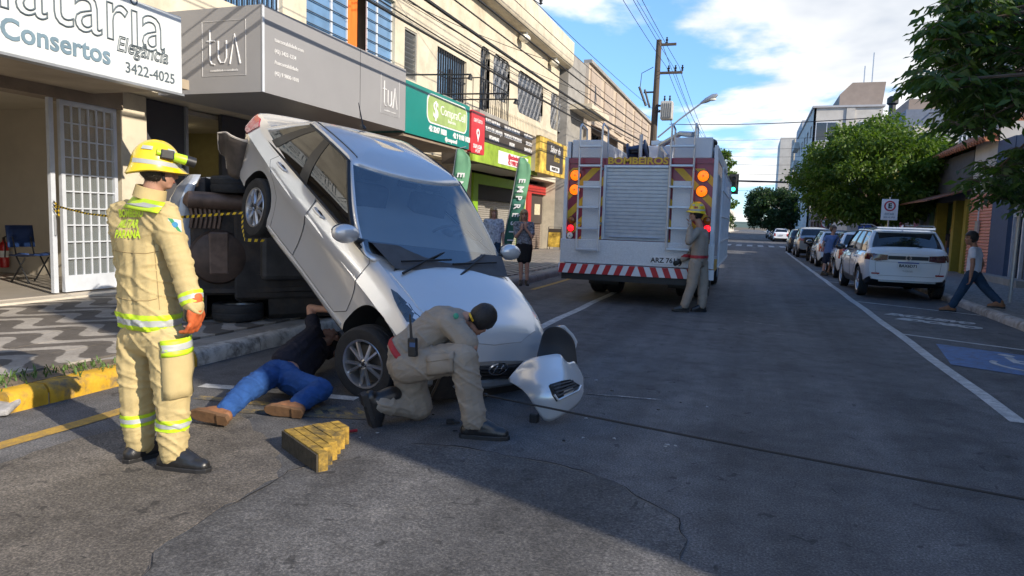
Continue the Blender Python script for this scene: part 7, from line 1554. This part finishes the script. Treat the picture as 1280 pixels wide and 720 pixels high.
def figure(label, J, top, bottom, sk=M_skin, vox=.009, sleeve=1.0, leg=1.0, bulk=1.0, hairm=M_hair, shoes=M_boot, sole=M_blk, boot=.10, k=1.0, hatk=None, skirt=False, long=0, curl=.5, cvox=None, amp=.007, shoe_name='boot', hair_on=True, hr=(.07, .05), waist=None):
    """J: world joints. Returns dict of objects."""
    base = (V(J['anL'])+V(J['anR']))/2; base.z = J.get('ground', 0); o = empty('person', base); tag(o, label, 'person'); cv = cvox or vox; out_ = {'root': o}
    f, u = V(J['face']).normalized(), V(J.get('hup', (0, 0, 1)))
    hk = k*J.get('hk', 1.0); mb = MB(); P, Rm = head(mb, J['head'], f, u, hk); out_['P'] = P; mb.cap(mid(J['neck'], J['head'], .55), mid(J['neck'], J['chest'], .25), .053*k, .062*k)
    mb.cap(J['chest'], J['pelvis'], .12*k, .11*k); mb.cap(J['shL'], J['shR'], .06*k, .06*k)
    for s_ in 'LR':
        limbs(mb, [J['sh'+s_], J['el'+s_], J['wr'+s_]], [.050*k, .040*k, .027*k]); hd = J.get('hd'+s_)
        d = V(hd) if hd is not None else V(J['wr'+s_])-V(J['el'+s_]); hand(mb, J['wr'+s_], d, J.get('pn'+s_, f), k, J.get('curl'+s_, curl), -1 if s_ == 'L' else 1)
        limbs(mb, [J['hip'+s_], J['kn'+s_], J['an'+s_]], [.080*k, .055*k, .036*k]); mb.cap(J['chest'], J['sh'+s_], .07*k, .055*k)
    out_['body'] = blob('body', mb, sk, o, vox, 4); face_parts(out_['body'], P, Rm, k)
    # upper garment
    ax = (V(J['shL'])-V(J['shR'])).normalized(); t = MB(); b_ = bulk*k
    hem = J.get('hem') or J['pelvis']; sw_ = J.get('sw', .5); hw = J.get('hw', .085)
    t.cap(mid(J['shL'], J['shR'], .12), mid(J['shL'], J['shR'], .88), .072*b_, .072*b_)
    for s_, sg in (('L', 1), ('R', -1)):
        a = mid(J['sh'+s_], J['chest'], .22); c_ = V(J['chest'])+ax*sg*.075*k; h_ = V(hem)+ax*sg*hw*k; t.cap(a, c_, .085*b_, .105*b_); t.cap(c_, h_, .105*b_, .112*b_ if waist is None else waist)
        e = mid(J['sh'+s_], J['el'+s_], min(1, sleeve*2)); t.cap(J['sh'+s_], e, .070*b_, .060*b_ if sleeve > .5 else .066*b_)
        if sleeve > .5: w_ = mid(J['el'+s_], J['wr'+s_], (sleeve-.5)*2*.97); t.cap(J['el'+s_], w_, .058*b_, .047*b_)
    t.cap(mid(J['chest'], J['neck'], .6), J['chest'], .075*b_, .12*b_); t.cap(J['chest'], hem, .125*b_, .12*b_ if waist is None else waist)
    out_['top'] = blob('shirt' if sleeve < .6 else 'jacket', t, top, o, cv, 5, amp, 8, seed=len(label))
    # lower garment
    l = MB(); l.cap(mid(J['hipL'], J['pelvis'], .4), mid(J['hipR'], J['pelvis'], .4), .11*b_, .11*b_)
    if skirt:
        for s_ in 'LR': l.cap(J['hip'+s_], mid(J['hip'+s_], J['kn'+s_], leg), .125*k, .10*k)
        l.cap(J['pelvis'], mid(mid(J['hipL'], J['hipR']), mid(J['knL'], J['knR']), leg), .13*k, .11*k)
    else:
        for s_ in 'LR':
            e = mid(J['hip'+s_], J['kn'+s_], min(1, leg*2)); l.cap(J['hip'+s_], e, .105*b_, .085*b_ if leg > .5 else .092*b_)
            if leg > .5: l.cap(J['kn'+s_], mid(J['kn'+s_], J['an'+s_], (leg-.5)*2*.93), .083*b_, .070*b_)
    out_['bottom'] = blob('skirt' if skirt else ('shorts' if leg < .6 else 'trousers'), l, bottom, o, cv, 5, amp, 8, seed=3+len(label))
    for s_ in 'LR': out_['shoe'+s_] = shoe(o, J['an'+s_], J['toe'+s_], shoes, sole, k*J.get('fk', 1.0), boot, shoe_name, up=J.get('fup'+s_), heel=J.get('heel', .08))
    if hair_on: out_['hair'] = hair(o, J['head'], f, u, hairm, hk, -hr[0], hr[1], long)
    return out_
def PG(px, py, h): return G(px, py, h)
FLAT = lambda v: V((v[0], v[1], 0)).normalized()
camR, camF = FLAT(CAMR), FLAT(CAMF)
# ---- firefighter one: standing, back to us, looking at the cars
d0 = 4.0; f1 = (camR*.80+camF*.60).normalized()
J = dict(head=PD(199, 212, 3.97), neck=PD(188, 241, 3.99), chest=PD(181, 300, 3.99), pelvis=PD(190, 408, 3.99), hem=PD(187, 396, 3.99), shL=PD(152, 268, 4.12), shR=PD(207, 270, 3.86), elL=PD(158, 330, 4.28), elR=PD(226, 332, 3.83), wrL=PD(178, 372, 4.36), wrR=PD(243, 384, 3.82),
    hipL=PD(173, 428, 4.07), hipR=PD(211, 430, 3.93), knL=PD(172, 498, 4.08), knR=PD(216, 500, 3.93), anL=PD(176, 568, 4.12), anR=PD(217, 570, 3.98), face=f1+V((0, 0, -.12)), pnR=camF*.3-camR, curlR=.9, hdR=(0, 0, -1), pnL=camR)
J['anL'].z = J['anR'].z = .088; J['toeL'] = J['anL']+(camR*.55+camF*.8).normalized()*.2; J['toeR'] = J['anR']+(camR*.95+camF*.05-camF*.2).normalized()*.2
J['fk'] = 1.12; J['hk'] = .90
ff1 = figure('firefighter in beige turnout suit and yellow helmet standing with back turned', J, M_fire, M_fire, bulk=1.13, boot=.09, hr=(.075, .2), vox=.008, amp=.010)
helmet(ff1['root'], PD(196, 206, 3.97), f1+V((0, 0, -.10)), V((0, 0, 1)), '13', .86, torch=1)
o = ff1['root']; jk, tr_ = ff1['top'], ff1['bottom']
arm_axis = (J['wrR']-J['elR']).normalized(); inarm = lambda p: (V(p)-J['elR']).cross(arm_axis).length < .085 and (V(p)-J['elR']).dot(arm_axis) > .0
zj = PD(190, 405, 3.95).z; band(jk, (0, 0, zj+.02), (0, 0, 1), .045, LIME2, o, lambda p: not inarm(p)); band(jk, mid(J['elR'], J['wrR'], .78), arm_axis, .032, LIME2, o, inarm)
for s_ in 'LR':
    q = mid(J['kn'+s_], J['an'+s_], .40); band(tr_, q, (J['an'+s_]-J['kn'+s_]), .034, LIME2, o, lambda p, q=q: (V((p.x, p.y, 0))-V((q.x, q.y, 0))).length < .125)
q = mid(J['hipR'], J['knR'], .12); rt_out = (camR*.75-camF*.6).normalized(); pk = [q+rt_out*.0+(f1*a)+V((0, 0, b)) for a, b in ((-.085, .03), (.095, .045), (.095, -.235), (-.085, -.25))]
def conform(name, poly, src, d, ma, parent, off=.008, fit=False):
    """cloth patch lying on a garment: polygon projected along d"""
    b = bmesh.new(); b.faces.new([b.verts.new(p) for p in poly]); bmesh.ops.triangulate(b, faces=b.faces[:]); bmesh.ops.subdivide_edges(b, edges=b.edges[:], cuts=5, use_grid_fill=True)
    sb_ = bmesh.new(); sb_.from_mesh(src.data); loc = V(root_loc(src)); bv = BVHTree.FromBMesh(sb_); d = V(d).normalized(); smp = []
    for v in b.verts:
        h = bv.ray_cast(v.co-loc-d*.4, d)[0]; smp.append((v, h))
    if fit:
        og_ = sum((V(p) for p in poly), V())/len(poly)-loc; a1 = (V(poly[1])-V(poly[0])).normalized(); b1 = d.cross(a1).normalized(); ft_ = [((v.co-loc-og_).dot(a1), (v.co-loc-og_).dot(b1), (h-(v.co-loc)).dot(d)) for v, h in smp if h is not None and (h-(v.co-loc)).length < .35]
        md_ = float(np.median([q_[2] for q_ in ft_])); ft_ = [q_ for q_ in ft_ if abs(q_[2]-md_) < .06]
        small_ = max((V(p)-V(poly[0])).length for p in poly) < .15; kk = np.array([1, 1, 1, 0, 0]) if small_ else np.ones(5)
        A_ = np.array([[1, a, c_, a*a, a*c_] for a, c_, _ in ft_])*kk; y_ = np.array([s_[2] for s_ in ft_]); cf = np.linalg.lstsq(A_, y_, rcond=None)[0]; mr = float(np.min(y_-A_ @ cf))
        for v, h in smp: a, c_ = (v.co-loc-og_).dot(a1), (v.co-loc-og_).dot(b1); v.co = v.co-loc+d*(float(cf @ np.array([1, a, c_, a*a, a*c_]))+mr*.6-off)
    else:
        for v, h in smp: v.co = (h if h is not None and (h-(v.co-loc)).length < .25 else v.co-loc)-d*off
    me = bpy.data.meshes.new(name); b.to_mesh(me); b.free(); sb_.free(); me.materials.append(ma)
    for f in me.polygons: f.use_smooth = True
    o_ = bpy.data.objects.new(name, me); COL.objects.link(o_); o_.parent = parent; o_.modifiers.new('s', 'SOLIDIFY').thickness = .006; return o_
def surf(src, px, py):
    b = bmesh.new(); b.from_mesh(src.data); bv = BVHTree.FromBMesh(b); loc = V(root_loc(src)); h = bv.ray_cast(V(CC.tolist())-loc, V(ray(px, py).tolist()).normalized())[0]; b.free(); return h+loc if h else None
cp = conform('cargo_pocket', pk, tr_, -rt_out, M_fire, o, .012)
fl_ = [q+(f1*a)+V((0, 0, b)) for a, b in ((-.088, .075), (.10, .09), (.10, .0), (-.088, -.015))]; conform('pocket_flap', fl_, tr_, -rt_out, M_lime, o, .018); conform('flap_stripe', [p.lerp(sum(fl_, V())/4, .0)+V((0, 0, -.026 if i < 2 else .028)) for i, p in enumerate(fl_)], tr_, -rt_out, M_refl, o, .021)
Q4 = [PD(148, 245, 3.84), PD(206, 254, 3.80), PD(203, 267, 3.80), PD(140, 259, 3.84)]
sb1 = conform('shoulder_band', Q4, jk, camF, M_lime, o, .004, True); conform('silver_stripe', [Q4[0].lerp(Q4[3], .32), Q4[1].lerp(Q4[2], .32), Q4[1].lerp(Q4[2], .70), Q4[0].lerp(Q4[3], .70)], jk, camF, M_refl, o, .007, True)
for i, (s_, px_) in enumerate((('BOMBEIRO', 165), ('MILITAR', 161), ('PARANÁ', 160))): text_on(jk, s_, .062, surf(jk, px_, 267+i*13), (CAMR-CAMF*.0).normalized(), CAMU, M_lime, o, camF, bold=.002, sx=.72, off=.003)
for nm_, pts_ in (('yoke_seam', [(137, 312), (160, 316), (182, 317), (200, 314)]), ('side_seam', [(192, 300), (196, 345), (200, 392)]), ('back_seam', [(146, 372), (165, 376), (185, 376), (198, 373)])):
    P_ = []
    for (xa_, ya_), (xb_, yb2_) in zip(pts_[:-1], pts_[1:]):
        for q_ in range(10):
            h = surf(jk, xa_+(xb_-xa_)*q_/10, ya_+(yb2_-ya_)*q_/10)
            if h: P_.append(h)
    mk(nm_, MB().tube(P_, .0028, 4), mat('seam_thread', (.30, .22, .10), .9), o)
fp = surf(jk, 219, 281); fn_ = (CAMR*.25-CAMF*.95).normalized(); fr3 = V((0, 0, 1)).cross(fn_).normalized(); fr3 = fr3 if fr3.dot(CAMR) > 0 else -fr3
fl3 = mk('flag_patch', MB().prism([fp+fn_*.006+fr3*a_+V((0, 0, b_)) for a_, b_ in ((-.036, .036), (.030, .026), (.034, -.040), (-.030, -.030))], fn_*-.006), mat('flag_white', (.6, .66, .64), .7), o); mk('flag_disc', MB().disc(fp+fn_*.006, fn_, .016, 14, th=.003), mat('flag_blue', (.05, .25, .45), .7), fl3); mk('flag_band', MB().prism([fp+fn_*.0065+fr3*a_+V((0, 0, b_)) for a_, b_ in ((-.036, .036), (-.012, .032), (.034, -.040), (.012, -.037))], fn_*.001), mat('flag_green2', (.05, .30, .12), .7), fl3)
gl = MB(); hand(gl, J['wrR']+V((0, 0, .02)), (.0, .0, -1), camF*.3-camR, 1.35, .75, 1); gl.cap(J['wrR']+V((0, 0, .05)), J['wrR']+V((0, 0, -.02)), .045, .042); g_ = blob('glove', gl, M_glove, o, .006, 3)
bl_ = MB(); bl_.cap(J['wrR']+V((0, 0, .05))+camF*.0-camR*.012, J['wrR']+V((0, 0, -.05))-camR*.022, .042, .040); blob('glove_palm', bl_, M_blk, g_, .007, 3)
cr_ = MB(); nk = J['neck']; cr_.lathe([(.088, -.035), (.082, .03), (.074, .032), (.078, -.035)], nk+V((0, 0, .0)), (J['head']-nk).normalized()*.6+V((0, 0, .4)), 22); mk('collar', cr_, M_fire, o, sm=True)
# ---- kneeling firefighter
f2 = (camR*.85+camF*.5).normalized()
J = dict(head=PD(601, 401, 4.80), neck=PD(583, 398, 4.86), chest=PD(553, 407, 4.88), pelvis=PD(505, 446, 4.92), hem=PD(512, 438, 4.92), shL=PD(578, 402, 5.06), shR=PD(562, 404, 4.70), elL=PD(572, 440, 5.22), elR=PD(590, 433, 4.62), wrL=PD(579, 464, 5.10), wrR=PD(586, 464, 5.0),
    hipL=PD(508, 462, 5.02), hipR=PD(510, 458, 4.80), knL=PD(524, 508, 5.10), knR=PD(579, 446, 4.62), anL=PD(472, 508, 4.92), anR=PD(594, 530, 4.72), face=(f2*.35+camF*.55+V((0, 0, -.75))), hup=(f2*.75+V((0, 0, .5))), pnR=camF, pnL=camF, hdL=(V((0, 0, -1))+f2*.2), curlL=.8, hw=.075, hk=.88, fk=1.16)
J['anR'].z = .092; J['knL'].z = max(J['knL'].z, .09); J['toeR'] = J['anR']+(camR*.98-camF*.1).normalized()*.2
J['fupL'] = (f2*.93+V((0, 0, .25))).normalized(); J['toeL'] = J['anL']+V((0, 0, -.2))+f2*.02
J['anL'].z = max(J['anL'].z, .17)
kf = figure('firefighter in khaki uniform kneeling on one knee before the silver car', J, M_khaki, M_khaki, sleeve=.40, bulk=1.19, vox=.008, boot=.10, amp=.010, hr=(.06, .03))
o = kf['root']
sl = J['elR']; ra = J['pelvis']+(J['chest']-J['pelvis'])*.12
rp = PD(516, 434, 4.62); rd = empty('radio_dummy') if False else None
rad = mk('handheld_radio', MB().box(rp, (.060, .040, .125), Matrix.Rotation(-.05, 3, 'Y')), M_blk, o, bevel=.008); mk('antenna', MB().tube([rp+V((-.012, 0, .06)), rp+V((-.025, 0, .22))], [.010, .006], 6), M_blk, rad); mk('screen', MB().box(rp-camF*.022+V((0, 0, .02)), (.04, .004, .03)), mat('radio_screen', (.05, .10, .22), .2), rad)
band(kf['top'], J['pelvis']+(J['chest']-J['pelvis']).normalized()*.03, J['chest']-J['pelvis'], .022, ((M_redbelt, 1.0),), o, None, .006, 'belt')
tg = PD(543, 456, 4.66); mk('hanging_glove', MB().ell(tg, (.035, .02, .03)).cap(tg+V((-.03, 0, .0)), tg+V((-.05, 0, -.01)), .016, .012), mat('glove_cream', (.55, .5, .38), .8, var=.2), o, sm=True); mk('glove_strap', MB().tube([tg+V((-.03, 0, .02)), tg+V((-.03, 0, .10))], .006, 5), mat('blue_strap', (.05, .2, .4), .6), o)
mk('shoulder_patch', MB().ell(PD(570, 395, 4.60), (.02, .012, .02)), mat('patch_green', (.05, .3, .2), .7), o); mk('yellow_collar', MB().tube([PD(587, 392, 4.72), PD(589, 397, 4.70), PD(591, 401, 4.72)], .008, 6), M_fyel, o)
rt2 = (camR*.5-camF*.85).normalized(); th_ = (J['knR']-J['hipR']).normalized(); tu_ = V((0, 0, 1))
q = mid(J['hipR'], J['knR'], .62); conform('cargo_pocket', [q+th_*a+tu_*b_ for a, b_ in ((-.10, .06), (.10, .05), (.10, -.08), (-.10, -.07))], kf['bottom'], camF, M_khaki, o, .008); conform('pocket_flap', [q+th_*a+tu_*b_ for a, b_ in ((-.105, .075), (.105, .065), (.105, .02), (-.105, .03))], kf['bottom'], camF, M_khaki, o, .014)
mk('sock', MB().lathe([(.066, 0), (.07, .03)], J['anR']+V((0, 0, .08)), (0, 0, 1), 16), M_lime, o, sm=True)
# ---- man lying under the car
f3 = (camR*.8+camF*.6).normalized()
J = dict(head=PG(412, 424, .26), neck=PG(404, 428, .26), chest=PG(388, 436, .24), pelvis=PG(356, 467, .17), hem=PG(362, 462, .18), shL=PG(404, 440, .16), shR=PG(392, 412, .38), elL=PG(418, 442, .12), elR=PG(388, 385, .56), wrL=PG(430, 440, .2), wrR=PG(418, 388, .56),
    hipL=PG(366, 478, .13), hipR=PG(346, 464, .18), knL=PG(402, 487, .12), knR=PG(308, 488, .17), anL=PG(370, 507, .075), anR=PG(280, 515, .09), face=(V((0, 0, .75))+camR*.5), hup=f3, hdR=(camR+V((0, 0, .25))), pnR=V((0, 0, -1)), curlR=1.0, pnL=V((0, 0, 1)), heel=.09)
J['fupL'] = -(CAMF*-.55+camR*-.15+V((0, 0, 0))).normalized(); J['fupR'] = J['fupL']
J['fupL'] = (camF*.92+V((0, 0, .3))+camR*.12).normalized(); J['fupR'] = (camF*.9+V((0, 0, .25))+camR*.2).normalized()
J['toeL'] = J['anL']-camR*.2; J['toeR'] = J['anR']-camR*.2-camF*.02
lm = figure('man in navy shirt and blue jeans lying on the road reaching under the car', J, M_navyt, M_jean, sleeve=.22, bulk=1.03, vox=.008, boot=0, shoes=M_brownl, sole=M_solec, shoe_name='shoe', amp=.008, hr=(.07, .05))
# ---- firefighter two at the truck
f4 = (-camR*.95+camF*.25).normalized(); D = 11.95
J = dict(head=PD(870, 268, D), neck=PD(875, 282, D), chest=PD(876, 298, D), pelvis=PD(874, 324, D), shL=PD(871, 290, D-.16), shR=PD(880, 291, D+.16), elL=PD(861, 302, D-.28), elR=PD(864, 318, D+.2), wrL=PD(863, 284, D-.20), wrR=PD(852, 325, D+.15), hipL=PD(869, 329, D-.08), hipR=PD(877, 329, D+.08), knL=PD(865, 356, D-.08), knR=PD(879, 357, D+.08), anL=PD(855, 384, D-.06), anR=PD(877, 386, D+.06), face=f4, hdL=V((0, 0, 1))-camR*.2, pnL=-camR, pnR=camF)
J['anL'].z = J['anR'].z = .09; J['toeL'] = J['anL']+(-camR+camF*.1)*.2; J['toeR'] = J['anR']+(-camR*.95-camF*.2)*.2
ff2 = figure('firefighter in khaki uniform and yellow helmet standing behind the fire truck', J, M_khaki, M_khaki, sleeve=.97, vox=.010, boot=.05, bulk=1.08, hr=(.075, .2))
helmet(ff2['root'], PD(871, 263, D), f4, V((0, 0, 1)), '184', .92, torch=0); band(ff2['top'], J['pelvis']+V((0, 0, .045)), (0, 0, 1), .024, ((M_redbelt, 1.0),), ff2['root'], None, .006, 'belt')
gm = MB(); hand(gm, J['wrR'], J['wrR']-J['elR'], camF, 1.1, .6, 1); blob('glove', gm, M_blk, ff2['root'], .008, 2); gm = MB(); hand(gm, J['wrL'], V((0, 0, 1))-camR*.2, -camR, 1.1, .5, 1); blob('glove', gm, mat('pale_glove', (.45, .44, .42), .7), ff2['root'], .008, 2)
# ---- two women on the left pavement
def stand(px, foot_y, head_y, D, f, gz, step=.0, lean=0, xo=0, sp=.10):
    """simple upright skeleton scaled to the picture: px column, soles at foot_y, crown at head_y"""
    top_ = PD(px+lean, head_y, D); bt = PD(px, foot_y, D); bt.z = gz; H = top_.z-bt.z; s_ = V((f[1], -f[0], 0)); b = bt; ln = V((top_.x-bt.x, top_.y-bt.y, 0)); k = H/1.75
    Z = lambda t, side=0, fw=0: b+ln*t+V((0, 0, H*t))+s_*side*k+V((f[0], f[1], 0))*fw*k
    return dict(head=Z(.925, 0, .02), neck=Z(.845), chest=Z(.73), pelvis=Z(.53), shL=Z(.805, -.18), shR=Z(.805, .18), elL=Z(.635, -.22, -.02), elR=Z(.635, .22, -.02), wrL=Z(.49, -.23, .06), wrR=Z(.49, .23, .06), hipL=Z(.51, -.085), hipR=Z(.51, .085), knL=Z(.28, -sp, .02+step*.5), knR=Z(.28, sp, .02-step*.4), anL=Z(.048, -sp, step), anR=Z(.048, sp, -step), toeL=Z(.02, -sp*1.2, step+.2), toeR=Z(.02, sp*1.2, -step+.2), face=V((f[0], f[1], 0)), ground=gz), k, Z
J, k, Z = stand(655, 353, 262, 14.2, (.35, -.94), .155, sp=.07); J['elR'] = Z(.64, .19, .14); J['wrR'] = Z(.74, .06, .22); J['hdR'] = V((0, 0, 1)); J['elL'] = Z(.645, -.18, .16); J['wrL'] = Z(.76, -.02, .20); J['hdL'] = V((0, 0, 1)); J['pnL'] = J['pnR'] = V((0, 1, 0))
wo = figure('woman in patterned blouse and black skirt with hands raised to her chin', J, M_pattern, M_skirt, sleeve=.38, skirt=True, leg=.72, boot=0, shoes=M_blk, shoe_name='shoe', hairm=M_blond, vox=.010, k=k*.98, long=.10, amp=.004)
J, k, Z = stand(617, 350, 259, 15.2, (.45, -.9), .155, sp=.07)
wo2 = figure('blonde woman in pale patterned blouse behind the silver car', J, M_pattern2, M_jeand, sleeve=.36, boot=0, shoes=M_blk, shoe_name='shoe', hairm=M_blond, vox=.011, k=k*.98, long=.08, amp=.004)
# ---- pedestrians on the right
D = depth(G(1190, 389)); fl4 = (-camR*.96+camF*.28).normalized()
J = dict(head=PD(1214, 298, D), neck=PD(1218, 307, D), chest=PD(1219, 319, D), pelvis=PD(1217, 338, D), shL=PD(1216, 313, D-.16), shR=PD(1222, 313, D+.16), elL=PD(1216, 331, D-.24), elR=PD(1228, 330, D+.22), wrL=PD(1213, 347, D-.24), wrR=PD(1222, 346, D+.3), hipL=PD(1215, 342, D-.08), hipR=PD(1219, 342, D+.08), knL=PD(1203, 362, D-.08), knR=PD(1236, 362, D+.10), anL=PD(1189, 384, D-.08), anR=PD(1249, 382, D+.6), face=fl4)
J['anL'].z = .09; J['toeL'] = J['anL']+fl4*.2; J['anR'] = G(1250, 379, .24); J['toeR'] = J['anR']+fl4*.2+V((0, 0, -.02)); J['knR'] = mid(J['hipR'], J['anR'], .5)+fl4*.04; J['heel'] = .085
figure('man in white t-shirt and jeans striding off the right kerb', J, M_wshirt, M_jeand, sk=M_skin2, sleeve=.22, boot=0, shoes=M_brownl, shoe_name='shoe', vox=.010, amp=.005)
D = depth(G(1031, 343))-.5; fl5 = (-camF*.8+camR*.35).normalized()
J = dict(head=PD(1042, 287, D), neck=PD(1041, 293.5, D), chest=PD(1040, 300, D), pelvis=PD(1037, 315, D), shL=PD(1047, 296, D), shR=PD(1033, 297, D), elL=PD(1051, 304, D-.1), elR=PD(1029, 304, D), wrL=PD(1053, 311, D-.25), wrR=PD(1028, 311, D-.1), hipL=PD(1040, 316, D), hipR=PD(1034, 316, D), knL=PD(1039, 327, D-.1), knR=PD(1031, 328, D), anL=PD(1036, 337, D+.2), anR=PD(1029, 339, D-.1), face=fl5)
J['anL'].z = J['anR'].z = .09; J['toeL'] = J['anL']+fl5*.2; J['toeR'] = J['anR']+fl5*.2
figure('man in blue t-shirt and dark shorts walking beside the parked white cars', J, M_bshirt, M_short, sleeve=.22, leg=.45, boot=0, shoes=M_blk, shoe_name='shoe', vox=.014, amp=.004, hairm=mat('hair_brown', (.10, .06, .04), .6))
J, k, Z = stand(1190, 340, 284, 26.3, (-.6, -.8), .12, sp=.09)
figure('man in dark shirt and jeans standing in the olive shop opening', J, M_dshirt, M_jean, sk=M_skin2, sleeve=.3, boot=0, shoes=M_blk, shoe_name='shoe', vox=.014, k=k, amp=.004)
# ================================================================== loose things
# stepped timber chock
a = G(398, 592); b = G(354, 559); ld = (b-a).normalized(); wd_ = V((ld.y, -ld.x, 0)); wd_ = wd_ if wd_.dot(camR) > 0 else -wd_; L0 = (b-a).length
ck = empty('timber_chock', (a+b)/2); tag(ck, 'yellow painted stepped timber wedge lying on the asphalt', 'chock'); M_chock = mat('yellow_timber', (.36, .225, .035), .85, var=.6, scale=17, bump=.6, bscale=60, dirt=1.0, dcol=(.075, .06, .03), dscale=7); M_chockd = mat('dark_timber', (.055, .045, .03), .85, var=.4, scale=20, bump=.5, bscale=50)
W_ = .062; rk = random.Random(4)
Rz = Matrix((ld, wd_, V((0, 0, 1)))).transposed()
for i in range(6):
    l = L0*(1-.135*i)-rk.uniform(0, .015); c = b-ld*(l/2)+wd_*(W_*(i+.5)); h = .118+rk.uniform(-.003, .003)
    mk('timber_block', MB().box(c+V((0, 0, h/2)), (l, W_-.004, h), Rz), M_chock if i else M_chock, ck, bevel=.004)
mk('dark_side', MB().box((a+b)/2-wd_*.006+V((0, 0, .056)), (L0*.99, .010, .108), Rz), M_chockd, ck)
p0 = b+wd_*W_*5.5+ld*.01+V((0, 0, .06)); mk('red_cord', MB().tube([p0, p0+wd_*.08+V((0, 0, -.035)), p0+wd_*.18+ld*.02+V((0, 0, -.045))], .010, 6), M_redbelt, ck)
# winch cable
A_ = PD(607, 494, 5.0); B_ = PD(1290, 630, 3.86); B_.z = max(B_.z, .02)
B2 = A_+(B_-A_)*1.5; cb_ = mk('winch_cable', MB().tube([A_+V((-.25, .1, .06)), A_]+[A_.lerp(B_, i/20)+V((0, 0, -.01*math.sin(math.pi*i/20))) for i in range(1, 21)]+[V((B2.x, B2.y, .012))], .0075, 6), mat('steel_cable', (.035, .03, .027), .6, .3)); tag(cb_, 'dark steel cable stretched across the road from under the car', 'cable'); mk('hook', MB().ell(A_, (.018, .014, .016)), M_blk, cb_, sm=True)
# barrier tape
tp0 = AX(68, 257, GX+.05); tp1 = PD(303, 266, 7.05); tpo = empty('barrier_tape', tp0); tag(tpo, 'yellow and black barrier tape tied from the shop door to the car wheel', 'tape'); M_tapy = mat('tape_yellow', (.62, .42, .02), .45, var=.1); n = 150
my, mb_ = MB(), MB()
def tape(pts, n, wd=.032, tw=7):
    P_ = []
    for i in range(n+1):
        t = i/n*(len(pts)-1); k_ = min(int(t), len(pts)-2); P_.append(V(pts[k_]).lerp(V(pts[k_+1]), t-k_))
    for i in range(n):
        def cs(j): a_ = .5+.35*math.sin(j/n*tw); return V((0, 0, math.cos(a_)*wd/2))+V((math.sin(a_)*wd/2, 0, 0))
        q = cs(i); r = cs(i+1); (my if i % 2 else mb_).add([P_[i]-q, P_[i+1]-r, P_[i+1]+r, P_[i]+q], [(0, 1, 2, 3)])
mdp = tp0.lerp(tp1, .45)+V((0, 0, -.12)); tape([tp0, tp0.lerp(mdp, .5)+V((0, 0, -.03)), mdp, mdp.lerp(tp1, .5)+V((0, 0, -.02)), tp1], 90)
tape([tp1, PD(303, 285, 7.0), PD(306, 300, 7.0), PD(330, 301, 7.05)], 18)
for i in range(3): tape([tp0+V((.02, -.03, .06-.05*i)), tp0+V((.07, .02, -.02-.06*i)), tp0+V((.0, .06, -.09-.05*i))], 8)
mk('yellow_segments', my, M_tapy, tpo, fix=False)['kind'] = 'stuff'; mk('black_segments', mb_, M_blk, tpo, fix=False)['kind'] = 'stuff'
# feather flags
M_flagg = mat('flag_green', (.10, .26, .15), .7, var=.25, scale=1.2); M_flagd = mat('flag_dark_green', (.03, .14, .10), .7, var=.1)
def feather(base, top, wd, label, letters):
    base, top = V(base), V(top); o = empty('feather_flag', base); tag(o, label, 'flag'); ax_ = (top-base); s_ = FLAT(camR*1.0); L_ = ax_.length; ax_.normalize()
    mk('mast', MB().tube([base, base.lerp(top, .5), top-s_*.02, top+s_*wd*.5+ax_*.05], .014, 6), M_metal, o); rows = []
    for i in range(15):
        t = i/14; y = .16+.84*t; w_ = wd*(.55+.45*min(1, t*2.2))*(1 if t < .82 else math.sqrt(max(.0, 1-((t-.82)/.19)**2))); p = base+ax_*L_*y
        rows.append([p+s_*w_*q+camF*.03*math.sin(q*4+t*5) for q in np.linspace(0, 1, 6)])
    mb = MB(); mb.grid(rows[:9], 0); mb2 = MB(); mb2.grid(rows[8:]); c1_ = mk('cloth', mb, M_flagd, o, sm=True, fix=False); c1_.modifiers.new('s', 'SOLIDIFY').thickness = .004; c2_ = mk('cloth_top', mb2, M_flagg, o, sm=True, fix=False); c2_.modifiers.new('s', 'SOLIDIFY').thickness = .004
    rt_ = -ax_; up_ = s_
    for i, ch_ in enumerate(letters):
        p = base+ax_*L_*(.80-.075*i)+s_*wd*.46-camF*.06; text(ch_, wd*.62, (p, rt_, up_), M_white, parent=o, bold=.006)
    mk('base', MB().lathe([(0, 0), (.22, 0), (.22, .03), (.03, .06), (0, .06)], base, (0, 0, 1), 16), M_blk, o)
fb = G(622, 338, .155); feather(fb, AY(650, 197, fb.y), .36, 'green feather flag with white letters standing by the woman', 'EMPRÉSTIMO')
fb2 = G(546, 345, .155); feather(fb2, AY(572, 186, fb2.y), .36, 'green feather flag mostly hidden behind the silver car roof', 'EMPRÉSTIMO')
# A-board by the red shop
ab = G(692, 312, .155); o = empty('pavement_board', ab); tag(o, 'yellow menu board standing on the pavement by the red shop front', 'sign'); hh = .95
mk('panel', MB().prism([ab+V((-.3, 0, .12)), ab+V((.3, 0, .12)), ab+V((.3, .12, hh)), ab+V((-.3, .12, hh))], (0, .02, 0)), M_food, o); mk('frame', MB().tube([ab+V((-.31, -.02, 0)), ab+V((-.31, .12, hh+.1)), ab+V((.31, .12, hh+.1)), ab+V((.31, -.02, 0))], .018, 6).tube([ab+V((-.31, .4, 0)), ab+V((-.31, .13, hh+.08))], .018, 6).tube([ab+V((.31, .4, 0)), ab+V((.31, .13, hh+.08))], .018, 6), M_blk, o); mk('header', MB().prism([ab+V((-.3, .10, hh-.14)), ab+V((.3, .10, hh-.14)), ab+V((.3, .12, hh+.02)), ab+V((-.3, .12, hh+.02))], (0, -.012, 0)), M_kb, o)
